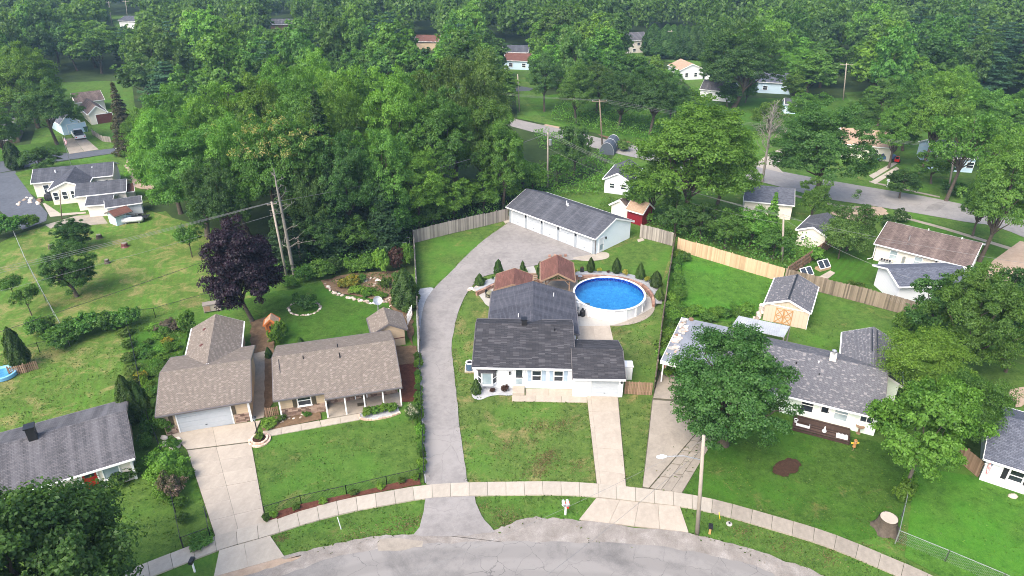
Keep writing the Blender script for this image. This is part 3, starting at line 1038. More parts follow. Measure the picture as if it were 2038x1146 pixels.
sheet('lane', [(1380, 118), (1460, 122), (1460, 130), (1385, 126)], M['asphalt_dark'], 0.06)
sheet('dirt_drive', [(1080, 250), (1110, 236), (1125, 240), (1110, 258)], M['sand'], 0.055)
sheet('dirt_patch', [(1190, 268), (1240, 262), (1285, 276), (1270, 286), (1220, 280)], M['dirt'], 0.05, False, 0.4)
sheet('clearing', [(232, 40), (290, 44), (300, 56), (245, 52)], M['sand'], 0.05)
sheet('dirt_patch', [(2005, 780), (2050, 770), (2060, 800), (2020, 812)], M['sand'], None, False, 0.2)
sheet('dirt_patch', [(255, 315), (268, 340), (290, 360), (310, 372), (300, 380), (262, 372), (262, 352), (248, 330)], M['sand'], None, False, 0.2)
sheet('vegetable_bed', [(1625, 555), (1652, 540), (1662, 545), (1640, 562)], M['concrete_warm'], None)
for q in ([(1060, 912), (1085, 902), (1106, 908), (1104, 925), (1085, 946), (1066, 940)], [(1195, 640), (1225, 640), (1250, 648), (1235, 656), (1205, 652)]):
    pass


# ------------------------------------------------------------------ building kit
def frame_at(A, B_):
    """origin, rotation and width of a wall running from A to B (world points)"""
    A, B_ = Vector(A), Vector(B_)
    d = B_ - A
    return (A.x, A.y, 0), math.atan2(d.y, d.x), d.xy.length


FR = lambda x0, x1, y0, y1: {'front': (x0, y0, 1, 0), 'right': (x1, y0, 0, 1), 'left': (x0, y1, 0, -1), 'back': (x1, y1, -1, 0)}


def gable(parent, x0, x1, y0, y1, h, rise, axis, wall, roof, trim, over=0.4, rake=0.3, ridge=None, rear_h=None, thick=0.13,
          roofname='roof', wallname='wall', base=0.0, cap=True, gut=True, walls=True, quiet=False):
    """gable-roofed block; ridge runs along axis; ridge = position across, rear_h = wall height on the far side"""
    if axis == 'x':
        a0, a1, c0, c1 = x0, x1, y0, y1
        Q = lambda a, c, z: (a, c, z)
    else:
        a0, a1, c0, c1 = y0, y1, x0, x1
        Q = lambda a, c, z: (c, a, z)
    cr = (c0 + c1) / 2 if ridge is None else ridge
    hr = h if rear_h is None else rear_h
    zr = h + rise
    if walls:
        b = MB()
        prof = [(c0, base), (c1, base), (c1, hr), (cr, zr), (c0, h)]
        s0 = [Q(a0, c, z) for c, z in prof]
        s1 = [Q(a1, c, z) for c, z in prof]
        flip = axis == 'x'
        b.face(s0[::-1] if flip else s0)
        b.face(s1 if flip else s1[::-1])
        for i in (0, 1, 4):
            j = (i + 1) % 5
            q = [s0[i], s1[i], s1[j], s0[j]]
            b.face(q if flip else q[::-1])
        b.build(wallname, wall, parent)
    b = MB()
    eaves = []
    for (ce, he) in ((c0, h), (c1, hr)):
        k = (zr - he) / abs(cr - ce)
        sg = 1 if ce > cr else -1
        co, zo = ce + sg * over, he - over * k
        nz = 1 / math.sqrt(1 + k * k)
        up = thick / nz
        i0 = [(cr, zr), (co, zo)]
        A0, A1 = a0 - rake, a1 + rake
        pts = [Q(A0, i0[0][0], i0[0][1] + 0.01), Q(A1, i0[0][0], i0[0][1] + 0.01), Q(A1, i0[1][0], i0[1][1] + 0.01), Q(A0, i0[1][0], i0[1][1] + 0.01)]
        top = [(p[0], p[1], p[2] + up) for p in pts]
        b.hexa(pts + top)
        eaves.append((co, zo, up, sg))
    ro = b.build(roofname, roof, parent)
    bpy_fix(ro)
    if cap:
        rb = MB()
        k = (zr - h) / abs(cr - c0)
        for sg in (-1, 1):
            p = [Q(a0 - rake - 0.01, cr, zr + thick + 0.035), Q(a1 + rake + 0.01, cr, zr + thick + 0.035),
                 Q(a1 + rake + 0.01, cr + sg * 0.16, zr + thick + 0.035 - 0.16 * k), Q(a0 - rake - 0.01, cr + sg * 0.16, zr + thick + 0.035 - 0.16 * k)]
            q = [(v[0], v[1], v[2] - 0.03) for v in p]
            rb.hexa(q + p)
        c_ = rb.build('ridge_cap', roof, ro)
        bpy_fix(c_)
    if gut:
        for co, zo, up, sg in eaves:
            gb = MB()
            p0, p1 = Q(a0 - rake, co + sg * 0.06, zo + up * 0.4), Q(a1 + rake, co + sg * 0.06, zo + up * 0.4)
            gb.beam(p0, p1, 0.11, 0.13)
            gb.build('gutter', M['gutter_dark'] if quiet and sg > 0 else trim, parent)
        for ae in (a0 - rake - 0.035, a1 + rake + 0.035):
            for co, zo, up, sg in eaves:
                rb = MB()
                rb.beam(Q(ae, cr, zr + 0.02), Q(ae, co, zo + 0.02), 0.05, 0.20)
                rb.build('rake_board', M['gutter_dark'] if quiet else trim, parent)
    return ro


def bpy_fix(o):
    import bmesh
    bm = bmesh.new()
    bm.from_mesh(o.data)
    bmesh.ops.recalc_face_normals(bm, faces=bm.faces)
    bm.to_mesh(o.data)
    bm.free()
    # planar uv in metres, v up the slope
    me = o.data
    uv = me.uv_layers[0].data
    for p in me.polygons:
        n = p.normal
        t = Vector((-n.y, n.x, 0))
        t = Vector((1, 0, 0)) if t.length < 1e-3 else t.normalized()
        bb = n.cross(t)
        for li in p.loop_indices:
            co = me.vertices[me.loops[li].vertex_index].co
            uv[li].uv = (co.dot(t), co.dot(bb))


def window(parent, face, u, z, w, h, frame='trim', pane='glass', bars=(0, 1), fw=0.08, sill=True):
    b = MB()
    b.wbox(face, u, u + w, z, z + fw, 0.0, 0.07)
    b.wbox(face, u, u + w, z + h - fw, z + h, 0.0, 0.07)
    b.wbox(face, u, u + fw, z + fw, z + h - fw, 0.0, 0.07)
    b.wbox(face, u + w - fw, u + w, z + fw, z + h - fw, 0.0, 0.07)
    o = b.build('window', M[frame], parent)
    nv, nh = bars
    uu = [u + fw + (w - 2 * fw) * k / (nv + 1) for k in range(nv + 2)]
    zz = [z + fw + (h - 2 * fw) * k / (nh + 1) for k in range(nh + 2)]
    for i in range(nv + 1):
        for j in range(nh + 1):
            MB().wbox(face, uu[i], uu[i + 1], zz[j], zz[j + 1], 0.0, 0.02).build('pane', M[pane], o)
    if nv or nh:
        bb = MB()
        for q in uu[1:-1]:
            bb.wbox(face, q - 0.03, q + 0.03, z + fw, z + h - fw, 0.02, 0.055)
        for q in zz[1:-1]:
            bb.wbox(face, u + fw, u + w - fw, q - 0.03, q + 0.03, 0.02, 0.057)
        bb.build('sash', M[frame], o)
    if sill:
        MB().wbox(face, u - 0.05, u + w + 0.05, z - 0.06, z, 0.0, 0.11).build('sill', M[frame], o)
    return o


def door(parent, face, u, z, w, h, mat='white_panel', pane=None, frame='trim'):
    o = MB().wbox(face, u, u + w, z, z + h, 0.0, 0.05).build('door', M[mat], parent)
    b = MB()
    b.wbox(face, u - 0.09, u, z, z + h + 0.09, 0.0, 0.08)
    b.wbox(face, u + w, u + w + 0.09, z, z + h + 0.09, 0.0, 0.08)
    b.wbox(face, u, u + w, z + h, z + h + 0.09, 0.0, 0.08)
    b.build('door_frame', M[frame], o)
    MB().wbox(face, u + w - 0.14, u + w - 0.08, z + 0.95, z + 1.05, 0.05, 0.10).build('handle', M['metal_dark'], o)
    if pane:
        for (za, zb) in pane:
            MB().wbox(face, u + 0.16, u + w - 0.16, z + h * za, z + h * zb, 0.05, 0.06).build('pane', M['glass_pale' if zb < 0.6 else 'glass'], o)
    return o


def garage_door(parent, face, u, z, w, h, mat='door_white', rows=4, frame='trim', fr=True):
    o = MB().wbox(face, u, u + w, z, z + h, -0.02, 0.015).build('garage_door', M[mat], parent)
    for j in range(rows):
        MB().wbox(face, u + 0.03, u + w - 0.03, z + h * j / rows + 0.012, z + h * (j + 1) / rows - 0.012, 0.015, 0.035).build('panel', M[mat], o)
    if fr:
        b = MB()
        b.wbox(face, u - 0.10, u, z, z + h + 0.10, 0.0, 0.06)
        b.wbox(face, u + w, u + w + 0.10, z, z + h + 0.10, 0.0, 0.06)
        b.wbox(face, u, u + w, z + h, z + h + 0.10, 0.0, 0.06)
        b.build('door_frame', M[frame], o)
    MB().wbox(face, u + w / 2 - 0.08, u + w / 2 + 0.08, z + 0.42, z + 0.46, 0.035, 0.07).build('handle', M['metal_dark'], o)
    return o


def shutters(parent, face, u, z, w, h, mat, sw=0.34):
    for q in (u - sw - 0.05, u + w + 0.05):
        o = MB().wbox(face, q, q + sw, z, z + h, 0.0, 0.04).build('shutter', M[mat], parent)
        b = MB()
        n = 9
        for k in range(n):
            zz = z + 0.05 + (h - 0.1) * k / n
            b.wbox(face, q + 0.05, q + sw - 0.05, zz + 0.012, zz + (h - 0.1) / n - 0.012, 0.04, 0.052)
        stuff(b.build('louvres', M[mat], o))


def vent_pipe(parent, x, y, z, h=0.45, r=0.05, mat='white_panel', name='vent_pipe'):
    b = MB()
    b.tube([(x, y, z), (x, y, z + h)], r, 8)
    b.tube([(x, y, z), (x, y, z + 0.06)], r * 2.2, 8)
    return b.build(name, M[mat], parent)


def wall_lamp(parent, face, u, z):
    b = MB()
    b.wbox(face, u - 0.06, u + 0.06, z, z + 0.26, 0.06, 0.2)
    b.wbox(face, u - 0.03, u + 0.03, z + 0.1, z + 0.2, 0.0, 0.06)
    b.wbox(face, u - 0.08, u + 0.08, z + 0.26, z + 0.31, 0.04, 0.22)
    b.build('wall_lamp', M['metal_dark'], parent)


# ------------------------------------------------------------------ the white house
hs = thing('ranch_house', 'white ranch house with charcoal shingle roof, bay window and single garage door', 'house', (-3.55, 52.45, 0), R(-1.6))
F1 = FR(0, 9.25, 0, 6.3)
gable(hs, 0, 9.25, 0, 6.3, 2.5, 1.42, 'x', M['white'], M['shingle_main'], M['trim'], 0.35, 0.12, ridge=5.0, rear_h=3.55, quiet=True)
gable(hs, 1.15, 9.8, 6.0, 14.3, 2.4, 1.30, 'y', M['white'], M['shingle_wing'], M['gutter_dark'], 0.25, 0.2)
gable(hs, 9.22, 13.75, -1.15, 4.6, 2.3, 0.95, 'x', M['white'], M['shingle_main'], M['trim'], 0.40, 0.12, quiet=True)
MB().box(9.15, -1.2, 0, 10.55, -1.04, 2.2).build('entry_wall', M['white'], hs)
fr = F1['front']
bay = MB()
bp = [(0.35, 0), (0.75, -0.5), (1.75, -0.5), (2.15, 0)]
bay.prism(bp, 0.55, 0.75)
bo = bay.build('bay_window', M['trim'], hs)
MB().prism([(x, y) for x, y in bp], 1.95, 2.05).build('header', M['trim'], bo)
for (a, c) in zip(bp, bp[1:]):
    d = Vector((c[0] - a[0], c[1] - a[1]))
    L = d.length
    d /= L
    f = (a[0], a[1], d.x, d.y)
    MB().wbox(f, 0.02, L - 0.02, 0.75, 1.95, -0.05, -0.01).build('pane', M['glass_pale' if L > 0.9 else 'glass'], bo)
    for uu in (0.0, L - 0.07):
        MB().wbox(f, uu, uu + 0.07, 0.75, 1.95, -0.02, 0.03).build('mullion', M['trim'], bo)
    if L < 0.9:
        MB().wbox(f, 0.07, L - 0.07, 1.32, 1.38, -0.02, 0.028).build('sash', M['trim'], bo)
rb = MB()
q0, q1 = [(0.22, 0.0, 2.05), (0.68, -0.62, 2.05), (1.82, -0.62, 2.05), (2.28, 0.0, 2.05)], [(0.55, 0.0, 2.42), (0.85, -0.05, 2.42), (1.65, -0.05, 2.42), (1.95, 0.0, 2.42)]
for k in range(3):
    rb.face([q0[k], q0[k + 1], q1[k + 1], q1[k]])
rb.face(q0[::-1])
rb.build('bay_roof', M['shingle_main'], bo)
door(hs, fr, 3.75, 0.30, 0.92, 2.02, 'white_panel', [(0.08, 0.42), (0.46, 0.92)])
wall_lamp(hs, fr, 3.35, 1.6)
for u in (5.38, 7.42):
    window(hs, fr, u, 0.86, 0.92, 1.22, bars=(0, 1), fw=0.07)
    shutters(hs, fr, u, 0.86, 0.92, 1.22, 'shutter')
MB().box(10.72, -1.19, 0.0, 13.35, -1.16, 0.02).build('threshold', M['concrete'], hs)
f3 = (9.22, -1.15, 1, 0)
garage_door(hs, f3, 1.62, 0.04, 2.5, 2.05, 'door_white', 4)
wall_lamp(hs, f3, 4.36, 1.65)
ch = MB().box(4.35, 4.75, 3.7, 4.85, 5.25, 4.55).build('chimney', M['black'], hs)
MB().box(4.28, 4.68, 4.62, 4.92, 5.32, 4.70).box(4.4, 4.8, 4.55, 4.48, 4.88, 4.62).box(4.72, 5.12, 4.55, 4.8, 5.2, 4.62).build('chimney_cap', M['metal_dark'], ch)
vent_pipe(hs, 7.55, 4.2, 3.75, 0.35, 0.06, 'black')
vent_pipe(hs, 4.0, 7.4, 3.2, 0.6, 0.05)
vent_pipe(hs, 7.7, 12.3, 3.0, 0.6, 0.05)
dsp = MB()
dsp.tube([(0.95, 6.6, 2.3), (0.55, 6.9, 1.9), (0.35, 6.95, 1.75)], 0.05, 6)
dsp.build('downspout', M['trim'], hs)
MB().box(9.86, 5.0, 0, 9.92, 5.06, 2.35).build('downspout', M['trim'], hs)
sp_ = MB()
sp_.box(9.95, 6.0, 0.05, 10.01, 6.06, 2.1)
sp_.build('drain_pipe', M['metal_dark'], hs)

cab = thing('utility_cabinet', 'white utility cabinet standing against the garage side wall', 'cabinet', P(1247, 752), R(-1.6))
MB().box(-0.35, -0.35, 0.0, 0.45, 0.6, 1.5).build('cabinet_body', M['white_panel'], cab)
MB().box(-0.4, -0.4, 1.5, 0.5, 0.65, 1.57).build('lid', M['trim'], cab)
MB().box(-0.30, -0.38, 0.1, 0.40, -0.352, 1.4).build('cabinet_door', M['trim'], cab)

ac = thing('air_conditioner', 'round topped grey blue air conditioner unit on the lawn by the wall', 'air conditioner', P(935, 736))
pts = [(0.36 * math.cos(a) if abs(math.cos(a)) < .8 else 0.36 * math.copysign(1, math.cos(a)), 0.36 * math.sin(a)) for a in (2 * PI * k / 16 for k in range(16))]
MB().lathe(0, 0, [(0.36, 0.08), (0.36, 0.85)], 16).build('housing', m_siding('ac_grille', S(70, 92, 116), 0.05, False, 0.1), ac)
MB().lathe(0, 0, [(0.39, 0.85), (0.39, 0.93), (0.27, 0.95), (0.27, 0.86)], 16, close=False).build('top_rim', M['trim'], ac)
MB().lathe(0, 0, [(0.26, 0.86), (0.26, 0.88)], 16).build('fan_grille', M['metal_dark'], ac)
MB().box(-0.48, -0.48, 0.0, 0.48, 0.48, 0.08).build('pad', M['concrete'], ac)
for sx in (-1, 1):
    MB().box(sx * 0.36 - 0.03, -0.36, 0.08, sx * 0.36 + 0.03, -0.30, 0.86).build('corner_post', M['trim'], ac)

# ------------------------------------------------------------------ five-bay garage
ang = R(-44.6)
Bp = P(1184, 507)
ow = 15.9
g5 = thing('garage', 'long white garage with five overhead doors and dark grey gable roof', 'garage',
           (Bp.x - ow * math.cos(ang), Bp.y - ow * math.sin(ang), 0), ang)
gable(g5, 0, ow, 0, 7.7, 2.55, 1.5, 'x', M['white_v'], M['shingle_5'], M['trim'], 0.45, 0.25)
f = FR(0, ow, 0, 7.7)
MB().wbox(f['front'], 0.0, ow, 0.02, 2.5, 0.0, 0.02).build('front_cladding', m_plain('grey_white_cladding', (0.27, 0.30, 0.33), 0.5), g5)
for k in range(5):
    garage_door(g5, f['front'], 0.6 + 3.08 * k, 0.03, 2.35, 2.1, 'door_white', 4)
    if k < 4:
        wall_lamp(g5, f['front'], 0.6 + 3.08 * k + 2.72, 1.75)
door(g5, f['right'], 0.75, 0.05, 0.9, 2.0, 'white_panel', [(0.15, 0.55)])
wall_lamp(g5, f['right'], 2.05, 1.7)
b = MB().box(ow - 0.02, -0.06, 0, ow + 0.06, 0.04, 2.5).build('corner_trim', M['gutter_dark'], g5)
vent_pipe(g5, 7.9, 3.4, 4.0, 0.55, 0.06)
vent_pipe(g5, 8.3, 3.2, 3.95, 0.4, 0.08)

# ------------------------------------------------------------------ two red-brown garden shelters and the pool
def shelter(name, label, loc, rz, w, d, h, rise, posts):
    t = thing(name, label, 'shelter', loc, rz)
    gable(t, 0, w, 0, d, h, rise, 'y', None, M['shingle_red'], M['picket'], 0.15, 0.12, walls=False, thick=0.08)
    for x in posts[0]:
        for y in posts[1]:
            p = MB().box(x - 0.08, y - 0.08, 0, x + 0.08, y + 0.08, h).build('post', M['picket'], t)
            if name == 'pavilion':
                sx = 1 if x < w / 2 else -1
                MB().beam((x, y, h - 0.75), (x + sx * 0.6, y, h - 0.05), 0.09).build('brace', M['picket'], p)
    for y in posts[1]:
        MB().box(0.1, y - 0.07, h - 0.12, w - 0.1, y + 0.07, h + 0.04).build('beam', M['picket'], t)
    for x in posts[0]:
        MB().box(x - 0.06, 0.1, h - 0.16, x + 0.06, d - 0.1, h - 0.13).build('beam', M['picket'], t)
    b = MB()
    k = rise / (w / 2)
    for y in (posts[1][0],):
        b.beam((w / 2, y, h), (w / 2, y, h + rise - 0.06), 0.1)
        b.beam((w / 2 - 0.6, y, h), (w / 2, y, h + 0.45), 0.08)
        b.beam((w / 2 + 0.6, y, h), (w / 2, y, h + 0.45), 0.08)
    b.build('truss', M['picket'], t)
    return t


shelter('pavilion', 'timber pavilion with red brown gable roof beside the round pool', (3.45, 69.9, 0), R(-2), 3.65, 4.7, 2.3, 0.95, ((0.45, 3.2), (0.35, 4.35)))
ga = shelter('gazebo', 'low red brown roofed gazebo behind the rear wing of the white house', (-1.85, 67.75, 0), R(-3), 3.95, 3.75, 2.25, 0.75, ((0.15, 3.8), (0.15, 3.6)))
MB().box(0.2, 0.1, 1.75, 3.75, 0.14, 2.2).build('front_panel', M['brown_door'], ga)
MB().box(0.1, 0.2, 1.75, 0.14, 3.55, 2.2).build('side_panel', M['brown_door'], ga)

pool = thing('swimming_pool', 'round above ground swimming pool with white wall and blue liner', 'pool', (POOL.x, POOL.y, 0))
PR, PH = 4.02, 1.32
MB().lathe(0, 0, [(PR, 0.05), (PR, PH)], 64, close=False).build('pool_wall', M['white_panel'], pool, True)
MB().lathe(0, 0, [(PR - 0.02, PH), (PR - 0.02, 0.85)], 64, close=False).build('liner_border', M['liner_edge'], pool, True)
MB().lathe(0, 0, [(PR - 0.02, 0.85), (PR - 0.02, 0.15), (PR - 0.1, 0.08), (0.01, 0.08)], 64, close=False).build('liner', M['liner'], pool, True)
MB().lathe(0, 0, [(PR - 0.025, PH - 0.16), (0.0, PH - 0.16)], 64, close=False).build('water', M['water'], pool)
NP = 18
for k in range(NP):
    a0 = 2 * PI * (k + 0.5) / NP
    b = MB()
    cx, sx = math.cos(a0), math.sin(a0)
    t_ = Vector((-sx, cx, 0))
    n_ = Vector((cx, sx, 0))
    q = []
    for z, wd in ((0.0, 0.10), (PH + 0.02, 0.075)):
        for s_, o_ in ((-1, 0.0), (1, 0.0), (1, 0.11), (-1, 0.11)):
            v = n_ * (PR + o_) + t_ * (s_ * wd)
            q.append((v.x, v.y, z))
    b.hexa([q[k2] for k2 in (1, 0, 3, 2, 5, 4, 7, 6)])
    o = b.build('upright', M['trim'], pool)
    bpy_fix(o)
    b = MB()
    seg = []
    for j in range(5):
        a = 2 * PI * (k - 0.5) / NP + (2 * PI / NP) * j / 4 + 0.004
        seg.append((math.cos(a), math.sin(a)))
    for (c0, s0), (c1, s1) in zip(seg, seg[1:]):
        r0, r1 = PR - 0.10, PR + 0.13
        b.hexa([(r0 * c0, r0 * s0, PH), (r1 * c0, r1 * s0, PH), (r1 * c1, r1 * s1, PH), (r0 * c1, r0 * s1, PH),
                (r0 * c0, r0 * s0, PH + 0.05), (r1 * c0, r1 * s0, PH + 0.04), (r1 * c1, r1 * s1, PH + 0.04), (r0 * c1, r0 * s1, PH + 0.05)])
    b.build('top_rail', M['trim'], pool)
skim = MB().box(-0.25, -PR - 0.32, 0.8, 0.25, -PR - 0.02, 1.25)
so_ = skim.build('skimmer', M['trim'], pool)
so_.rotation_euler = (0, 0, R(-62))

pm = thing('pool_pump', 'black pool pump and filter tank beside the pool wall', 'pump', P(1159, 629))
MB().lathe(0, 0, [(0.05, 0.0), (0.27, 0.02), (0.3, 0.15), (0.3, 0.6), (0.24, 0.75), (0.1, 0.82)], 16).build('filter_tank', M['black'], pm, True)
MB().lathe(0, 0, [(0.1, 0.82), (0.14, 0.9), (0.1, 1.0)], 12).build('valve', M['metal_dark'], pm)
b = MB()
b.tube([(-0.75, -0.1, 0.25), (-0.3, -0.1, 0.25)], 0.15, 10)
b.tube([(-0.62, -0.1, 0.3), (-0.62, -0.1, 0.55)], 0.13, 10)
b.build('pump_motor', M['black'], pm)
MB().tube([(0.25, 0.1, 0.7), (0.6, 0.4, 0.75), (0.85, 0.7, 0.95)], 0.04, 6).build('hose', M['metal_dark'], pm)
MB().box(-0.85, -0.4, 0, 0.45, 0.4, 0.05).build('pad', M['concrete'], pm)

ut = thing('grey_cabinet', 'grey ribbed heater cabinet standing at the pool wall', 'cabinet', P(1167, 622))
MB().box(-0.3, -0.25, 0.05, 0.3, 0.35, 1.0).build('cabinet_body', m_siding('ribbed_grey', S(120, 124, 130), 0.08, True), ut)
MB().box(-0.34, -0.29, 1.0, 0.34, 0.39, 1.05).build('lid', M['gutter_dark'], ut)


# ------------------------------------------------------------------ brown-roofed neighbour (left)
def stones_on(parent, face, u0, u1, z0, z1, mat, n0=0.0, cw=0.34, chh=0.15, name='stone_veneer'):
    b = MB()
    z = z0
    while z < z1 - 0.04:
        hh = min(random.uniform(0.8, 1.3) * chh, z1 - z)
        u = u0
        while u < u1 - 0.05:
            ww = min(random.uniform(0.6, 1.5) * cw, u1 - u)
            b.wbox(face, u + 0.008, u + ww - 0.008, z + 0.008, z + hh - 0.008, n0, n0 + random.uniform(0.03, 0.07))
            u += ww
        z += hh
    return stuff(b.build(name, mat, parent))


bg_ = thing('garage_block', 'taupe shingled double garage with wide white door and rear wing', 'garage', (-29.49, 45.58, 0), R(16.5))
gable(bg_, 0, 6.95, 0, 8.3, 2.4, 1.2, 'x', M['tan_h'], M['shingle_brown'], M['gutter_dark'], 0.4, 0.3)
gable(bg_, 1.3, 5.75, 4.9, 13.7, 2.4, 1.12, 'y', M['tan_h'], M['shingle_brown'], M['trim'], 0.25, 0.15)
f = FR(0, 6.95, 0, 8.3)
garage_door(bg_, f['front'], 1.15, 0.04, 4.25, 2.05, 'door_white', 4)
stones_on(bg_, f['front'], 5.62, 6.9, 0.0, 0.95, M['stone_wall'])
stones_on(bg_, f['front'], 0.05, 0.95, 0.0, 0.95, M['stone_wall'])
MB().wbox(f['front'], 6.82, 7.0, 0, 2.3, 0.08, 0.16).build('corner_post', M['trim'], bg_)
MB().wbox(f['front'], 5.5, 5.8, 1.0, 2.25, 0, 0.04).build('shutter', M['shutter_brown'], bg_)
MB().wbox(f['front'], 0.5, 0.85, 1.0, 2.25, 0, 0.04).build('shutter', M['shutter_brown'], bg_)
vent_pipe(bg_, 2.6, 8.9, 3.1, 0.18, 0.11, 'brown_door', 'roof_vent')
vent_pipe(bg_, 2.6, 11.9, 3.1, 0.18, 0.11, 'brown_door', 'roof_vent')

bh = thing('ranch_house', 'long taupe roofed house with stone front wall and white porch posts', 'house', (-20.36, 47.85, 0), R(15.3))
gable(bh, 0, 10.35, 0.0, 7.9, 2.45, 1.4, 'x', M['tan_h'], M['shingle_brown'], M['gutter_dark'], 0.5, 0.3, walls=False)
b = MB()
b.box(0, 0.0, 0, 3.95, 7.9, 2.4).box(3.95, 0.95, 0, 10.35, 7.9, 2.4)
for x_ in (0.0, 10.35):
    b.face([(x_, 0, 2.4), (x_, 3.95, 3.84), (x_, 7.9, 2.4)])
b.build('wall', M['tan_h'], bh)
ps = MB()
k_ = 1.4 / 3.95
ps.hexa([(3.95, -1.15, 2.45 - 1.15 * k_ + 0.0), (10.66, -1.15, 2.45 - 1.15 * k_), (10.66, -0.44, 2.45 - 0.44 * k_ + 0.0), (3.95, -0.44, 2.45 - 0.44 * k_),
         (3.95, -1.15, 2.6 - 1.15 * k_), (10.66, -1.15, 2.6 - 1.15 * k_), (10.66, -0.44, 2.6 - 0.44 * k_), (3.95, -0.44, 2.6 - 0.44 * k_)])
po = ps.build('porch_roof', M['shingle_brown'], bh)
bpy_fix(po)
MB().beam((3.95, -1.2, 2.12), (10.66, -1.2, 2.12), 0.1, 0.12).build('gutter', M['gutter_dark'], bh)
fl = (0, 0, 1, 0)
fp = (0, 0.95, 1, 0)
stones_on(bh, fl, 0.05, 3.9, 0.0, 1.0, M['stone_wall'])
stones_on(bh, fp, 4.0, 10.3, 0.0, 1.6, M['stone_wall'])
window(bh, fl, 1.55, 1.02, 1.2, 1.15, pane='glass', bars=(0, 1))
shutters(bh, fl, 1.55, 0.95, 1.2, 1.25, 'shutter_brown')
window(bh, fp, 4.7, 1.25, 1.1, 0.95, pane='glass_pale', bars=(1, 0))
door(bh, fp, 6.55, 0.15, 0.95, 2.0, 'shutter_brown', [(0.1, 0.9)])
window(bh, fp, 8.1, 1.3, 1.7, 0.9, pane='glass_pale', bars=(2, 0))
for x_ in (0.1, 3.98, 5.6, 7.25, 8.9, 10.45):
    MB().box(x_ - 0.06, -1.08 if x_ > 1 else -0.35, 0.05, x_ + 0.06, -0.96 if x_ > 1 else -0.23, 2.05).build('porch_post', M['trim'], bh)
MB().box(3.9, -1.15, 0, 10.5, 0.95, 0.12).build('porch_floor', M['concrete_old'], bh)
MB().box(6.6, -0.2, 0.12, 7.4, 0.25, 0.135).build('door_mat', M['shutter_brown'], bh)
vent_pipe(bh, 2.4, 3.3, 3.65, 0.45, 0.05, 'metal_dark')
vent_pipe(bh, 5.6, 2.9, 3.55, 0.55, 0.06, 'metal_dark')
vent_pipe(bh, 5.5, 4.15, 3.8, 0.5, 0.05, 'metal_dark')
MB().beam((0.35, 2.2, 3.35), (0.25, 3.6, 3.86), 0.07).build('cable_conduit', M['metal_dark'], bh)

loc_, rz_, wd_ = frame_at(P(746, 663, 2.0), P(807, 653, 2.0))
sh = thing('garden_shed', 'tan garden shed with taupe roof behind the stone fronted house', 'shed', loc_, rz_)
gable(sh, -0.1, 3.0, 0.05, 3.1, 2.0, 0.85, 'y', M['tan_h'], M['shingle_brown'], M['gutter_dark'], 0.25, 0.2)
MB().wbox((0, 0.05, 1, 0), -0.1, 3.0, 0.9, 0.98, 0.0, 0.03).build('trim_band', M['brown_door'], sh)
MB().wbox((0, 0.05, 1, 0), 0.5, 1.5, 0.1, 1.85, 0.0, 0.04).build('door', M['tan_h'], sh)

# wooden playhouse
pl = thing('playhouse', 'small orange cedar playhouse with peaked shingle roof', 'playhouse', P(545, 664), R(12))
gable(pl, -0.55, 0.55, -0.5, 0.5, 1.55, 0.5, 'y', M['playwood'], M['shingle_tan'], M['playwood'], 0.18, 0.15, thick=0.06)
for x_ in (-0.55, 0.55):
    MB().box(x_ - 0.05, -0.75, 0, x_ + 0.05, -0.65, 1.35).build('post', M['playwood'], pl)
MB().box(-0.55, -0.74, 0.65, 0.55, -0.67, 0.72).build('rail', M['playwood'], pl)
MB().wbox((-0.55, -0.5, 1, 0), 0.3, 0.8, 0.75, 1.25, 0.0, 0.03).build('window', M['black'], pl)
MB().box(0.62, -0.4, 0.55, 1.3, 0.4, 0.62).build('deck', M['pallet'], pl)

# ------------------------------------------------------------------ grey-shingled neighbour (right)
O_ = P(1612, 795, 2.5)
rh = thing('ranch_house', 'pale house with speckled grey shingle roof, rear wing and dark front deck', 'house', (O_.x, O_.y, 0), R(-25))
gable(rh, -8.0, 5.5, 0.6, 8.75, 2.35, 1.55, 'x', M['mint'], M['shingle_mix'], M['trim'], 0.55, 0.25, ridge=5.0, quiet=True)
gable(rh, 2.4, 7.1, 6.0, 13.2, 2.35, 1.15, 'y', M['mint'], M['shingle_mix'], M['trim'], 0.25, 0.2)
MB().box(-13.0, 0.3, 2.45, -8.35, 9.1, 2.62).build('carport_roof', M['membrane'], rh)
MB().box(-13.05, 0.22, 2.30, -8.35, 0.29, 2.66).build('carport_fascia', M['trim'], rh)
MB().box(-13.1, 0.3, 2.30, -13.03, 9.1, 2.60).build('carport_fascia', M['trim'], rh)
for y_ in (0.6, 4.7, 8.8):
    MB().box(-12.9, y_ - 0.06, 0, -12.78, y_ + 0.06, 2.45).build('carport_post', M['trim'], rh)
MB().box(-8.2, 0.9, 0, -8.05, 8.7, 2.4).build('carport_wall', M['white'], rh)
fw = (0, 0.6, 1, 0)
window(rh, fw, -0.6, 0.75, 1.1, 1.45, pane='glass', bars=(0, 1))
door(rh, fw, 0.95, 0.3, 0.85, 1.95, 'white_panel', [(0.45, 0.92)])
window(rh, fw, 2.1, 0.7, 1.15, 1.5, pane='glass_pale', bars=(0, 1))
window(rh, fw, 4.1, 1.15, 1.1, 0.85, pane='glass', bars=(1, 0))
window(rh, fw, -4.5, 0.9, 1.5, 1.2, pane='glass', bars=(1, 0))
garage_door(rh, fw, -7.6, 0.04, 2.5, 2.05)
chm = MB().box(1.0, 4.7, 3.5, 1.55, 5.3, 4.5).build('chimney', M['cream'], rh)
MB().lathe(1.27, 5.0, [(0.13, 4.5), (0.13, 4.85), (0.22, 4.9), (0.05, 5.0)], 10).build('flue', M['steel'], chm)
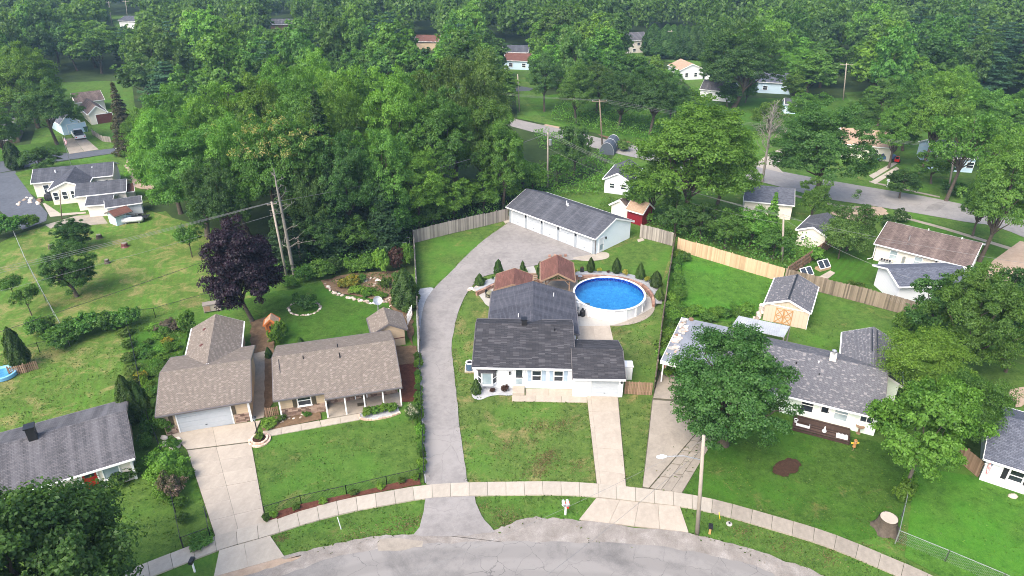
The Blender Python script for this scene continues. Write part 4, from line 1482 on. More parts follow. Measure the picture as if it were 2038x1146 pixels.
vent_pipe(rh, -1.6, 3.6, 3.4, 0.3, 0.07, 'black')
vent_pipe(rh, 0.2, 4.2, 3.6, 0.35, 0.06, 'white_panel')
vent_pipe(rh, 0.4, 3.0, 3.2, 0.25, 0.07, 'black')
MB().box(4.55, 8.6, 3.62, 4.64, 12.8, 3.68).box(5.0, 8.6, 3.62, 5.08, 12.8, 3.68).build('ridge_vent', M['black'], rh)

# tattered debris lying along the carport roof edge
dbs = thing('roof_debris', 'tattered pink and white roofing scraps along the carport edge', 'debris', (O_.x, O_.y, 0), R(-25))
for k in range(46):
    b = MB()
    s_ = random.uniform(0.12, 0.38)
    b.prism([(s_ * math.cos(a) * random.uniform(.6, 1.1), s_ * math.sin(a) * random.uniform(.6, 1.1)) for a in (2 * PI * j / 6 for j in range(6))], 0, random.uniform(0.03, 0.14))
    o = link('scrap', b.mesh('scrap', M[random.choice(['paver', 'concrete_pale', 'paver', 'white_panel', 'picket'])]), dbs,
             (-12.85 + random.uniform(0, 0.8), random.uniform(1.2, 9.0), 2.625), random.uniform(0, 6))
    o.rotation_euler = (random.uniform(-.1, .1), random.uniform(-.1, .1), random.uniform(0, 6))

dk = thing('front_deck', 'dark stained timber deck in front of the pale green wall', 'deck', (O_.x, O_.y, 0), R(-25))
for k in range(13):
    MB().box(-0.9 + 0.0, 0.42 - 0.15 * (k + 1) + 0.012, 0.28, 3.6, 0.42 - 0.15 * k, 0.32).build('plank', M['dark_wood'], dk)
MB().box(-0.95, -1.62, 0.0, 3.65, -1.57, 0.27).build('skirt', M['dark_wood'], dk)
MB().box(3.61, -1.56, 0.0, 3.66, 0.4, 0.27).build('skirt', M['dark_wood'], dk)
for (u, lbl, mt) in ((-0.3, 'white flower pot at the deck corner', 'white_panel'), (1.9, 'white goose garden ornament on the dark deck', 'white_panel'), (2.75, 'low white planter box on the deck edge', 'white_panel')):
    pass


def on(o, x, y, z=0.0):
    return o.matrix_basis @ Vector((x, y, z))


# tan shed with crossed doors
ts = thing('shed', 'tan shed with crossbraced double doors and grey shingle roof', 'shed', P(1517, 637), R(-28))
gable(ts, 0, 4.5, 0.1, 6.6, 2.1, 0.95, 'y', M['tan'], M['shingle_mix'], M['trim'], 0.12, 0.12)
ft = (0, 0.1, 1, 0)
for u in (1.15, 2.05):
    d_ = MB().wbox(ft, u, u + 0.88, 0.12, 1.85, 0.0, 0.03).build('door', M['tan'], ts)
    b = MB()
    for (a, c) in (((u, .12), (u + .88, .12)), ((u, 1.85), (u + .88, 1.85)), ((u + .04, .12), (u + .04, 1.85)), ((u + .84, .12), (u + .84, 1.85)), ((u, .98), (u + .88, .98))):
        b.wbox(ft, min(a[0], c[0]) - (0.04 if a[0] == c[0] else 0), max(a[0], c[0]) + (0.04 if a[0] == c[0] else 0), min(a[1], c[1]) - 0.04, max(a[1], c[1]) + 0.04, 0.03, 0.05 + random.random() * .006)
    for z0_, z1_ in ((.15, .95), (1.0, 1.82)):
        b.beam((u + .08, 0.05, z0_), (u + .8, 0.05, z1_), 0.03, 0.08)
        b.beam((u + .08, 0.045, z1_), (u + .8, 0.045, z0_), 0.03, 0.08)
    b.build('brace_frame', M['door_wood'], d_)
MB().wbox((4.5, 0.1, 0, 1), -0.05, 0.05, 0, 2.1, 0.0, 0.05).build('corner_trim', M['trim'], ts)
MB().wbox(ft, 0.0, 4.5, 2.08, 2.16, 0.0, 0.04).build('trim_band', M['trim'], ts)
MB().box(2.1, 0.0, 3.23, 2.3, 6.6, 3.27).build('ridge_vent', M['black'], ts)

# metal lean-to roof
a, b_, c, d = P(1455, 650, 2.0), P(1560, 672, 2.0), P(1572, 650, 2.25), P(1470, 629, 2.25)
lt = thing('lean_to', 'corrugated metal lean-to roof beside the tan shed', 'lean-to', (0, 0, 0))
mb = MB()
mb.hexa([a, b_, c, d, a + Vector((0, 0, .04)), b_ + Vector((0, 0, .04)), c + Vector((0, 0, .04)), d + Vector((0, 0, .04))])
o = mb.build('metal_roof', M['metal_roof'], lt)
rib = MB()
for k in range(24):
    t = (k + 0.5) / 24
    rib.beam(a.lerp(b_, t) + Vector((0, 0, .06)), d.lerp(c, t) + Vector((0, 0, .06)), 0.05, 0.04, a=random.random())
stuff(rib.build('ribs', M['metal_roof'], lt))
for q in (a, b_, c, d):
    MB().box(q.x - .05, q.y - .05, 0, q.x + .05, q.y + .05, q.z - 0.005).build('post', M['fence_grey'], lt)

# ------------------------------------------------------------------ far-left front house (purple-grey roof, red door)
O2 = P(268, 938)
fh = thing('house', 'house with purple grey roof, black chimney and red front door', 'house', (O2.x, O2.y, 0), R(29.5))
gable(fh, -12.0, 0.15, -0.95, 6.7, 2.35, 1.45, 'x', M['beige'], M['shingle_left'], M['trim'], 0.45, 0.3, ridge=2.95, quiet=True)
f = (-12.0, -0.95, 1, 0)
door(fh, f, 8.75, 0.1, 0.95, 2.0, 'red_door', [(0.7, 0.85)])
window(fh, f, 10.05, 0.75, 1.2, 1.3, pane='glass_pale', bars=(0, 0))
window(fh, f, 10.05, 0.15, 1.2, 0.5, pane='glass', bars=(1, 0), sill=False)
MB().wbox(f, 12.0, 12.17, 0, 2.3, 0.0, 0.08).build('corner_trim', M['trim'], fh)
MB().wbox(f, 8.45, 8.6, 0, 2.3, 0.0, 0.10).build('corner_trim', M['trim'], fh)
ch = MB().box(-6.2, 2.5, 3.4, -5.6, 3.1, 4.9).build('chimney', M['black'], fh)
MB().box(-6.28, 2.42, 4.9, -5.52, 3.18, 5.0).build('chimney_cap', M['metal_dark'], ch)
vent_pipe(fh, -9.6, 1.6, 3.4, 0.4, 0.08, 'black')

# bottom-right house
O3 = P(1948, 955)
br = thing('house', 'white house with blue grey roof and black shutters at the lush lawn', 'house', (O3.x, O3.y, 0), R(-33))
gable(br, 0, 13.0, 0, 7.6, 2.4, 1.5, 'x', M['white'], M['shingle_blue'], M['trim'], 0.4, 0.3)
f = (0, 0, 1, 0)
for u in (1.55, 5.2):
    window(br, f, u, 0.9, 1.0, 1.1, pane='glass', bars=(0, 1))
    shutters(br, f, u, 0.85, 1.0, 1.2, 'shutter_dark')
vent_pipe(br, 3.2, 2.6, 3.3, 0.35, 0.06, 'white_panel')

# house behind the striped lawn
O4 = P(1733, 520)
rr = thing('house', 'beige house with mottled brown roof and small rear deck', 'house', (O4.x, O4.y, 0), R(-41))
gable(rr, 0.1, 10.3, 0.55, 9.0, 2.45, 1.5, 'x', M['beige'], M['shingle_old'], M['trim'], 0.4, 0.3)
f = (0, 0.55, 1, 0)
window(rr, f, 1.75, 0.8, 0.95, 1.25, pane='glass_pale')
window(rr, f, 4.6, 0.75, 0.95, 1.25, pane='glass_pale')
MB().wbox(f, 3.35, 3.65, 0.4, 1.6, 0, 0.14).build('meter_box', M['steel'], rr)
dd = MB().wbox(f, 7.5, 9.1, 0.2, 2.2, 0, 0.04).build('patio_door', M['trim'], rr)
MB().wbox(f, 7.58, 8.25, 0.3, 2.1, 0.04, 0.05).build('pane', M['glass'], dd)
MB().wbox(f, 8.35, 9.02, 0.3, 2.1, 0.04, 0.05).build('pane', M['glass'], dd)
fr_ = (10.3, 0.55, 0, 1)
door(rr, fr_, 6.2, 0.1, 0.9, 2.0, 'shutter_dark')
wall_lamp(rr, f, 7.0, 1.8)
vent_pipe(rr, 3.2, 2.2, 3.1, 0.7, 0.05, 'steel', 'antenna_mast')
vent_pipe(rr, 4.6, 4.8, 3.95, 0.35, 0.08)
vent_pipe(rr, 8.4, 4.7, 3.95, 0.3, 0.09)
MB().tube([(0.0, 0.45, 2.3), (0.0, 0.42, 0.4), (-0.5, 0.2, 0.1)], 0.06, 6).build('downspout', M['trim'], rr)
pk = thing('rear_deck', 'low pine deck behind the beige house', 'deck', (O4.x, O4.y, 0), R(-41))
for k in range(17):
    MB().box(6.3, -2.6 + 0.15 * k, 0.2, 9.6, -2.6 + 0.15 * k + 0.14, 0.25).build('plank', M['pallet'], pk)
MB().box(6.3, -2.66, 0, 9.6, -2.61, 0.2).build('skirt', M['pallet'], pk)
tb = thing('patio_table', 'round wire patio table on the pine deck', 'table', on(pk, 7.7, -1.3, 0.25))
MB().lathe(0, 0, [(0.65, 0.68), (0.65, 0.72)], 20).build('table_top', M['stone'], tb)
for k in range(4):
    a = k * PI / 2 + .4
    MB().tube([(0.5 * math.cos(a), 0.5 * math.sin(a), 0.0), (0.2 * math.cos(a), 0.2 * math.sin(a), 0.68)], 0.03, 6).build('leg', M['metal_dark'], tb)


def patio_chair(loc, rz, label, mat='metal_dark', group=None):
    t = thing('patio_chair', label, 'chair', loc, rz, group)
    MB().box(-0.24, -0.24, 0.40, 0.24, 0.24, 0.45).build('seat', M[mat], t)
    b = MB()
    b.hexa([(-0.24, 0.2, 0.45), (0.24, 0.2, 0.45), (0.24, 0.24, 0.45), (-0.24, 0.24, 0.45), (-0.24, 0.3, 0.95), (0.24, 0.3, 0.95), (0.24, 0.34, 0.95), (-0.24, 0.34, 0.95)])
    b.build('backrest', M[mat], t)
    for sx in (-1, 1):
        for sy in (-1, 1):
            MB().box(sx * .22 - .02, sy * .22 - .02, 0, sx * .22 + .02, sy * .22 + .02, 0.4).build('leg', M[mat], t)
    return t


for k in range(4):
    a = k * PI / 2 + 0.1
    patio_chair(on(pk, 7.7 + 1.0 * math.cos(a), -1.3 + 1.0 * math.sin(a), 0.25), R(-41) + a - PI / 2, 'thin framed chair around the wire table on the pine deck', 'picket', 'chairs round the deck table')
hp = thing('planter_cart', 'white two tier cart with pots against the beige wall', 'cart', on(rr, 1.9, -0.15, 0), R(-41))
MB().box(-0.9, -0.35, 0.05, 0.5, 0.3, 0.6).build('box', M['white_panel'], hp)
MB().box(-0.95, -0.4, 0.6, 0.55, 0.35, 0.66).build('shelf', M['steel'], hp)
for k in range(4):
    MB().lathe(-0.7 + .32 * k, 0, [(0.08, 0.66), (0.13, 0.86)], 8).build('pot', M['black'], hp)

# white garage beside it, blue-grey roof
O5 = P(1778, 603)
wg = thing('garage', 'white garage with blue grey roof behind the weathered fence', 'garage', (O5.x, O5.y, 0), R(3))
gable(wg, 0, 8.0, -0.3, 4.4, 2.6, 0.75, 'x', M['white'], M['shingle_blue'], M['trim'], 0.5, 0.45)

# ------------------------------------------------------------------ small houses and outbuildings by their base line
def block(name, label, cat, A, B_, depth, h, rise, axis, wall, roof, trim='trim', over=0.3, rake=0.2, wins=(), doors=(), gdoors=(), group=None, rot=None):
    loc, rz, wd = frame_at(P(*A), P(*B_))
    if rot is not None:
        rz = R(rot)
    t = thing(name, label, cat, loc, rz, group)
    gable(t, 0, wd, 0, depth, h, rise, axis, M[wall], M[roof], M[trim], over, rake, cap=False)
    F = FR(0, wd, 0, depth)
    for (fc, u, z, w_, hh) in wins:
        window(t, F[fc], u, z, w_, hh, bars=(0, 1), sill=False)
    for (fc, u, w_, mt) in doors:
        door(t, F[fc], u, 0.05, w_, 1.95, mt)
    for (fc, u, w_, mt) in gdoors:
        garage_door(t, F[fc], u, 0.05, w_, 2.0, mt)
    return t, wd


block('cottage', 'pale grey cottage with dark roof and two small windows in its gable', 'house', (1202, 383), (1249, 392), 7.5, 2.4, 1.1, 'y', 'grey_siding', 'shingle_5',
      wins=(('front', 0.8, 0.9, 0.9, 0.9), ('front', 2.7, 0.9, 0.9, 0.9)), rot=-22)
block('barn_shed', 'barn red shed with tan roof behind the long garage', 'shed', (1247, 441), (1277, 450), 2.6, 2.1, 1.0, 'x', 'red_siding', 'shingle_tan', rot=-42)
block('barn_shed', 'small white shed with dark brown barn roof beside the red shed', 'shed', (1216, 427), (1240, 440), 3.2, 1.7, 1.0, 'y', 'cream', 'shingle_old', rot=-42)
block('house', 'blue grey roofed house half hidden between trees and street', 'house', (1478, 428), (1572, 438), 7.0, 2.4, 1.2, 'x', 'beige', 'shingle_blue', rot=-17)
block('outbuilding', 'cream outbuilding with patched dark roof behind the brown rail fence', 'shed', (1583, 486), (1628, 505), 6.0, 2.2, 0.8, 'y', 'cream', 'shingle_5', wins=(('front', 0.5, 0.8, 0.5, 0.6),), rot=-38)

wl = thing('house', 'cream house with grey cross gabled roof beside dark asphalt drive', 'house', P(72, 390), R(20))
gable(wl, 0.4, 11.6, -1.0, 5.4, 2.5, 1.15, 'x', M['cream'], M['shingle_5'], M['trim'], 0.3, 0.2)
gable(wl, 3.7, 8.6, -5.8, 2.0, 2.5, 1.05, 'y', M['cream'], M['shingle_wing'], M['trim'], 0.25, 0.15)
gable(wl, 7.9, 14.6, -9.9, -4.6, 2.4, 1.0, 'x', M['cream'], M['shingle_5'], M['trim'], 0.25, 0.15)
for (u, w_) in ((3.9, 0.8), (5.1, 0.8), (6.3, 0.6), (7.3, 0.55)):
    window(wl, (0, -5.8, 1, 0), u, 0.8, w_, 1.3, frame='trim', pane='glass', sill=False)
window(wl, (0, -1.0, 1, 0), 1.6, 0.6, 0.9, 1.4, pane='glass', sill=False)
window(wl, (0, -1.0, 1, 0), 9.3, 0.9, 1.2, 0.9, pane='glass', sill=False)
shutters(wl, (0, -1.0, 1, 0), 9.3, 0.9, 1.2, 0.9, 'shutter_dark')
vent_pipe(wl, 3.5, 0.8, 3.1, 0.6, 0.12)
vent_pipe(wl, 8.7, 1.2, 3.2, 0.35, 0.1)
block('shed', 'cream shed with dark sloping roof against the grey gabled house', 'shed', (180, 432), (227, 428), 3.6, 1.9, 0.6, 'x', 'cream', 'shingle_5')
block('shed', 'cream shed with mauve roof beside the grey gabled house', 'shed', (234, 407), (271, 402), 3.0, 1.9, 0.6, 'x', 'cream', 'shingle_red')
block('shed', 'long shed with black roof beside parked trailer', 'shed', (219, 436), (286, 426), 2.8, 1.9, 0.45, 'x', 'grey_siding', 'shingle_5', doors=(('left', 0.6, 0.8, 'white_panel'),))
block('shed', 'small pale shed with rusty red roof', 'shed', (234, 450), (264, 440), 2.0, 1.6, 0.45, 'x', 'sky_siding', 'shingle_red', trim='gutter_dark')
block('garage_house', 'brown roofed bungalow with dark garage door on bright meadow', 'house', (183, 249), (217, 244), 9, 2.5, 1.4, 'y', 'cream', 'shingle_old', gdoors=(('front', 1.2, 3.2, 'brown_door'),))
block('bungalow', 'long brown roofed bungalow behind the dark garage door', 'house', (158, 226), (212, 219), 7, 2.5, 1.4, 'x', 'cream', 'shingle_old')
block('house', 'pale blue house above the parked pickup truck', 'house', (128, 270), (162, 264), 9, 2.6, 1.6, 'y', 'sky_siding', 'shingle_blue', gdoors=(('front', 1.0, 3.4, 'sky_siding'),))
block('house', 'dark roofed house behind the big leafy tree across the dark asphalt road', 'house', (-40, 292), (40, 283), 8, 2.5, 1.4, 'x', 'shutter_brown', 'shingle_left', wins=(('front', 3.5, 0.7, 2, 1.2),))
block('house', 'bungalow with rust orange roof edge and white gable', 'house', (1003, 138), (1052, 140), 8, 2.7, 1.4, 'x', 'sky_siding', 'shingle_red', wins=(('front', 1.5, 0.8, 1.2, 1.2), ('front', 5.5, 0.8, 1.2, 1.2)))
block('house', 'grey roofed bungalow behind the rust roofed one', 'house', (1000, 121), (1050, 122), 8, 2.7, 1.5, 'x', 'white', 'shingle_5')
block('house', 'two tone house with dark roof and cream chimney end', 'house', (1246, 107), (1290, 104), 9, 4.2, 1.8, 'x', 'beige', 'shingle_left', wins=(('front', 1.2, 2.4, 1.2, 1.0), ('front', 4, 2.4, 1.2, 1.0), ('front', 2.5, 0.5, 1.2, 1.0)))
block('house', 'white house with tan roof at the edge of green lawn', 'house', (1352, 160), (1398, 158), 8, 2.8, 1.5, 'y', 'white', 'shingle_tan', wins=(('front', 1.5, 0.8, 1, 1.2), ('front', 4.2, 0.8, 1, 1.2)))
block('house', 'white gabled house beside the tan roofed one', 'house', (1402, 159), (1434, 161), 8, 2.8, 1.5, 'y', 'white', 'shingle_tan', wins=(('front', 1.2, 0.8, 1, 1.2), ('front', 3.2, 0.8, 1, 1.2)))
block('house', 'white house with dark brown roof under the tall dark tree', 'house', (1392, 198), (1452, 204), 8, 2.6, 1.5, 'x', 'white', 'shingle_left', wins=(('front', 2, 0.8, 1, 1.1), ('front', 5, 0.8, 1, 1.1)))
block('house', 'pale long house behind the tall dark tree', 'house', (1500, 184), (1572, 188), 9, 2.8, 1.5, 'x', 'sky_siding', 'shingle_blue', wins=(('front', 2, 0.8, 1.2, 1.1), ('front', 7, 0.8, 1.2, 1.1)))
block('house', 'tan house with pinkish brown roof beyond the street with the grey patch', 'house', (1668, 312), (1748, 306), 10, 2.6, 1.6, 'x', 'beige', 'shingle_tan', wins=(('right', 2.0, 0.8, 1.0, 1.1), ('front', 5.5, 0.9, 1, 1.1)), rot=-20)
block('house', 'grey roofed house under arching trees with maroon porch', 'house', (1850, 338), (1935, 345), 9, 2.6, 1.6, 'x', 'sky_siding', 'shingle_blue', wins=(('front', 2, 0.8, 1.2, 1.1), ('front', 5.5, 0.8, 1.2, 1.1)), rot=-14)
block('shed', 'tiny slate roofed shed beyond the bare tree', 'shed', (1560, 226), (1582, 227), 3.5, 2.2, 0.9, 'x', 'sky_siding', 'shingle_5')
block('house', 'dark hip roofed house deep in the wood', 'house', (540, 64), (590, 64), 9, 3.0, 1.5, 'x', 'picket', 'shingle_left')
block('house', 'white walled building in the wood clearing', 'house', (240, 56), (285, 58), 8, 3.0, 1.4, 'x', 'white', 'shingle_5')
block('house', 'orange roofed building behind the wood', 'house', (826, 100), (872, 101), 8, 3.0, 1.5, 'x', 'tan_h', 'shingle_red')

# arched grey canvas shelter
A, B_ = P(1192, 306), P(1222, 309)
loc, rz, wd = frame_at(A, B_)
cv = thing('canvas_shelter', 'grey arched canvas shelter beside the street', 'shelter', loc, rz)
b = MB()
prof = [(wd / 2 - wd / 2 * math.cos(PI * k / 8), 2.3 * math.sin(PI * k / 8)) for k in range(9)]
for k in range(8):
    b.face([(prof[k][0], 0, prof[k][1]), (prof[k + 1][0], 0, prof[k + 1][1]), (prof[k + 1][0], 6, prof[k + 1][1]), (prof[k][0], 6, prof[k][1])])
b.face([(x, 0, z) for x, z in prof[::-1]])
b.face([(x, 6, z) for x, z in prof])
b.build('cover', M['canvas'], cv)
for y_ in (0.0, 3.0, 6.0):
    MB().tube([(x, y_, z + 0.01) for x, z in prof], 0.05, 5).build('hoop', M['steel'], cv)


# ------------------------------------------------------------------ fences
def fence(label, px, h, mat, bw=0.14, gap=0.006, picket=False, rails_front=False, world=False, jit=0.03, hs=None):
    pts = px if world else [P(*q) for q in px]
    t = thing('board_fence', label, 'fence', (pts[0].x, pts[0].y, 0))
    o0 = Vector((pts[0].x, pts[0].y, 0))
    for si, (a, c) in enumerate(zip(pts, pts[1:])):
        L = (c - a).length
        d = (c - a) / L
        n = max(1, round(L / 2.4))
        for k in range(n):
            p0, p1 = a.lerp(c, k / n) - o0, a.lerp(c, (k + 1) / n) - o0
            f = (p0.x, p0.y, d.x, d.y)
            pl_ = (p1 - p0).length
            hh = h * random.uniform(0.97, 1.02)
            b = MB()
            m = int(pl_ / (bw + gap))
            st = pl_ / m
            for j in range(m):
                zt = hh + random.uniform(-jit, jit) * 0.6
                nn = random.uniform(-0.008, 0.008)
                if picket:
                    zt -= 0.05 * abs((j % 2) - .5)
                b.wbox(f, j * st + gap / 2, (j + 1) * st - gap / 2, 0.04 + random.uniform(0, .03), zt, nn, 0.022 + nn)
            stuff(b.build('fence_panel', mat, t))
            rn = (0.03, 0.09) if rails_front else (-0.07, -0.012)
            for zr in (0.35, h * 0.55, h - 0.25) if h > 1.3 else (0.3, h - 0.25):
                MB().wbox(f, 0.0, pl_, zr, zr + 0.09, *rn).build('rail', mat, t)
            pn = (0.03, 0.13) if rails_front else (-0.12, -0.012)
            MB().wbox(f, -0.05, 0.05, 0, hh + 0.06, *pn).build('post', mat, t)
    return t


fence('weathered grey board fence behind the grass beside the long garage', [(824, 484), (895, 466), (965, 450), (1012, 438)], 1.95, M['fence_grey'])
fence('weathered grey board fence running edge-on along the asphalt drive', [(824, 486), (828, 560), (832, 640), (836, 700)], 1.8, M['fence_grey'])
fence('tall weathered grey board fence beside the gable of the long garage', [(1273, 473), (1306, 481), (1338, 490)], 2.0, M['fence_grey'])
fence('weathered board fence between pool yard and the lush lawn', [(1340, 492), (1334, 530), (1325, 590), (1315, 660), (1308, 720), (1301, 777)], 1.85, M['fence_old'])
fence('new pale cedar board fence behind the lush lawn', [(1347, 499), (1417, 520), (1490, 542), (1557, 562)], 1.95, M['fence_tan'])
fence('long uneven grey brown board fence behind the tan shed', [(1560, 563), (1640, 584), (1725, 606), (1820, 632)], 1.95, M['fence_old'], jit=0.07)
fence('brown board fence showing its rails beside the vegetable beds', [(1563, 556), (1610, 523), (1662, 486), (1700, 462)], 1.75, M['picket'], rails_front=True)
fence('short brown picket fence beside the single garage door', [(1243, 784), (1270, 786), (1297, 787)], 1.45, M['picket'], 0.11, 0.025)
fence('low slatted wooden fence beside the porch corner', [(531, 831), (556, 826)], 1.0, M['picket'], 0.10, 0.05)
fence('low slatted wooden fence beside the columnar evergreen', [(20, 748), (52, 742), (78, 734)], 1.0, M['picket'], 0.10, 0.05)
fence('dark brown board fence beside the white house with black shutters', [(1888, 905), (1915, 925), (1946, 951)], 1.6, M['picket'])
fence('pale picket fence beside the meadow bungalow', [(184, 268), (205, 282), (222, 284)], 1.2, M['fence_grey'])
fence('old leaning boards at the end of the lawn beside the dense tree', [(2010, 700), (2045, 715), (2090, 735)], 1.5, M['fence_old'])


def chainlink(label, px, h, post='steel', mesh=True, wire=0.006, sp=0.16, every=3.0):
    pts = [P(*q) for q in px]
    o0 = Vector((pts[0].x, pts[0].y, 0))
    t = thing('chain_link_fence', label, 'fence', o0)
    for a, c in zip(pts, pts[1:]):
        L = (c - a).length
        d = (c - a) / L
        n = max(1, round(L / every))
        for k in range(n + 1):
            p = a.lerp(c, k / n) - o0
            MB().tube([(p.x, p.y, 0), (p.x, p.y, h + 0.05)], 0.035, 6).build('post', M[post], t)
        p0, p1 = a - o0, c - o0
        MB().tube([(p0.x, p0.y, h), (p1.x, p1.y, h)], 0.025, 5).build('top_rail', M[post], t)
        if mesh:
            b = MB()
            s = -h
            while s < L:
                for sg in (1, -1):
                    u0, u1 = s, s + h
                    z0, z1 = (0, h) if sg > 0 else (h, 0)
                    if u0 < 0:
                        z0 = z0 + (z1 - z0) * (-u0) / h
                        u0 = 0
                    if u1 > L:
                        z1 = z0 + (z1 - z0) * (L - u0) / max(1e-6, (u1 - u0))
                        u1 = L
                    q0, q1 = p0 + d * u0, p0 + d * u1
                    dz = Vector((0, 0, wire))
                    q0.z, q1.z = z0, z1
                    b.face([q0 - dz, q1 - dz, q1 + dz, q0 + dz])
                s += sp
            stuff(b.build('wire_mesh', M[post], t))
    return t


chainlink('black chain link fence along the brown house side of the asphalt drive', [(836, 702), (838, 790), (842, 880), (845, 962)], 1.2, 'metal_dark')
chainlink('low black wire fence behind the red mulch bed', [(528, 1026), (600, 1004), (690, 984), (770, 965), (835, 950)], 0.9, 'metal_dark', every=2.6)
chainlink('galvanised chain link fence on the lush lawn beside the stump', [(1783, 1078), (1880, 1118), (1990, 1165), (2090, 1215)], 1.1, 'steel')
chainlink('galvanised chain link fence with leaning posts behind the stump', [(1781, 1082), (1793, 1030), (1808, 960)], 1.25, 'steel', every=2.4)
chainlink('black chain link fence around the garden strip by the concrete drive', [(365, 1092), (350, 1020), (330, 930), (318, 890)], 1.1, 'metal_dark')
chainlink('black chain link fence crossing to the concrete drive edge', [(366, 1092), (420, 1072), (412, 1030)], 1.1, 'metal_dark')
chainlink('old chain link fence dividing the mown field from the garden', [(135, 655), (230, 640), (310, 632), (420, 600), (445, 590)], 1.2, 'metal_dark', every=4.0)
chainlink('chain link fence behind the columnar evergreen', [(-30, 745), (20, 722), (80, 702), (140, 690)], 1.2, 'metal_dark', every=3.5)
chainlink('long pale chain link fence down the side of the mown field', [(30, 470), (58, 535), (92, 600), (125, 660), (140, 690)], 1.2, 'steel', every=4.0)
chainlink('tall thin wire fence along the vegetable garden', [(258, 660), (272, 720), (286, 790), (300, 850), (318, 893)], 1.3, 'metal_dark', every=2.6)

# ------------------------------------------------------------------ utility poles and lines
POLE_TOPS = {}


def pole(key, label, base, top, h, mat='pole', arm=None, trans=False, ins=True, r=0.16, lamp=None):
    B0 = P(*base)
    T0 = P(top[0], top[1], h)
    t = thing('utility_pole', label, 'utility pole', B0)
    tx = max(-1.2, min(1.2, T0.x - B0.x))
    b = MB()
    b.tube([(0, 0, -0.3), (tx * 0.5, 0, h * 0.5), (tx, 0, h)], [r, r * 0.85, r * 0.68], 10, a=0.5)
    b.build('pole', M[mat], t, True)
    tops = [Vector((B0.x + tx, B0.y, h))]
    if arm:
        L, an, z = arm
        ca, sa = math.cos(R(an)), math.sin(R(an))
        cx = tx * z / h
        o = MB().beam((cx - ca * L / 2, -sa * L / 2 - .0, z), (cx + ca * L / 2, sa * L / 2, z), 0.1, 0.12).build('crossarm', M[mat], t)
        tops = []
        for s_ in (-0.46, 0.0, 0.46):
            MB().lathe(cx + ca * L * s_, sa * L * s_, [(0.03, z + .05), (0.05, z + 0.12), (0.02, z + 0.22)], 6).build('insulator', M['steel'], o)
            tops.append(Vector((B0.x + cx + ca * L * s_, B0.y + sa * L * s_, z + 0.22)))
    if trans:
        MB().lathe(tx * 0.85 + 0.4, 0, [(0.05, h * 0.78), (0.24, h * 0.785), (0.24, h * 0.88), (0.05, h * 0.89)], 12).build('transformer', M['steel'], t)
    if lamp:
        lp, lz = lamp
        e = P(lp[0], lp[1], lz) - B0
        e.y = max(-1.5, min(1.5, e.y))
        o = MB().tube([(tx * lz / h, 0, lz - 0.3), (tx * lz / h + (e.x - tx) * 0.5, e.y * 0.5, lz + 0.12), (e.x + 0.25, e.y, lz + 0.12)], 0.03, 6).build('lamp_arm', M['steel'], t)
        MB().tube([(e.x + 0.3, e.y, lz + 0.12), (e.x + 0.0, e.y, lz + 0.10), (e.x - 0.38, e.y, lz + 0.06)], [0.06, 0.17, 0.09], 8).build('lamp_head', M['white_panel'], o)
    POLE_TOPS[key] = (tops, Vector((B0.x + tx, B0.y, h)))
    return t


pole('R', 'pale wooden utility pole with street lamp arm on the verge', (1388, 1062), (1400, 865), 9.0, lamp=((1318, 911), 7.2))
pole('L', 'leaning utility pole with two short crossarms beside purple tree', (572, 557), (543, 398), 10.2, arm=(1.1, 30, 9.9))
pole('C', 'tall utility pole with crossarm behind the long garage', (1090, 377), (1090, 262), 9.5, arm=(1.3, 45, 9.1), trans=True)
pole('r', 'short wooden utility pole beside the cedar fence corner', (1557, 522), (1566, 434), 6.6, 'pole')
pole('S', 'brown utility pole with wide crossarm across the street', (1199, 290), (1200, 212), 9.0, 'pole_brown', arm=(3.0, 10, 8.7))
pole('T', 'pale leaning utility pole beside the juniper mound beyond the street', (1888, 380), (1902, 307), 8.0)
pole('U', 'white utility pole with crossarm in front of the tall conifers', (1678, 200), (1683, 150), 9.0, arm=(3.0, -10, 8.6))
pole('V', 'slim pale pole standing on the lawn beside the narrow dark tree', (1034, 222), (1031, 168), 8.5)
pole('W', 'utility pole with crossarm beside the dark clipped hedge', (1338, 118), (1342, 78), 9.0, arm=(2.4, 0, 8.6))
pole('X', 'vine wrapped utility pole beyond the tan house', (1746, 240), (1757, 185), 9.0, 'pole_brown', arm=(2.4, 20, 8.6))
pole('Y', 'broken old pole stub beside the dead tree', (598, 532), (590, 476), 4.2, 'pole_brown')
pole('Z', 'thin wooden lamp pole in the cream house yard', (122, 436), (113, 398), 4.5, 'pole_brown', r=0.08)
pole('D', 'utility pole beside the woodland clearing', (222, 46), (217, 22), 9.0, arm=(2, 0, 8.6))
pole('E', 'utility pole with wide crossarm in the hazy wood', (255, 44), (252, 20), 9.0, arm=(3, 0, 8.7))


def wire(label, a, c, sag=0.8, r=0.014, mat='wire', group=None):
    pts = []
    for k in range(15):
        t = k / 14
        p = Vector(a).lerp(Vector(c), t)
        p.z -= sag * 4 * t * (1 - t)
        pts.append(p)
    o = MB().tube(pts, r, 4, cap=False).build('power_line', M[mat], None)
    return tag(o, label, 'cable', group)


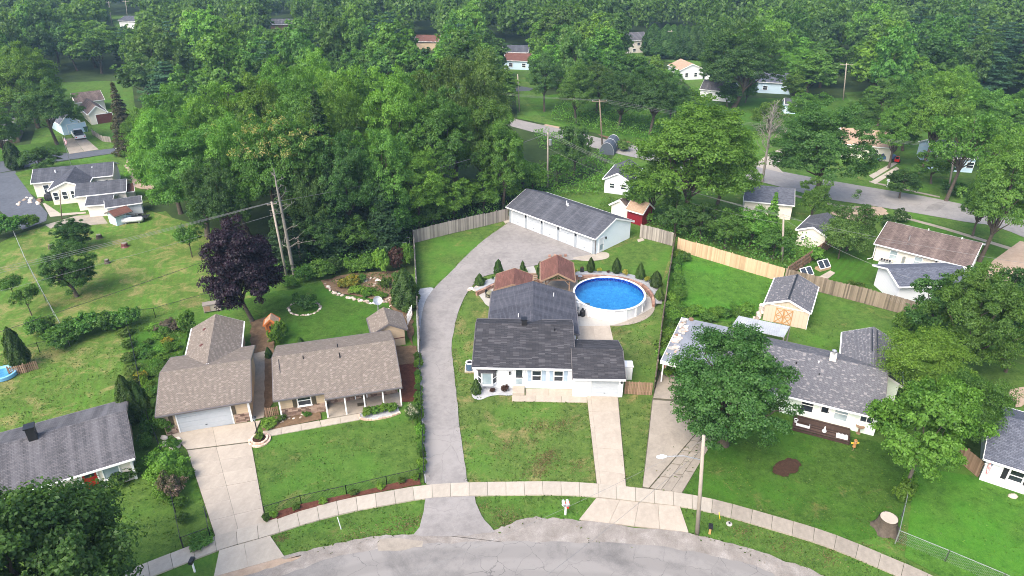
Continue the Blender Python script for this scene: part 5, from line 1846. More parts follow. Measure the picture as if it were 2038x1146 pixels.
LT, LC = POLE_TOPS['L'], POLE_TOPS['C']
dirw = (LT[1] - LC[1])
far = LT[1] + Vector((-60, -44, 0))
for k in range(3):
    wire('overhead line from leaning pole towards the mown field', LT[0][k], LT[0][k] + Vector((-62, -42 - k * 2, -0.6)), 1.0, group='lines over the mown field')
    wire('overhead line between leaning pole and the pole behind the long garage', LT[0][k], LC[0][k], 1.0, group='lines over the wood')
wire('thin low hanging line over the mown field', LT[1] - Vector((0, 0, 1.6)), LT[1] + Vector((-62, -48, -2.0)), 1.2, 0.013)
wire('thick black cable over the mown field towards the purple tree', LT[1] - Vector((0, 0, 4.2)), LT[1] + Vector((-62, -60, -5.0)), 1.2, 0.026, 'black')
Lr = POLE_TOPS['r'][1]
for k in range(3):
    wire('overhead line from tall pole behind the long garage to the short pole', LC[0][k], Lr + Vector((0.2 * k, 0, -0.2 * k)), 1.2, group='lines to the short pole')
wire('single low hanging line from tall pole to the short pole', LC[1] - Vector((0, 0, 2.5)), Lr - Vector((0, 0, 1.2)), 1.4, 0.013)
wire('service line from short pole to the white garage', Lr - Vector((0, 0, .5)), (45.0, 68.6, 3.3), 0.6)
wire('service line from short pole to the beige house', Lr, (50.0, 77.5, 3.3), 0.5)
wire('overhead line from short pole towards the lush lawn', Lr - Vector((0, 0, .3)), (80, 55, 7.5), 1.2)
LS = POLE_TOPS['S']
for k in range(3):
    wire('overhead line along the back street', LS[0][k], LS[0][k] + Vector((70, -38, 0)), 1.2, 0.012, group='lines along the back street')
    wire('overhead line from the brown street pole into the wood', LS[0][k], LS[0][k] + Vector((-40, 22, 0)), 1.0, 0.012, group='lines beyond the street')
LRp = POLE_TOPS['R'][1]
wire('service line crossing the concrete driveway to the verge pole', LRp + Vector((0, 0, -.4)), (-10, 24, 6.5), 0.6, 0.010, 'wire')
wire('second service line crossing the apron to the verge pole', LRp + Vector((0, 0, -1.2)), (-4, 22, 5.5), 0.6, 0.010, 'wire')

# ------------------------------------------------------------------ stones, walls, steps
STONES = []
for k in range(5):
    b = MB()
    n1, n2 = 8, 4
    for i in range(n2):
        z = 0.9 * i / (n2 - 1)
        rr_ = [1.0, 1.05, 0.85, 0.45][i]
        for j in range(n1):
            a = 2 * PI * j / n1
            r0 = rr_ * (0.5 + 0.1 * random.uniform(-1, 1))
            b.v.append((r0 * math.cos(a), r0 * math.sin(a) * 0.75, z * 0.45 + random.uniform(-.03, .03)))
    for i in range(n2 - 1):
        for j in range(n1):
            b.f.append((i * n1 + j, i * n1 + (j + 1) % n1, (i + 1) * n1 + (j + 1) % n1, (i + 1) * n1 + j))
            b.a.append(k / 4)
    b.f.append(tuple((n2 - 1) * n1 + j for j in range(n1)))
    b.a.append(k / 4)
    STONES.append(b.mesh('stone', M['stone'], True))


def stones(label, px, size, step, name='stone_border', jit=0.15, closed=False, rows=1, z=0.0):
    pts = [P(*q) for q in (spline(px, 6, closed) + ([px[0]] if closed else []))]
    o0 = Vector((pts[0].x, pts[0].y, z))
    t = thing(name, label, 'stones', o0)
    run = 0.0
    for a, c in zip(pts, pts[1:]):
        L = (c - a).length
        d = (c - a) / max(L, 1e-6)
        while run < L:
            for _ in range(rows):
                p = a + d * run - o0
                s = size * random.uniform(0.65, 1.35)
                o = link('stone', random.choice(STONES), t, (p.x + random.uniform(-jit, jit), p.y + random.uniform(-jit, jit), 0), random.uniform(0, 6.28))
                o.scale = (s, s * random.uniform(.7, 1.1), s * random.uniform(.7, 1.2))
            run += step * random.uniform(0.7, 1.3)
        run -= L
    return t


stones('ring of stones round the trimmed bush on the rear lawn', [(575, 614), (582, 605), (605, 601), (630, 604), (638, 613), (625, 624), (600, 628), (580, 624)], 0.34, 0.3, closed=True, jit=0.05)
stones('pale stone edging round the pond garden', [(650, 566), (656, 576), (672, 586), (700, 594), (735, 602), (760, 602), (785, 590), (795, 578)], 0.44, 0.42, jit=0.25, rows=2)
stones('heap of pale rocks at the waterfall in the pond garden', [(728, 562), (738, 556), (752, 560), (748, 570)], 0.5, 0.3, 'rock_heap', 0.3, rows=2)
stones('scattered rocks along the board fence behind the shed', [(770, 612), (790, 605), (806, 600), (815, 620)], 0.4, 0.7, 'rock_heap', 0.4)
stones('row of boulders beside the tan shed wall', [(1496, 640), (1508, 630), (1518, 618), (1513, 606)], 0.6, 0.45, 'rock_heap', 0.2, rows=2)
stones('stone edging of the front garden by the concrete drive', [(326, 872), (330, 890), (345, 896), (358, 885), (352, 868)], 0.55, 0.45, jit=0.15)
stones('stones lining the bed before the stone faced wall', [(548, 843), (575, 836), (605, 828), (634, 818)], 0.42, 0.45, jit=0.3, rows=2)
stones('white stone edging beside the gazebo', [(930, 577), (940, 574), (948, 578), (952, 570), (965, 562)], 0.5, 0.4, jit=0.2, rows=2)
stones('two pale rocks against the white house with black shutters', [(2018, 990), (2036, 1000)], 0.6, 0.7)
stones('rocks at the cream house garden corner', [(40, 408), (50, 395), (62, 400), (75, 410)], 0.6, 0.7, 'rock_heap', 0.4)

# paver ring round the lamp post and bed edging
LPP = P(517, 877)
ring = thing('planter_ring', 'round two tier paver planter beside the front walk', 'planter', (LPP.x, LPP.y, 0))
for tier, (rad, n, z0, z1) in enumerate(((0.92, 22, 0, 0.16), (0.72, 18, 0.0, 0.30))):
    for k in range(n):
        a0, a1 = 2 * PI * k / n + .01, 2 * PI * (k + 1) / n - .01
        r0, r1 = rad - 0.17, rad
        q = [(r0 * math.cos(a0), r0 * math.sin(a0)), (r1 * math.cos(a0), r1 * math.sin(a0)), (r1 * math.cos(a1), r1 * math.sin(a1)), (r0 * math.cos(a1), r0 * math.sin(a1))]
        MB().prism(q, z0, z1 + random.uniform(-.01, .01)).build('paver', M['paver'], ring)
MB().lathe(0, 0, [(0.54, 0.0), (0.54, 0.22), (0.02, 0.26)], 18, close=False).build('soil', M['mulch_dark'], ring)
lp = thing('lamp_post', 'black garden lamp post standing in the round paver planter', 'lamp post', (LPP.x - 0.1, LPP.y + 0.1, 0.2))
MB().tube([(0, 0, 0), (0, 0, 1.9)], 0.045, 8).build('post', M['metal_dark'], lp)
MB().lathe(0, 0, [(0.06, 1.9), (0.13, 2.15), (0.13, 2.2)], 8).build('lantern', M['glass_pale'], lp)
MB().lathe(0, 0, [(0.17, 2.2), (0.02, 2.36)], 8).build('lantern_cap', M['metal_dark'], lp)

kb = thing('bed_edging', 'curved pale edging round the porch flower bed', 'edging', P(716, 832))
o0 = P(716, 832)
loop_ = [P(*q) - o0 for q in spline([(714, 826), (718, 834), (740, 836), (775, 830), (797, 822)], 5)]
for a, c in zip(loop_, loop_[1:]):
    d = (c - a).normalized() * 0.01
    MB().beam(a + d + Vector((0, 0, .08)), c - d + Vector((0, 0, .08)), 0.16, 0.16).build('edging_block', M['paver'], kb)
sheet('flower_bed', [(714, 824), (720, 833), (742, 835), (775, 829), (796, 821), (790, 806), (720, 816)], M['white_stone'], 0.045)


def block_wall(label, px, h, rows=3, cw=0.40, th=0.28):
    pts = [P(q[0], q[1], h) for q in spline(px, 5)]
    o0 = Vector((pts[0].x, pts[0].y, 0))
    t = thing('retaining_wall', label, 'wall', o0)
    for r_ in range(rows):
        run = 0.0 if r_ % 2 else -cw / 2
        b = MB()
        for a, c in zip(pts, pts[1:]):
            L = (c - a).length
            d = (c - a) / L
            p0 = a - o0
            n = max(1, round(L / cw))
            off = 0.0 if r_ % 2 else 0.5
            for k in range(n):
                u0 = L * (k + off * 0.0) / n
                b.wbox((p0.x, p0.y, d.x, d.y), u0 + .008, u0 + L / n - .008, h * r_ / rows + .004, h * (r_ + 1) / rows - .004, -th / 2 + random.uniform(-.015, .015), th / 2 + random.uniform(-.015, .015))
        stuff(b.build('block_course', M['block'], t))
    return t


block_wall('curved brown block retaining wall behind the round pool', [(1141, 549), (1180, 547), (1235, 551), (1274, 563), (1290, 575), (1299, 588), (1301, 604)], 0.55)
block_wall('brown block retaining wall beside the gazebo', [(948, 581), (967, 572), (988, 562)], 0.5)
block_wall('short brown block wall beside the timber steps', [(1069, 557), (1079, 556)], 0.5)


def raised(name, px_in, px_out, h, mat):
    a = [P(q[0], q[1], h) for q in spline(px_in, 4)]
    c = [P(q[0], q[1], 0.02) for q in spline(px_out, 4)]
    n = min(len(a), len(c))
    b = MB()
    for i in range(n - 1):
        b.face([a[i], a[i + 1], c[i + 1], c[i]])
        b.face([(a[i + 1].x, a[i + 1].y, 0), (a[i].x, a[i].y, 0), a[i], a[i + 1]])
    return struct(b.build(name, mat, None))


raised('planting_bed', [(1141, 547), (1180, 545), (1235, 549), (1276, 561), (1293, 573), (1303, 588), (1305, 604)],
       [(1141, 541), (1180, 539), (1240, 543), (1286, 554), (1310, 568), (1318, 586), (1318, 604)], 0.5, M['white_stone'])
raised('planting_bed', [(948, 579), (967, 570), (988, 560)], [(942, 572), (958, 561), (986, 551)], 0.45, M['white_stone'])

st = thing('garden_steps', 'four timber steps rising between gazebo and pavilion', 'steps', P(1061, 560), R(-3))
for k in range(4):
    MB().box(-0.5, 0.3 * k, 0, 0.5, 0.3 * k + 0.3, 0.15 * (k + 1)).build('step', M['concrete_old'], st)
    MB().box(-0.55, 0.3 * k - 0.03, 0.15 * (k + 1) - 0.1, 0.55, 0.3 * k + 0.06, 0.15 * (k + 1) + 0.03).build('step_edge', M['picket'], st)

# paver path in the red mulch
sp2 = thing('stepping_stones', 'row of square pink pavers across the red mulch', 'pavers', P(806, 790))
o0 = P(806, 790)
for k in range(7):
    q = P(807 + k * 0.6, 786 - 7.2 * k) - o0
    MB().box(q.x - 0.2, q.y - 0.15, 0, q.x + 0.2, q.y + 0.15, 0.07).build('paver', M['paver'], sp2)

# garden chairs under the house wall on the pale patio
patio_chair(P(972, 592), R(60), 'dark patio chair on pale patio beside the gazebo', 'metal_dark')
gt = thing('fire_table', 'olive covered round table on the pale patio', 'table', P(974, 590))
MB().lathe(0, 0, [(0.3, 0), (0.42, 0.15), (0.42, 0.6), (0.3, 0.68)], 12).build('table_cover', M['cushion'], gt)
MB().lathe(0, 0, [(0.44, 0.02), (0.46, 0.06)], 12).build('hem', M['picket'], gt)
for k in range(6):
    a = R(60 * k)
for (x, y) in ((1102, 508), (1110, 507), (1120, 509), (1128, 511)):
    o = MB().box(-0.16, -0.16, 0, 0.16, 0.16, 0.35).build('block', M['block'])
# loose blocks removed from top level: parented to one pile
pile = thing('block_pile', 'row of loose brown blocks behind the pavilion roof', 'blocks', P(1112, 512))
k = 0
for o in [q for q in bpy.data.objects if q.name.split('.')[0] == 'block' and q.parent is None]:
    o.parent = pile
    o.location = (-1.2 + 0.7 * k, 0.2 * (k % 2), 0)
    k += 1
pl3 = thing('planter', 'dark square planter on the white stone bed behind the pool', 'planter', P(1158, 543), 0)
MB().box(-0.22, -0.22, 0.2, 0.22, 0.22, 0.75).build('pot', M['black'], pl3)
MB().lathe(0, 0, [(0.2, 0.75), (0.05, 0.9)], 8).build('soil', M['mulch_dark'], pl3)
ped = thing('bird_bath', 'thin stemmed bird bath beside the pool wall', 'bird bath', P(1154, 563))
MB().tube([(0, 0, 0), (0, 0, 0.9)], 0.05, 8).build('stem', M['steel'], ped)
MB().lathe(0, 0, [(0.05, 0.88), (0.28, 0.95), (0.25, 0.95), (0.05, 0.91)], 12, close=False).build('bowl', M['steel'], ped)

# ------------------------------------------------------------------ street furniture, ornaments
mbx = thing('mailbox', 'pair of white mailboxes with red flags on one white post', 'mailbox', P(1125, 1024), R(8))
MB().box(-0.06, -0.06, 0, 0.06, 0.06, 1.0).build('post', M['trim'], mbx)
MB().box(-0.28, -0.08, 0.98, 0.28, 0.08, 1.05).build('crossbar', M['trim'], mbx)
for s_ in (-1, 1):
    b = MB()
    prof = [(0.1 * math.cos(a), 0.13 + 0.1 * math.sin(a)) for a in (PI * k / 6 for k in range(7))] + [(-0.1, 0), (0.1, 0)]
    r0 = [(s_ * 0.15 + x, -0.25, 1.05 + z) for x, z in prof]
    r1 = [(s_ * 0.15 + x, 0.25, 1.05 + z) for x, z in prof]
    b.face(r0)
    b.face(r1[::-1])
    for k in range(9):
        b.face([r0[(k + 1) % 9], r0[k], r1[k], r1[(k + 1) % 9]])
    bx_ = b.build('box', M['white_panel'], mbx)
    MB().box(s_ * 0.15 + 0.105, -0.12, 1.15, s_ * 0.15 + 0.12, -0.04, 1.36).build('flag', M['red_paint'], bx_)
    MB().box(s_ * 0.15 - 0.09, -0.27, 1.07, s_ * 0.15 + 0.09, -0.252, 1.25).build('lid', M['steel'], bx_)
MB().box(0.07, -0.12, 0.72, 0.22, 0.1, 0.9).build('newspaper_tube', M['red_paint'], mbx)

sk = thing('marker_stake', 'thin white marker stake on the verge lawn', 'stake', P(679, 1053))
MB().tube([(0, 0, 0), (-0.12, 0, 1.15)], 0.035, 6).build('stake', M['white_panel'], sk)
MB().box(-0.15, -0.02, 1.15, -0.09, 0.02, 1.2).build('cap', M['white_panel'], sk)
ys = thing('marker_stake', 'thin leaning yellow marker stake by the pavement', 'stake', P(1433, 1033))
MB().tube([(0, 0, 0), (-0.15, 0, 0.6)], 0.03, 6).build('stake', M['yellow'], ys)
MB().box(-0.18, -0.02, 0.6, -0.12, 0.02, 0.66).build('cap', M['yellow'], ys)
hy = thing('letter_box', 'small wooden post with dark box beside the utility pole', 'box', P(1412, 1062), R(-15))
MB().box(-0.07, -0.07, 0, 0.07, 0.07, 0.62).build('post', M['door_wood'], hy)
MB().box(-0.15, -0.18, 0.62, 0.15, 0.2, 0.82).build('box', M['black'], hy)
MB().beam((0, 0.05, 0.82), (0.02, 0.05, 1.0), 0.03).build('flag', M['metal_dark'], hy)
hc = thing('valve_cover', 'round white valve cover set in the verge grass', 'cover', P(1451, 1043))
MB().lathe(0, 0, [(0.22, 0.0), (0.22, 0.06), (0.14, 0.08)], 14).build('cover', M['concrete_pale'], hc)
MB().lathe(0.03, 0.03, [(0.08, 0.08), (0.08, 0.10)], 10).build('cap', M['metal_dark'], hc)
fb_ = thing('mailbox', 'black mailbox on a post by the corner tree', 'mailbox', P(388, 1138))
MB().box(-0.05, -0.05, 0, 0.05, 0.05, 0.95).build('post', M['trim'], fb_)
MB().box(-0.12, -0.25, 0.95, 0.12, 0.25, 1.2).build('box', M['black'], fb_)

# stump
sp3 = thing('tree_stump', 'wide cut tree stump with pale top beside the chain link fence', 'stump', P(1762, 1052))
b = MB()
n = 20
for z, r_, wob in ((0, 1.0, 0.16), (0.18, 0.78, 0.1), (0.7, 0.66, 0.05), (1.1, 0.62, 0.05)):
    for k in range(n):
        a = 2 * PI * k / n
        rr_ = r_ * (1 + wob * math.sin(5 * a + 1) + wob * 0.5 * math.sin(9 * a))
        b.v.append((rr_ * math.cos(a), rr_ * math.sin(a), z))
for i in range(3):
    for k in range(n):
        b.f.append((i * n + k, i * n + (k + 1) % n, (i + 1) * n + (k + 1) % n, (i + 1) * n + k))
        b.a.append(0.5)
b.build('trunk', M['bark'], sp3, True)
MB().lathe(0, 0, [(0.585, 1.09), (0.57, 1.115)], 20).build('cut_face', M['concrete'], sp3)


def flag(label, base, z0, L=1.5, H=0.9, rz=0.0, droop=True, pole_h=0.0):
    t = thing('flag', label, 'flag', base, rz)
    me = bpy.data.meshes.new('cloth')
    nx, nz = 8, 6
    vs, fs, uvs = [], [], []
    for i in range(nx + 1):
        for j in range(nz + 1):
            u, v = i / nx, j / nz
            x = 0.1 + H * v * 0.35 + 0.1 * u
            z = z0 - L * u * 0.9 + H * v * 0.4
            y = 0.06 * math.sin(5 * v + 4 * u)
            vs.append((x, y, z))
    for i in range(nx):
        for j in range(nz):
            a = i * (nz + 1) + j
            fs.append((a, a + nz + 1, a + nz + 2, a + 1))
    me.from_pydata(vs, [], fs)
    uv = me.uv_layers.new(name='flag')
    for p in me.polygons:
        for li in p.loop_indices:
            vi = me.loops[li].vertex_index
            uv.data[li].uv = ((vi // (nz + 1)) / nx, (vi % (nz + 1)) / nz)
    me.materials.append(M['flag'])
    link('cloth', me, t)
    if pole_h:
        MB().tube([(0, 0, 0), (0, 0, pole_h)], 0.04, 6).build('pole', M['steel'], t)
    else:
        MB().tube([(-0.15, 0.1, z0 - 0.2), (0.6, 0, z0 + 0.55)], 0.02, 6).build('pole', M['trim'], t)
    return t


flag('american flag hanging beside the carport corner', P(1316, 752), 2.3, 1.3)
flag('american flag hanging at the corner of the white house with black shutters', P(1950, 960), 2.0, 1.4)
flag('american flag on a tall pole behind the cream house', P(143, 333), 5.2, 1.2, pole_h=5.6)

# deck ornaments
dz = 0.32
go = thing('goose_ornament', 'white goose ornament on the dark front deck', 'ornament', on(dk, 1.6, -1.15, dz), R(40))
MB().lathe(0, 0, [(0.05, 0), (0.17, 0.08), (0.2, 0.2), (0.1, 0.34), (0.05, 0.5), (0.07, 0.58), (0.02, 0.66)], 10).build('body', M['white_panel'], go, True)
MB().tube([(0.05, 0, 0.58), (0.15, 0, 0.56)], [0.03, 0.01], 6).build('beak', M['yellow'], go)
pb = thing('planter', 'long white planter with flowers on the deck edge', 'planter', on(dk, -0.1, -1.0, dz), R(-25))
MB().box(-0.55, -0.15, 0, 0.55, 0.15, 0.25).build('trough', M['white_panel'], pb)
MB().box(-0.5, -0.12, 0.25, 0.5, 0.12, 0.29).build('soil', M['mulch_dark'], pb)
pb = thing('planter', 'low white scalloped planter beside the scarecrow end of the dark deck', 'planter', on(dk, 3.0, -1.2, dz), R(-25))
MB().box(-0.45, -0.18, 0, 0.45, 0.18, 0.22).build('trough', M['white_panel'], pb)
for k in range(3):
    MB().lathe(-0.3 + 0.3 * k, 0, [(0.05, 0.2), (0.14, 0.28), (0.04, 0.38)], 8).build('flower', M['white_panel'], pb)
pb = thing('flower_pot', 'white pot at the window corner of the dark deck', 'pot', on(dk, -0.7, -0.7, dz))
MB().lathe(0, 0, [(0.12, 0), (0.18, 0.3), (0.14, 0.3), (0.12, 0.26)], 10).build('pot', M['white_panel'], pb)
MB().lathe(0, 0, [(0.15, 0.27), (0.02, 0.29)], 10).build('soil', M['mulch_dark'], pb)
sc_ = thing('scarecrow', 'yellow and orange scarecrow figure standing on the shaded lawn', 'scarecrow', P(1697, 898))
MB().tube([(0, 0, 0), (0, 0, 1.5)], 0.03, 6).build('post', M['picket'], sc_)
MB().lathe(0, 0, [(0.05, 0.55), (0.2, 0.6), (0.16, 0.95), (0.22, 1.15), (0.06, 1.22)], 8).build('shirt', M['door_wood'], sc_)
MB().beam((-0.45, 0, 1.1), (0.45, 0, 1.12), 0.1).build('sleeves', M['yellow'], sc_)
MB().lathe(0, 0, [(0.02, 1.22), (0.11, 1.28), (0.11, 1.42), (0.02, 1.48)], 8).build('head', M['tan'], sc_)
MB().lathe(0, 0, [(0.22, 1.42), (0.1, 1.46), (0.09, 1.58), (0.02, 1.6)], 8).build('hat', M['door_wood'], sc_)
sc_.scale = (0.72, 0.72, 0.8)
bb_ = thing('bird_bath', 'brown bird bath against the pale green wall', 'bird bath', P(1708, 862))
MB().lathe(0, 0, [(0.2, 0), (0.08, 0.1), (0.07, 0.6), (0.1, 0.65)], 10).build('stem', M['picket'], bb_)
MB().lathe(0, 0, [(0.1, 0.63), (0.36, 0.75), (0.33, 0.75), (0.05, 0.68)], 14, close=False).build('bowl', M['picket'], bb_)

# cold frames
for k, (q, lb) in enumerate((((1603, 551), 'glass cold frame with open lid beside the weathered fence'), ((1637, 536), 'glass cold frame with open lid beside the vegetable bed'))):
    cf = thing('cold_frame', lb, 'cold frame', P(*q), R(25))
    MB().box(-0.9, -0.45, 0, 0.9, 0.45, 0.35).build('frame_box', M['fence_tan'], cf)
    for s_ in (-0.88, 0.02):
        b = MB()
        lo_, hi_ = Vector((s_, -0.4, 0.4)), Vector((s_, 0.35, 1.15))
        b.beam(lo_, lo_ + Vector((.86, 0, 0)), 0.07)
        b.beam(hi_, hi_ + Vector((.86, 0, 0)), 0.07)
        b.beam(lo_, hi_, 0.07)
        b.beam(lo_ + Vector((.86, 0, 0)), hi_ + Vector((.86, 0, 0)), 0.07)
        sash_ = b.build('lid', M['trim'], cf)
        b = MB()
        b.face([lo_ + Vector((.04, .02, .02)), lo_ + Vector((.82, .02, .02)), hi_ + Vector((.82, -.02, -.02)), hi_ + Vector((.04, -.02, -.02))])
        b.build('pane', M['glass'], sash_)

# satellite dish / wind ornament on the tan shed roof
wo = thing('satellite_dish', 'grey satellite dish on tripod behind the tan garden shed', 'dish', P(757, 655), 0)
for k in range(3):
    a = 2 * PI * k / 3
    MB().tube([(0.45 * math.cos(a), 0.45 * math.sin(a), 0), (0, 0, 2.9)], 0.03, 6).build('leg', M['steel'], wo)
MB().tube([(0, 0, 2.85), (0, 0, 3.5)], 0.04, 6).build('mast', M['steel'], wo)
d_ = MB().lathe(0, 0, [(0.02, 0), (0.3, 0.05), (0.5, 0.16)], 16, close=False).build('dish', M['steel'], wo)
d_.location = (0, 0, 3.5)
d_.rotation_euler = (R(50), 0, R(30))

# lattice panel leaning on the fence
lat = thing('lattice_panel', 'white wooden lattice leaning on the grey fence', 'lattice', P(816, 640), R(85))
for k in range(6):
    MB().beam((-1.0 + .4 * k, 0, 0.05), (-1.0 + .4 * k + .6, 0.1, 1.2), 0.05).build('slat', M['trim'], lat)
    MB().beam((-0.4 + .4 * k - .2, 0.06, 0.05), (-1.0 + .4 * k, 0.16, 1.2), 0.05).build('slat', M['trim'], lat)

kn = thing('dog_kennel', 'wire and wood kennel at the wood edge by the fence', 'kennel', P(790, 500), R(-10))
for x_ in (-1.3, 0, 1.3):
    for y_ in (0, 1.6):
        MB().box(x_ - .04, y_ - .04, 0, x_ + .04, y_ + .04, 1.4).build('post', M['steel'], kn)
for y_ in (0, 1.6):
    MB().box(-1.3, y_ - .03, 1.36, 1.3, y_ + .03, 1.42).build('rail', M['steel'], kn)
rk = thing('rabbit_hutch', 'wooden hutch with wire front under the purple tree', 'hutch', P(424, 618), R(20))
MB().box(-0.9, -0.4, 0.15, 0.9, 0.4, 0.95).build('box', M['fence_grey'], rk)
MB().box(-0.95, -0.45, 0.95, 0.95, 0.45, 1.02).build('lid', M['fence_grey'], rk)
MB().box(-0.8, -0.43, 0.25, -0.2, -0.402, 0.85).build('door', M['picket'], rk)
for x_ in (-.85, .85):
    MB().box(x_ - .05, -.35, 0, x_ + .05, .35, 0.15).build('leg', M['fence_grey'], rk)

pp = thing('paddling_pool', 'pale blue plastic paddling pool on the lawn beside the low slatted fence', 'paddling pool', P(8, 748))
MB().lathe(0, 0, [(1.1, 0), (1.25, 0.12), (1.15, 0.3), (1.28, 0.45), (1.1, 0.5), (1.05, 0.2), (0.02, 0.15)], 24, close=False).build('basin', M['blue_plastic'], pp, True)
MB().lathe(0, 0, [(1.04, 0.3), (0.01, 0.3)], 24, close=False).build('water', M['water'], pp)

for (q, lb, s_) in (((198, 474), 'dark burnt tree stump on the mown field', .45), ((249, 491), 'rust brown tree stump on the mown field', .5), ((103, 494), 'low brown stump beside the small maple', .4), ((214, 524), 'small stump with weeds on the mown field', .35)):
    tsm = thing('tree_stump', lb, 'stump', P(*q))
    MB().lathe(0, 0, [(s_ * 1.2, 0), (s_ * .9, .15), (s_ * .8, .5), (s_ * .7, .55)], 10).build('trunk', M['bark' if s_ < .48 else 'brown_door'], tsm)
    MB().lathe(0, 0, [(s_ * .65, .55), (s_ * .6, .58)], 10).build('cut_face', M['bark_grey'], tsm)

# trailer and gas tank by the small sheds
tk = thing('gas_tank', 'long white gas tank lying beside the rusty roofed shed', 'tank', P(265, 444), R(12))
MB().tube([(-1.5, 0, .55), (-1.3, 0, .55), (1.3, 0, .55), (1.5, 0, .55)], [0.2, 0.38, 0.38, 0.2], 12).build('tank', M['white_panel'], tk, True)
for x_ in (-.9, .9):
    MB().box(x_ - .08, -.3, 0, x_ + .08, .3, .3).build('foot', M['steel'], tk)
tl = thing('trailer', 'black flat trailer with pipe frame beside the long shed', 'trailer', P(277, 438), R(12))
MB().box(-1.4, -.7, .45, 1.4, .7, .55).build('bed', M['black'], tl)
for x_ in (-1.35, 0, 1.35):
    MB().box(x_ - .04, -.7, .55, x_ + .04, -.62, 1.3).build('stake', M['metal_dark'], tl)
MB().box(-1.4, -.68, 1.2, 1.4, -.64, 1.28).build('rail', M['metal_dark'], tl)
for y_ in (-.8, .8):
    MB().tube([(0, y_ - .1, .35), (0, y_ + .1, .35)], .35, 14).build('wheel', M['tyre'], tl)
gr = thing('covered_grill', 'black covered barbecue on the cream house patio', 'grill', P(101, 398))
MB().lathe(0, 0, [(0.7, 0), (0.8, 0.5), (0.7, 1.0), (0.3, 1.2)], 8).build('cover', M['black'], gr)
MB().box(-1.5, -1.0, 0, -.9, -.4, .5).build('side_table', M['picket'], gr)


# ------------------------------------------------------------------ vehicles
def car(label, loc, rz, paint, kind='sedan', L=4.5, W=1.75):
    t = thing('parked_car' if kind == 'sedan' else 'pickup_truck', label, 'car' if kind == 'sedan' else 'pickup', loc, rz)
    if kind == 'sedan':
        low = [(-L / 2, .35), (-L / 2, .75), (-L / 2 + .15, .88), (-.7, .92), (1.15, .90), (L / 2 - .1, .78), (L / 2, .6), (L / 2, .35)]
        cab = [(-1.55, .90), (-1.0, 1.38), (.25, 1.40), (1.05, .90)]
    else:
        low = [(-L / 2, .45), (-L / 2, 1.05), (-.6, 1.05), (1.2, 1.08), (L / 2 - .1, .98), (L / 2, .8), (L / 2, .45)]
        cab = [(-.75, 1.05), (-.6, 1.75), (.55, 1.78), (1.2, 1.07)]
    def ext(prof, w0, w1, name, mat, par):
        b = MB()
        zmin, zmax = min(z for _, z in prof), max(z for _, z in prof)
        ww = lambda z: w0 + (w1 - w0) * (z - zmin) / (zmax - zmin)
        n = len(prof)
        l_ = [(x, -ww(z) / 2, z) for x, z in prof]
        r_ = [(x, ww(z) / 2, z) for x, z in prof]
        b.face(l_)
        b.face(r_[::-1])
        for k in range(n):
            b.face([l_[(k + 1) % n], l_[k], r_[k], r_[(k + 1) % n]])
        o = b.build(name, mat, par)
        bpy_fix(o)
        return o
    ext(low, W, W * .94, 'body', M[paint], t)
    c_ = ext(cab, W * .9, W * .72, 'cabin', M['glass'], t)
    x0, x1, zt = cab[1][0] + .02, cab[2][0] - .02, max(cab[1][1], cab[2][1])
    MB().box(x0, -W * .365, zt - .02, x1, W * .365, zt + .03).build('roof', M[paint], c_)
    if kind != 'sedan':
        MB().box(-L / 2 + .12, -W / 2 + .12, 1.055, -.85, W / 2 - .12, 1.06).build('bed', M['black'], t)
    for x_ in (-L * .3, L * .31):
        for s_ in (-1, 1):
            wl_ = MB().tube([(x_, s_ * (W / 2 - .2), .33), (x_, s_ * (W / 2 + .01), .33)], .33, 16).build('wheel', M['tyre'], t)
            MB().tube([(x_, s_ * (W / 2), .33), (x_, s_ * (W / 2 + .02), .33)], .2, 10).build('rim', M['steel'], wl_)
    for s_ in (-1, 1):
        MB().box(L / 2 - .06, s_ * W * .36 - .15, .62, L / 2 + .01, s_ * W * .36 + .15, .76).build('headlight', M['glass_pale'], t)
        MB().box(-L / 2 - .012, s_ * W * .38 - .12, .68, -L / 2 + .03, s_ * W * .38 + .12, .86).build('taillight', M['red_paint'], t)
    return t


car('white pickup truck parked on the pale concrete drive', P(158, 274), math.atan2((P(146, 275) - P(168, 303)).y, (P(146, 275) - P(168, 303)).x), 'car_white', 'pickup', 5.2, 1.95)
car('light blue sedan parked on the grass beyond the street with the grey patch', P(1760, 318), R(5), 'car_blue')
car('light blue car parked beside the street under the bright tree', P(1340, 338), R(-20), 'car_white')
mw = thing('riding_mower', 'red riding mower on the twin strip driveway', 'mower', P(1784, 323), R(60))
MB().box(-.6, -.4, .3, .3, .4, .75).build('body', M['red_paint'], mw)
MB().box(.3, -.3, .35, .95, .3, .95).build('hood', M['red_paint'], mw)
MB().box(-.55, -.25, .75, -.1, .25, .85).box(-.6, -.25, .75, -.5, .25, 1.2).build('seat', M['black'], mw)
for (x_, y_, r_) in ((-.35, .5, .32), (-.35, -.5, .32), (.75, .42, .22), (.75, -.42, .22)):
    MB().tube([(x_, y_ - .1, r_), (x_, y_ + .1, r_)], r_, 12).build('wheel', M['tyre'], mw)
mb2 = thing('mailbox', 'white mailbox on a post on the verge of the back street', 'mailbox', P(1765, 372))
MB().box(-.06, -.06, 0, .06, .06, 1.0).build('post', M['trim'], mb2)
MB().box(-.15, -.28, 1.0, .15, .28, 1.3).build('box', M['white_panel'], mb2)
bn = thing('trash_bin', 'green wheeled bin beside the pale blue house', 'bin', P(172, 262))
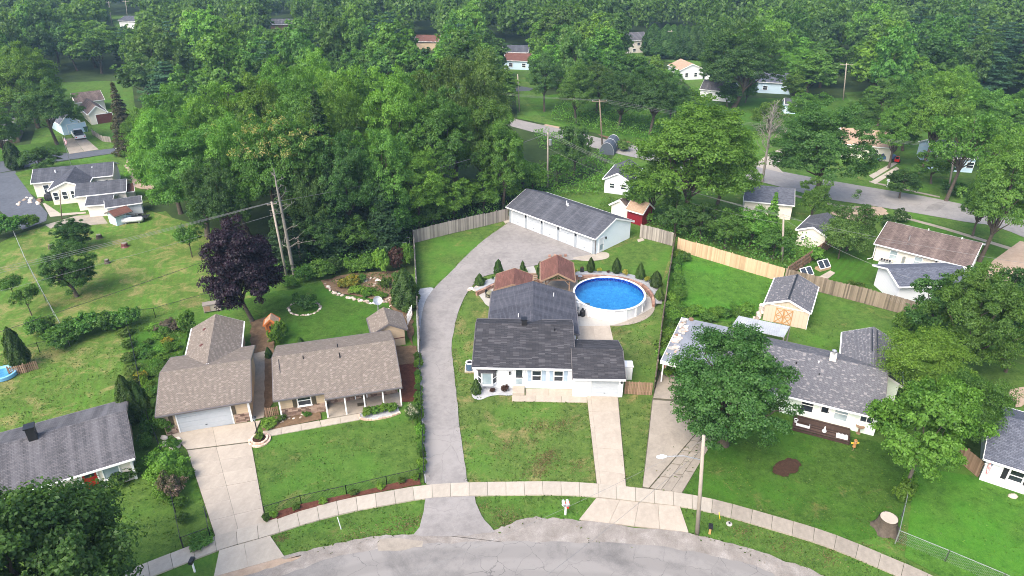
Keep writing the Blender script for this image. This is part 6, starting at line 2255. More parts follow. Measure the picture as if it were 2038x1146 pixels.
MB().hexa([(-.25, -.3, .1), (.25, -.3, .1), (.25, .3, .1), (-.25, .3, .1), (-.32, -.38, 1.05), (.32, -.38, 1.05), (.32, .38, 1.05), (-.32, .38, 1.05)]).build('bin_body', m_plain('green_bin', S(40, 84, 66), .5), bn)
MB().box(-.35, -.42, 1.05, .35, .42, 1.12).build('lid', M['black'], bn)
for y_ in (-.25, .25):
    MB().tube([(-.3, y_ - .04, .12), (-.3, y_ + .04, .12)], .12, 10).build('wheel', M['tyre'], bn)


# ------------------------------------------------------------------ plants
def leaf_arrays(C, Nm, L, Wd, rng):
    n = len(C)
    Nm = Nm / np.maximum(np.linalg.norm(Nm, axis=1), 1e-6)[:, None]
    r = rng.normal(size=(n, 3))
    t = np.cross(Nm, r)
    t /= np.maximum(np.linalg.norm(t, axis=1), 1e-6)[:, None]
    b = np.cross(Nm, t)
    L = np.asarray(L).reshape(-1, 1)
    Wd = np.asarray(Wd).reshape(-1, 1)
    droop = Nm * (L * 0.18)
    V = np.stack([C - t * L / 2 - droop, C + b * Wd / 2, C + t * L / 2 - droop, C - b * Wd / 2], 1)
    return V.reshape(-1, 3)


def quads_mesh(name, V, var, mat=None):
    n = len(V) // 4
    me = bpy.data.meshes.new(name)
    me.vertices.add(n * 4)
    me.vertices.foreach_set('co', V.astype(np.float32).ravel())
    me.loops.add(n * 4)
    me.loops.foreach_set('vertex_index', np.arange(n * 4, dtype=np.int32))
    me.polygons.add(n)
    me.polygons.foreach_set('loop_start', np.arange(0, n * 4, 4, dtype=np.int32))
    me.update(calc_edges=True)
    at = me.attributes.new('v', 'FLOAT', 'FACE')
    at.data.foreach_set('value', np.clip(var, 0, 1).astype(np.float32))
    me.materials.append(mat)
    me.validate()
    return me


def sph(rng, n):
    v = rng.normal(size=(n, 3))
    return v / np.linalg.norm(v, axis=1)[:, None]


def dome_crown(rng, H, Rr, zb, lobes, leaves, leaf, low=-0.55, open_=0.0, lobe_r=(0.24, 0.40), flat=1.0, aspect=0.62, topvar=0.0, cone=0.0):
    """broadleaf crown: lobes on an uneven envelope, twig puffs on the lobes, leaf sprays on the puffs"""
    zc = zb + (H - zb) * 0.45
    up, dn = (H - zc), (zc - zb)
    D = []
    while len(D) < lobes:
        d = sph(rng, 1)[0]
        if d[2] < low:
            continue
        if D and min(np.linalg.norm(np.array(D) - d, axis=1)) < 1.15 / math.sqrt(lobes):
            if rng.random() < 0.75:
                continue
        D.append(d)
    D = np.array(D)
    ph = rng.uniform(0, 6.28, 4)
    az = np.arctan2(D[:, 1], D[:, 0])
    env = 1 + 0.15 * np.sin(2 * az + ph[0]) + 0.12 * np.sin(3 * az + ph[1] + 2 * D[:, 2]) + 0.10 * np.sin(5 * az + ph[2] + 3 * D[:, 2]) + rng.normal(size=lobes) * 0.06
    lr = Rr * rng.uniform(*lobe_r, lobes)
    rad = rng.uniform(0.72, 1.0, lobes)
    rad[: lobes // 5] *= 0.55                         # some foliage inside the crown
    ax = np.stack([np.full(lobes, Rr), np.full(lobes, Rr), np.where(D[:, 2] > 0, up, dn)], 1)
    LC = D * env[:, None] * rad[:, None] * (ax - lr[:, None] * np.array([1, 1, flat]) * 0.85)
    LC[:, :2] *= (1 - cone * np.clip(LC[:, 2] / up, 0, 1))[:, None]
    LC[:, 2] += zc
    wt = lr ** 2
    li = rng.choice(lobes, leaves, p=wt / wt.sum())
    npf = 9
    PD = sph(rng, lobes * npf).reshape(lobes, npf, 3)
    PD[:, :, 2] = PD[:, :, 2] * 0.8 + 0.25
    pr = rng.uniform(0.34, 0.62, (lobes, npf))
    pi_ = rng.integers(0, npf, leaves)
    d2 = sph(rng, leaves)
    d2[:, 2] = np.abs(d2[:, 2]) * 0.9 - 0.25 * rng.random(leaves)
    out = LC[li] - np.array([0, 0, zc])
    out /= np.maximum(np.linalg.norm(out, axis=1), 1e-6)[:, None]
    puff = LC[li] + (PD[li, pi_] * lr[li][:, None] * 0.72) * np.array([1, 1, flat])
    rr = lr[li] * pr[li, pi_] * rng.uniform(0.55, 1.08, leaves)
    C = puff + (d2 + out * 0.35) * rr[:, None] * np.array([1, 1, flat])
    Nm = d2 * 0.7 + out * 0.35 + rng.normal(size=(leaves, 3)) * 0.45 + np.array([0, 0, 0.35])
    size = leaf * rng.uniform(0.7, 1.35, leaves)
    clump = rng.random((lobes, npf))
    lobev = rng.random(lobes)
    var = 0.34 * clump[li, pi_] + 0.24 * lobev[li] + 0.42 * rng.random(leaves)
    if topvar:
        hot = (rng.random((lobes, npf)) < topvar)
        var = np.where(hot[li, pi_] & (C[:, 2] > zc + 0.35 * up) & (rng.random(leaves) < .7), 0.93 + 0.07 * rng.random(leaves), np.minimum(var, 0.88))
    return leaf_arrays(C, Nm, size, size * aspect, rng), var, LC, lr, zc


def limb(b, p, q, r0, r1, rng, n=5, sides=6, wob=0.06):
    p, q = Vector(p), Vector(q)
    L = (q - p).length
    pts, rad = [], []
    for k in range(n + 1):
        t = k / n
        s = p.lerp(q, t)
        s.z += math.sin(t * PI) * L * 0.06
        if 0 < k < n:
            s += Vector(rng.normal(size=3)) * L * wob * 0.5
        pts.append(s)
        rad.append(r0 + (r1 - r0) * t)
    b.tube(pts, rad, sides, cap=False)


def tree_trunk(name, rng, H, zb, tr, LC, mat, nl=9, lean=0.03):
    b = MB()
    fork = zb + (H - zb) * 0.12
    top = Vector((rng.normal() * lean * H, rng.normal() * lean * H, fork))
    b.tube([(0, 0, -0.3), (0, 0, 0.25), tuple(top * 0.5), tuple(top)], [tr * 1.5, tr * 1.08, tr * 0.9, tr * 0.72], 9, cap=False)
    idx = rng.choice(len(LC), min(nl, len(LC)), replace=False)
    for i in idx:
        limb(b, top - Vector((0, 0, rng.uniform(0, .12) * fork)), LC[i], tr * rng.uniform(.3, .5), tr * 0.06, rng)
    limb(b, top, (top.x, top.y, zb + (H - zb) * .8), tr * .6, tr * .08, rng)
    return b.mesh(name, mat, True)


PROTO = {}
ADJ = dict(green='mid green', bright='fresh bright green', dark='deep green', olive='olive green', lime='lime green', blue='blue green')


def make_tree(key, seed, H, Rr, zb, lobes, leaves, leaf, tr, nl=9, **kw):
    rng = np.random.default_rng(seed)
    V, var, LC, lr, zc = dome_crown(rng, H, Rr, zb, lobes, leaves, leaf, **kw)
    PROTO[key] = dict(H=H, R=Rr, crown=quads_mesh('crown', V, var, LF['green']), trunk=tree_trunk('trunk', rng, H, zb, tr, LC, M['bark'], nl), raw=(V, var))


for k in range(5):
    make_tree(f'big{k}', 100 + k, 18.0, 7.0, 2.6 + 0.6 * (k % 3), 110 + 6 * k, 58000, 0.265, 0.42, 14, lobe_r=(0.13, 0.27))
for k in range(3):
    make_tree(f'mid{k}', 200 + k, 9.0, 4.0, 1.4, 56, 17000, 0.25, 0.22, 10, lobe_r=(0.15, 0.30))
for k in range(2):
    make_tree(f'small{k}', 300 + k, 4.4, 2.3, 1.3, 22, 6500, 0.19, 0.09, 8)
make_tree('gold', 410, 18.0, 7.0, 4.0, 110, 56000, 0.27, 0.4, 14, topvar=0.28, lobe_r=(0.13, 0.27))
make_tree('white_fl', 420, 6.0, 4.5, 1.0, 34, 15000, 0.24, 0.14, 10, topvar=0.4)
make_tree('thin', 430, 10.0, 4.2, 2.4, 30, 7500, 0.24, 0.2, 16, lobe_r=(0.16, 0.3))
make_tree('feather', 440, 10.0, 4.4, 2.0, 46, 56000, 0.18, 0.2, 10, aspect=0.4)
make_tree('leafy', 450, 10.0, 4.0, 2.3, 90, 46000, 0.205, 0.16, 12, aspect=0.6, lobe_r=(0.12, 0.26))
make_tree('corner', 460, 12.6, 6.4, 1.8, 110, 76000, 0.22, 0.34, 14, lobe_r=(0.12, 0.25), cone=0.8)
make_tree('front_maple', 470, 11.0, 5.5, 0.9, 90, 72000, 0.19, 0.4, 18, lobe_r=(0.13, 0.27), low=-0.9)
make_tree('plum', 480, 12.0, 4.4, 1.3, 75, 52000, 0.25, 0.24, 12, lobe_r=(0.2, 0.34), low=-0.8)
for k in range(4):
    make_tree(f'far{k}', 500 + k, 18.0, 7.0, 2.2, 62, 9000, 0.72, 0.4, 5, lobe_r=(0.15, 0.30))
for k in range(3):                                      # bushes: crown down to the ground
    rng = np.random.default_rng(600 + k)
    V, var, LC, lr, zc = dome_crown(rng, 1.5, 1.2, 0.05, 20, 4200, 0.15, low=-0.9)
    PROTO[f'bush{k}'] = dict(H=1.5, R=1.2, crown=quads_mesh('foliage', V, var, LF['green']), trunk=None, raw=(V, var))


def conifer(key, seed, H, Rr, tiers, per, leaf, droop=0.25, zb=0.8, gap=0.0, tr=0.22, power=0.85):
    rng = np.random.default_rng(seed)
    Cs, Ns, Ls, Vs = [], [], [], []
    b = MB()
    b.tube([(0, 0, -0.2), (0, 0, H * .5), (0, 0, H)], [tr, tr * .6, tr * .1], 8, cap=False)
    for i in range(tiers):
        t = (i + rng.uniform(-.3, .3)) / tiers
        t = min(max(t, 0), .985)
        z = zb + (H - zb) * t
        r = Rr * (1 - t) ** power * rng.uniform(.8, 1.1) + 0.12
        nb = max(5, int(per * (0.5 + 0.5 * (1 - t))))
        a0 = rng.uniform(0, 6.28)
        for j in range(nb):
            a = a0 + 6.283 * j / nb + rng.normal() * .12
            rb = r * rng.uniform(.7, 1.1)
            if gap and rng.random() < gap:
                rb *= .5
            n = max(6, int(rb * 24))
            s = np.sqrt(rng.random(n)) * rb
            side = rng.normal(size=n) * .16 * (0.4 + s / max(rb, .1)) * rb * .55
            zz = z - droop * s * s / max(rb, .3) + 0.06 * s + rng.normal(size=n) * .07 + (H - zb) / tiers * .3 * rng.random(n)
            x = np.cos(a) * s - np.sin(a) * side
            y = np.sin(a) * s + np.cos(a) * side
            Cs.append(np.stack([x, y, zz], 1))
            nn = np.stack([np.cos(a) * np.full(n, .5), np.sin(a) * np.full(n, .5), np.ones(n)], 1) + rng.normal(size=(n, 3)) * .35
            Ns.append(nn)
            Ls.append(leaf * rng.uniform(.7, 1.4, n))
            Vs.append(0.5 * rng.random(n) + .5 * rng.random())
            if j % 3 == 0:
                b.tube([(0, 0, z), (math.cos(a) * rb * .8, math.sin(a) * rb * .8, z - droop * rb * .55)], [tr * .22, tr * .06], 4, cap=False)
    C, Nm, L, var = np.concatenate(Cs), np.concatenate(Ns), np.concatenate(Ls), np.concatenate(Vs)
    V = leaf_arrays(C, Nm, L, L * .42, rng)
    PROTO[key] = dict(H=H, R=Rr, crown=quads_mesh('crown', V, var, LF['spruce']), trunk=b.mesh('trunk', M['bark'], True), raw=(V, var))


conifer('spruce0', 700, 14, 3.2, 26, 15, 0.42)
conifer('spruce1', 701, 14, 3.4, 20, 12, 0.42, droop=0.4, gap=0.35)
conifer('pine0', 702, 20, 5.0, 13, 13, 0.62, droop=0.02, zb=3.0, gap=0.25, power=0.6)
conifer('pine1', 703, 20, 5.4, 11, 12, 0.62, droop=-0.05, zb=3.5, gap=0.3, power=0.5)


def columnar(key, seed, H, Rr, n, leaf, shape):
    rng = np.random.default_rng(seed)
    t = rng.random(n) ** 0.85
    a = rng.uniform(0, 6.283, n)
    prof = shape(t)
    lump = 1 + 0.10 * np.sin(5 * a + 7 * t) + 0.08 * np.sin(9 * a - 13 * t) + 0.06 * np.sin(3 * a + 21 * t)
    r = Rr * prof * lump * rng.uniform(.82, 1.03, n)
    C = np.stack([r * np.cos(a), r * np.sin(a), 0.04 * H + t * H * .96], 1)
    Nm = np.stack([np.cos(a), np.sin(a), np.full(n, .45)], 1) + rng.normal(size=(n, 3)) * .4
    var = 0.5 + 0.25 * np.sin(5 * a + 7 * t) + 0.45 * (rng.random(n) - .5)
    L = leaf * rng.uniform(.7, 1.4, n)
    V = leaf_arrays(C, Nm, L, L * .55, rng)
    b = MB()
    b.tube([(0, 0, 0), (0, 0, H * .8)], [Rr * .14, .02], 6, cap=False)
    PROTO[key] = dict(H=H, R=Rr, crown=quads_mesh('foliage', V, var, LF['arbor']), trunk=b.mesh('stem', M['bark'], True), raw=(V, var))


columnar('arbor0', 800, 2.2, 0.62, 6500, 0.10, lambda t: np.minimum(1, 0.55 + t * 2.2) * (1 - t ** 2.0) ** .75 + .02)
columnar('arbor1', 801, 2.2, 0.62, 6500, 0.10, lambda t: np.minimum(1, 0.7 + t * 1.6) * (1 - t ** 1.5) ** .8 + .02)
columnar('spiral', 802, 2.2, 0.55, 5500, 0.09, lambda t: (1 - t ** 1.6) ** .7 * (0.62 + 0.38 * np.abs(np.sin(t * PI * 3.2))) + .02)
columnar('column', 803, 5.0, 0.9, 11000, 0.16, lambda t: np.minimum(1, 0.7 + t * 2) * (1 - t ** 2.4) ** .8 + .02)


def inst(key, loc, sxy, sz, leaf, name, label, cat, group=None, rz=None, bark='bark', stem='trunk', crown='crown', sy=None):
    p = PROTO[key]
    t = thing(name, label, cat, loc, random.uniform(0, 6.28) if rz is None else rz, group)
    for nm, me, mt in ((crown, p['crown'], LF[leaf]), (stem, p['trunk'], M[bark])):
        if me is None:
            continue
        o = link(nm, me, t)
        o.scale = (sxy, sy or sxy, sz)
        o.material_slots[0].link = 'OBJECT'
        o.material_slots[0].material = mt
    return t


def tree(key, bx, by, top, wpx, leaf, label, name='tree', group=None, bark='bark', hmin=2.0, hmax=26, kw=1.0):
    """base pixel, pixel row of the top, crown width in pixels at the crown's own distance"""
    b0 = P(bx, by)
    h = min(hmax, max(hmin, height_to(b0, top) * 0.94))
    d = b0.y * CS + (CAMH - h * 0.6) * SN
    b0.x = (bx - 1019.0) * d / FPX                      # the crown, not the foot, stands at this column
    r = wpx / 2 * d / FPX * kw * 0.88
    p = PROTO[key]
    return inst(key, b0, r / p['R'], h / p['H'], leaf, name, label, 'tree', group, bark=bark)


def bush(px, py, w, h, leaf, label, name='shrub', key=None, group=None, cat='shrub', z=0.0):
    k = key or f'bush{random.randrange(3)}'
    b0 = P(px, py)
    b0.z = z
    p = PROTO[k]
    if p['trunk'] is None:
        o = link(name, p['crown'], None, b0, random.uniform(0, 6.28))
        o.scale = (w / 2 / p['R'], w / 2 / p['R'], h / p['H'])
        o.material_slots[0].link = 'OBJECT'
        o.material_slots[0].material = LF[leaf]
        return tag(o, label, cat, group)
    return inst(k, b0, w / 2 / p['R'], h / p['H'], leaf, name, label, cat, group, stem='stem', crown='foliage')


# ---- garden evergreens round the pool
G1 = 'clipped evergreens round the pool'
for (x, y, w_, h_, k, lf, lb) in (
        (1175, 545, 1.05, 2.05, 'arbor0', 'arbor', 'egg shaped evergreen behind the pool beside the dark planter'),
        (1226, 547, 1.2, 2.1, 'arbor0', 'arbor', 'tall egg shaped evergreen in the middle of the white stone bed'),
        (1273, 558, 1.3, 2.2, 'arbor1', 'arbor', 'pointed cone evergreen on the bend of the white stone bed'),
        (1304, 575, 1.5, 2.2, 'arbor0', 'arbor', 'broad egg shaped evergreen beside the board fence and pool'),
        (1311, 599, 1.15, 1.6, 'arbor1', 'arbor_light', 'short evergreen at the end of the curved pool wall'),
        (992, 553, 1.2, 2.3, 'arbor0', 'arbor', 'tall evergreen between the asphalt drive and the gazebo'),
        (1040, 545, 0.85, 1.6, 'spiral', 'arbor', 'spiral clipped evergreen beside the pale garden path'),
        (1074, 552, 0.9, 2.0, 'spiral', 'arbor', 'spiral clipped evergreen close beside the pavilion roof'),
        (955, 570, 1.35, 1.5, 'arbor1', 'arbor_light', 'rounded cone evergreen at the end of the gazebo wall')):
    bush(x, y, w_, h_, lf, lb, 'evergreen_shrub', k, G1, 'shrub', 0.25)
for (x, y, w_, lf, lb) in ((1142, 545, .8, 'yellow', 'yellow green shrub beside the pavilion corner'), (1192, 545, .85, 'yellow', 'yellow green shrub between two egg shaped evergreens'),
                           (1243, 550, .95, 'yellow', 'yellow green shrub between the tall egg shaped and the pointed evergreens'), (1287, 564, .9, 'yellow', 'yellow green shrub between the pointed and the broad evergreens'),
                           (1211, 546, .5, 'maroon', 'tiny dark red shrub on the white stone bed'), (966, 562, .5, 'dark', 'tiny dark shrub on the white stones by the gazebo wall'), (981, 558, .45, 'dark', 'tiny dark shrub beside the gazebo corner')):
    bush(x, y, w_, w_ * .75, lf, lb, 'low_shrub', z=0.22)
bush(948, 783, 1.05, 1.7, 'arbor_light', 'egg shaped evergreen at the front corner of the white house', 'evergreen_shrub', 'arbor1', None, 'shrub')
bush(981, 780, .6, .45, 'maroon', 'small dark red shrub in the white gravel by the bay window', 'low_shrub')
bush(1006, 779, .85, .75, 'maroon', 'round dark red shrub in the white gravel beside the door step', 'low_shrub')

# ---- brown house gardens
bush(606, 615, 3.0, 2.0, 'dark', 'wide dark trimmed bush inside the ring of stones', 'round_shrub')
bush(548, 690, 1.6, 2.3, 'lime', 'bright leafy bush behind the stone fronted house', 'shrub')
bush(560, 676, 1.8, 2.2, 'bright', 'leafy bush with white blooms beside the playhouse', 'shrub')
bush(600, 690, .9, 1.2, 'dark', 'small dark conifer behind the taupe roof', 'evergreen_shrub', 'arbor1')
bush(536, 712, .8, 1.3, 'dark', 'small dark evergreen in the side yard', 'evergreen_shrub', 'arbor1')
bush(378, 660, 2.0, 2.6, 'green', 'green bush against the rear wing of the double garage', 'shrub')
bush(334, 862, 1.9, 2.1, 'green', 'round leafy shrub beside the wide white garage door', 'shrub')
bush(346, 888, 1.3, .8, 'green', 'low leafy plant within the stone edged front garden', 'low_shrub')
bush(538, 848, 1.6, .7, 'lime', 'spreading yellow green day lilies beside the slatted fence', 'low_shrub')
bush(562, 838, 1.0, .6, 'olive', 'olive plant before the stone faced wall', 'low_shrub')
bush(610, 828, .9, .5, 'bright', 'small green plant at the end of the stone bed', 'low_shrub')
for k, x in enumerate((732, 748, 764, 782)):
    bush(x, 826 - k * 3.0, 1.15, .8, 'lime', 'bright hosta in the porch flower bed', 'hosta', None, 'hostas in the porch bed', 'plant')
bush(517, 875, .95, .5, 'lime', 'flowering plant inside the round paver planter', 'low_shrub', z=0.2)
tree('white_fl', 820, 845, 802, 36, 'white_fl', 'small white flowering bush at the corner of the porch lawn', 'flowering_tree', hmin=1.6)
for k, (x, y) in enumerate(((545, 1030), (590, 1015), (645, 1002), (705, 986), (757, 972), (800, 962), (828, 955), (530, 1035))):
    bush(x, y, .75, .55, 'grass' if k % 2 else 'lime', 'small leafy perennial in the red mulch bed', 'perennial', None, 'perennials in the red mulch', 'plant')
for k in range(16):
    y = 720 + k * 15
    bush(832 + k * 0.45 + random.uniform(-2, 2), y, random.uniform(.7, 1.3), random.uniform(.7, 1.4), random.choice(['bright', 'green', 'lime']), 'vine clump on the black chain link fence by the drive', 'vine', None, 'vines on the drive fence', 'vine')
# pond garden
for (x, y, w_, h_, lf, lb) in ((700, 568, 2.6, 1.3, 'golden', 'golden flowering clump in the pond garden'), (682, 572, 1.8, 1.0, 'golden', 'second golden flowering clump by pond edge stones'),
                               (712, 583, 2.4, .8, 'lime', 'low lime plants along the pond stones'), (735, 588, 2.4, .7, 'bright', 'low green water plants by the pond'), (770, 574, 1.9, 1.5, 'grass', 'tall upright iris leaves by the pond'),
                               (755, 592, 2.0, .6, 'lime', 'yellowish ground plants at the pale pond stones'), (720, 562, 1.6, 1.1, 'green', 'mid green shrub at the back of the pond'), (790, 560, 1.6, 1.2, 'olive', 'olive shrub between the pond and the grey fence'),
                               (760, 545, 2.6, 3.4, 'lime', 'bright lime leaning sumac beside the dark red bush'), (790, 535, 2.6, 3.0, 'maroon', 'dark red leafed bush beside the lime sumac'), (812, 530, 2.0, 3.2, 'bright', 'green bush against the fence end'),
                               (705, 540, 3.4, 1.8, 'bright', 'wide green bush behind the pond'), (735, 535, 3.0, 2.0, 'bright', 'green bush between the pond and the wood'), (640, 555, 3.6, 2.4, 'green', 'broad shrub at the wood edge'),
                               (610, 560, 3.2, 2.0, 'green', 'shrub at the old pole stub'), (660, 545, 3.2, 2.0, 'dark', 'dark shrub at the wood edge by the white post'), (575, 570, 2.6, 1.2, 'bright', 'low bush at the foot of the leaning pole'),
                               (812, 625, 1.4, 1.2, 'olive', 'weedy bush beside the leaning lattice'), (800, 605, 1.2, .7, 'lime', 'low weeds among the scattered rocks')):
    bush(x, y, w_, h_, lf, lb, 'shrub')
inst('column', P(808, 612), 1.7, 1.0, 'dark', 'weeping_tree', 'narrow weeping evergreen against the grey fence', 'tree')
# vegetable strip along the wire fence
for k in range(46):
    t = random.random()
    x = 275 + 75 * random.random() + 8 * t
    y = 655 + t * 150
    if x > 300 + (800 - y) * .5:
        continue
    bush(x, y, random.uniform(.9, 1.9), random.uniform(.5, 1.2), random.choice(['bright', 'lime', 'green', 'bright', 'golden' if k % 5 == 0 else 'olive']), 'leafy vegetable clump in the garden strip', 'garden_plant', None, 'vegetable strip plants', 'plant')
for k in range(7):
    bush(252 - 1.0 * k + 5 * k, 668 + 25 * k, 1.7, .95, 'grass', 'mound of ornamental grass along the wire fence', 'grass_mound', None, 'ornamental grass mounds', 'plant')
bush(340, 655, 3.0, 1.0, 'dry', 'heap of dry brown branches in the garden', 'brush_pile')
for (x, y, w_, h_) in ((150, 672, 3.4, 2.2), (180, 664, 3.6, 2.4), (212, 660, 3.4, 2.2), (240, 652, 3.2, 2.2), (262, 648, 2.8, 2.2), (118, 690, 3.4, 2.0), (75, 668, 3.0, 2.0), (98, 655, 2.2, 1.4)):
    bush(x, y, w_, h_, 'green', 'dense bush in the hedge along the mown field', 'hedge_bush', None, 'hedge bushes along the field')
inst('column', P(44, 730), 1.05, 0.92, 'arbor', 'evergreen_tree', 'single columnar evergreen beside the low slatted fence', 'tree')
inst('column', P(267, 838), 1.1, 0.98, 'arbor', 'evergreen_tree', 'taller columnar evergreen between the wire fence and red door house', 'tree')
inst('column', P(284, 832), 1.05, 0.80, 'arbor', 'evergreen_tree', 'shorter columnar evergreen touching the wire fence', 'tree')
# strip left of the concrete drive
for (x, y, w_, h_, lf, lb) in ((332, 930, 3.4, 1.7, 'bright', 'wide bright shrub beside the concrete drive'), (318, 965, 2.4, 1.6, 'lime', 'lime leafed shrub behind the pink bush'), (344, 985, 2.2, 2.1, 'pink_fl', 'pink flowering bush beside the concrete drive'),
                               (362, 955, 2.0, 1.2, 'bright', 'green shrub between drive and pink bush'), (325, 995, 1.6, 1.2, 'lime', 'low lime shrub below the pink bush'), (356, 1010, 1.4, 1.0, 'green', 'small shrub on the black chain link fence'),
                               (366, 1040, 1.2, .9, 'olive', 'rose bush on the black chain link fence'), (300, 840, 1.8, 1.4, 'green', 'shrub at the foot of the shorter columnar evergreen'), (300, 868, 1.6, 1.6, 'green', 'shrub between wire fence and front garden'),
                               (400, 1082, 2.2, .5, 'green', 'weedy strip plants along the pavement'), (250, 955, 2.6, 1.3, 'green', 'shrub under the window of the red door house'), (235, 965, 1.6, 1.0, 'olive', 'shrub beside the red door'),
                               (295, 890, 1.6, 1.3, 'green', 'shrub along the wire fence by the red door house')):
    bush(x, y, w_, h_, lf, lb, 'shrub')
# between pool fence and grey house
for k in range(26):
    y = 510 + k * 9.5
    xf = 1342 - (y - 490) * .142
    bush(xf + random.uniform(8, 24), y, random.uniform(1.1, 2.2), random.uniform(.8, 1.6), random.choice(['bright', 'lime', 'green', 'bright']), 'overgrown weed bush along the board fence of the lush lawn', 'weed_bush', None, 'weeds along the fence')
for k in range(16):
    bush(1350 + k * 9 + random.uniform(-4, 4), 632 + random.uniform(-12, 10), random.uniform(1.3, 2.2), random.uniform(.9, 1.6), random.choice(['bright', 'lime', 'green']), 'overgrown bush behind the carport roof', 'weed_bush', None, 'bushes behind the carport')
for (x, y, w_, h_, lf, lb) in ((1700, 578, 2.8, 1.0, 'grass', 'mound of grassy flowers on the striped lawn'), (1722, 598, .8, .5, 'olive', 'small weed at the foot of the long board fence'), (1620, 520, 2.6, 2.0, 'bright', 'bright bush behind the rail fence'),
                               (1795, 1000, 1.6, 2.2, 'bright', 'vine covered bush on the leaning fence posts'), (1805, 970, 1.2, 1.6, 'bright', 'leafy shoots at the foot of the twin trunk tree'), (1895, 390, 4.6, 2.4, 'dark', 'low dark juniper mound beside the pale street pole'),
                               (1830, 660, 3.6, 3.0, 'bright', 'bright bush at the end of the long board fence'), (1790, 655, 2.6, 2.0, 'lime', 'lime bush beside the rear wing of grey house'), (1850, 700, 3.6, 3.0, 'bright', 'leafy bush behind the rear wing'),
                               (1720, 470, 2.5, 2.2, 'white_fl', 'white flowering shrub at the corner of the beige house'), (1790, 441, 2.6, 2.0, 'white_fl', 'large white hydrangea at the beige house'), (1765, 452, 2.2, 1.8, 'white_fl', 'smaller white hydrangea at the beige house'),
                               (1278, 440, 3.0, 2.4, 'lime', 'bright bush beside the barn red shed'), (1240, 300, 3, 2.2, 'olive', 'open twiggy shrub beside the canvas shelter'), (60, 455, 3.0, 2.0, 'lime', 'lime bush on the pale field fence'), (15, 470, 5, 3.0, 'green', 'bushy thicket beside the dark asphalt drive')):
    bush(x, y, w_, h_, lf, lb, 'shrub')

# ---- individual trees, nearest first (base x, base y, top row, crown width)
tree('corner', 12, 1330, 965, 600, 'dark', 'big dark leafed tree in front of the purple grey roof', kw=1.0)
tree('front_maple', 1462, 885, 660, 325, 'dark', 'big round dark green tree before the grey shingled house')
tree('leafy', 1845, 985, 738, 232, 'bright', 'bright broad leafed tree with twin trunks by the lawn fence', bark='bark_pale')
tree('feather', 1915, 905, 735, 185, 'green', 'fine leafed tree close to the twin trunk tree')
tree('feather', 1850, 815, 660, 225, 'lime', 'feathery light green tree behind the twin trunk tree')
tree('front_maple', 1945, 745, 525, 215, 'green', 'dense green tree beside the white garage')
tree('mid1', 1880, 690, 530, 150, 'dark', 'dark spreading tree reaching over the white garage')
tree('mid2', 2010, 660, 525, 110, 'dark', 'dark tree behind the dense green tree')
tree('mid0', 2035, 740, 590, 120, 'green', 'green tree above the old leaning boards')
tree('plum', 478, 640, 428, 178, 'purple', 'dark purple leafed maple beside the leaning utility pole', 'purple_maple')
tree('front_maple', 143, 497, 434, 86, 'dark', 'small dark round tree beside the burnt stump', hmin=3)
tree('front_maple', 132, 590, 478, 122, 'dark', 'dark young maple beside the pale field fence')
tree('small1', 373, 512, 440, 62, 'green', 'thin young tree on bare soil ring at the wood edge')
tree('small1', 50, 628, 565, 62, 'green', 'small open tree across the pale field fence')
tree('small0', 20, 590, 548, 55, 'green', 'small green tree across the fence from the young maple')
tree('mid0', 75, 345, 288, 90, 'dark', 'dark round tree behind the cream house')
inst('column', P(34, 336), 1.7, 1.0, 'arbor', 'evergreen_tree', 'dark columnar evergreen beside the dark asphalt drive', 'tree')
tree('spruce0', 238, 308, 150, 74, 'browny', 'tall sparse brownish spruce beside the pale driveway', 'spruce_tree')
tree('big1', 90, 288, 152, 125, 'dark', 'dark leafy tree above the white pickup truck')
tree('big3', 45, 255, 80, 150, 'bright', 'tall bright tree at the meadow edge')
tree('big0', -10, 320, 200, 90, 'green', 'green tree across the dark asphalt road')
GW = 'trees of the wood behind the gardens'
WOOD = [  # (proto, base x, base y, top, width, leaf)
    ('big0', 330, 425, 200, 170, 'bright'), ('big1', 385, 470, 240, 200, 'green'), ('big2', 440, 400, 150, 170, 'bright'), ('big3', 300, 380, 210, 120, 'green'),
    ('big4', 470, 470, 230, 170, 'bright'), ('big2', 350, 350, 160, 150, 'bright'), ('big1', 520, 400, 140, 160, 'bright'),
    ('big3', 610, 420, 130, 170, 'green'), ('big4', 680, 440, 160, 170, 'bright'), ('big0', 700, 380, 110, 170, 'bright'), ('big1', 785, 420, 128, 175, 'bright'), ('big3', 870, 420, 165, 180, 'green'), ('big2', 900, 375, 98, 180, 'olive'),
    ('big4', 965, 330, 96, 130, 'olive'), ('big0', 965, 400, 180, 150, 'green'), ('big1', 1000, 420, 230, 120, 'green'), ('big2', 830, 360, 130, 150, 'bright'), ('big4', 640, 350, 100, 150, 'bright'), ('big3', 555, 345, 110, 160, 'bright'),
    ('big0', 760, 480, 240, 150, 'green'), ('big2', 690, 495, 250, 150, 'dark'), ('big1', 830, 465, 290, 130, 'bright'), ('mid0', 900, 440, 335, 110, 'bright'), ('mid1', 960, 425, 340, 90, 'bright'), ('mid2', 780, 490, 380, 110, 'green'),
    ('big4', 430, 500, 310, 130, 'dark'), ('big3', 610, 500, 270, 130, 'dark'), ('mid1', 700, 505, 420, 100, 'green'), ('mid0', 860, 455, 380, 90, 'green'), ('mid2', 640, 515, 420, 100, 'dark'), ('mid2', 1000, 410, 330, 100, 'bright'), ('mid0', 1040, 385, 310, 90, 'green')]
for q in WOOD:
    tree(*q, ('tall ' if q[0][:3] == 'big' else 'lower ') + ADJ[q[5]] + ' broadleaf tree in the wood behind the gardens', group=GW)
tree('gold', 565, 490, 196, 205, 'gold', 'tall tree with golden tipped crown at the wood front', group=GW)
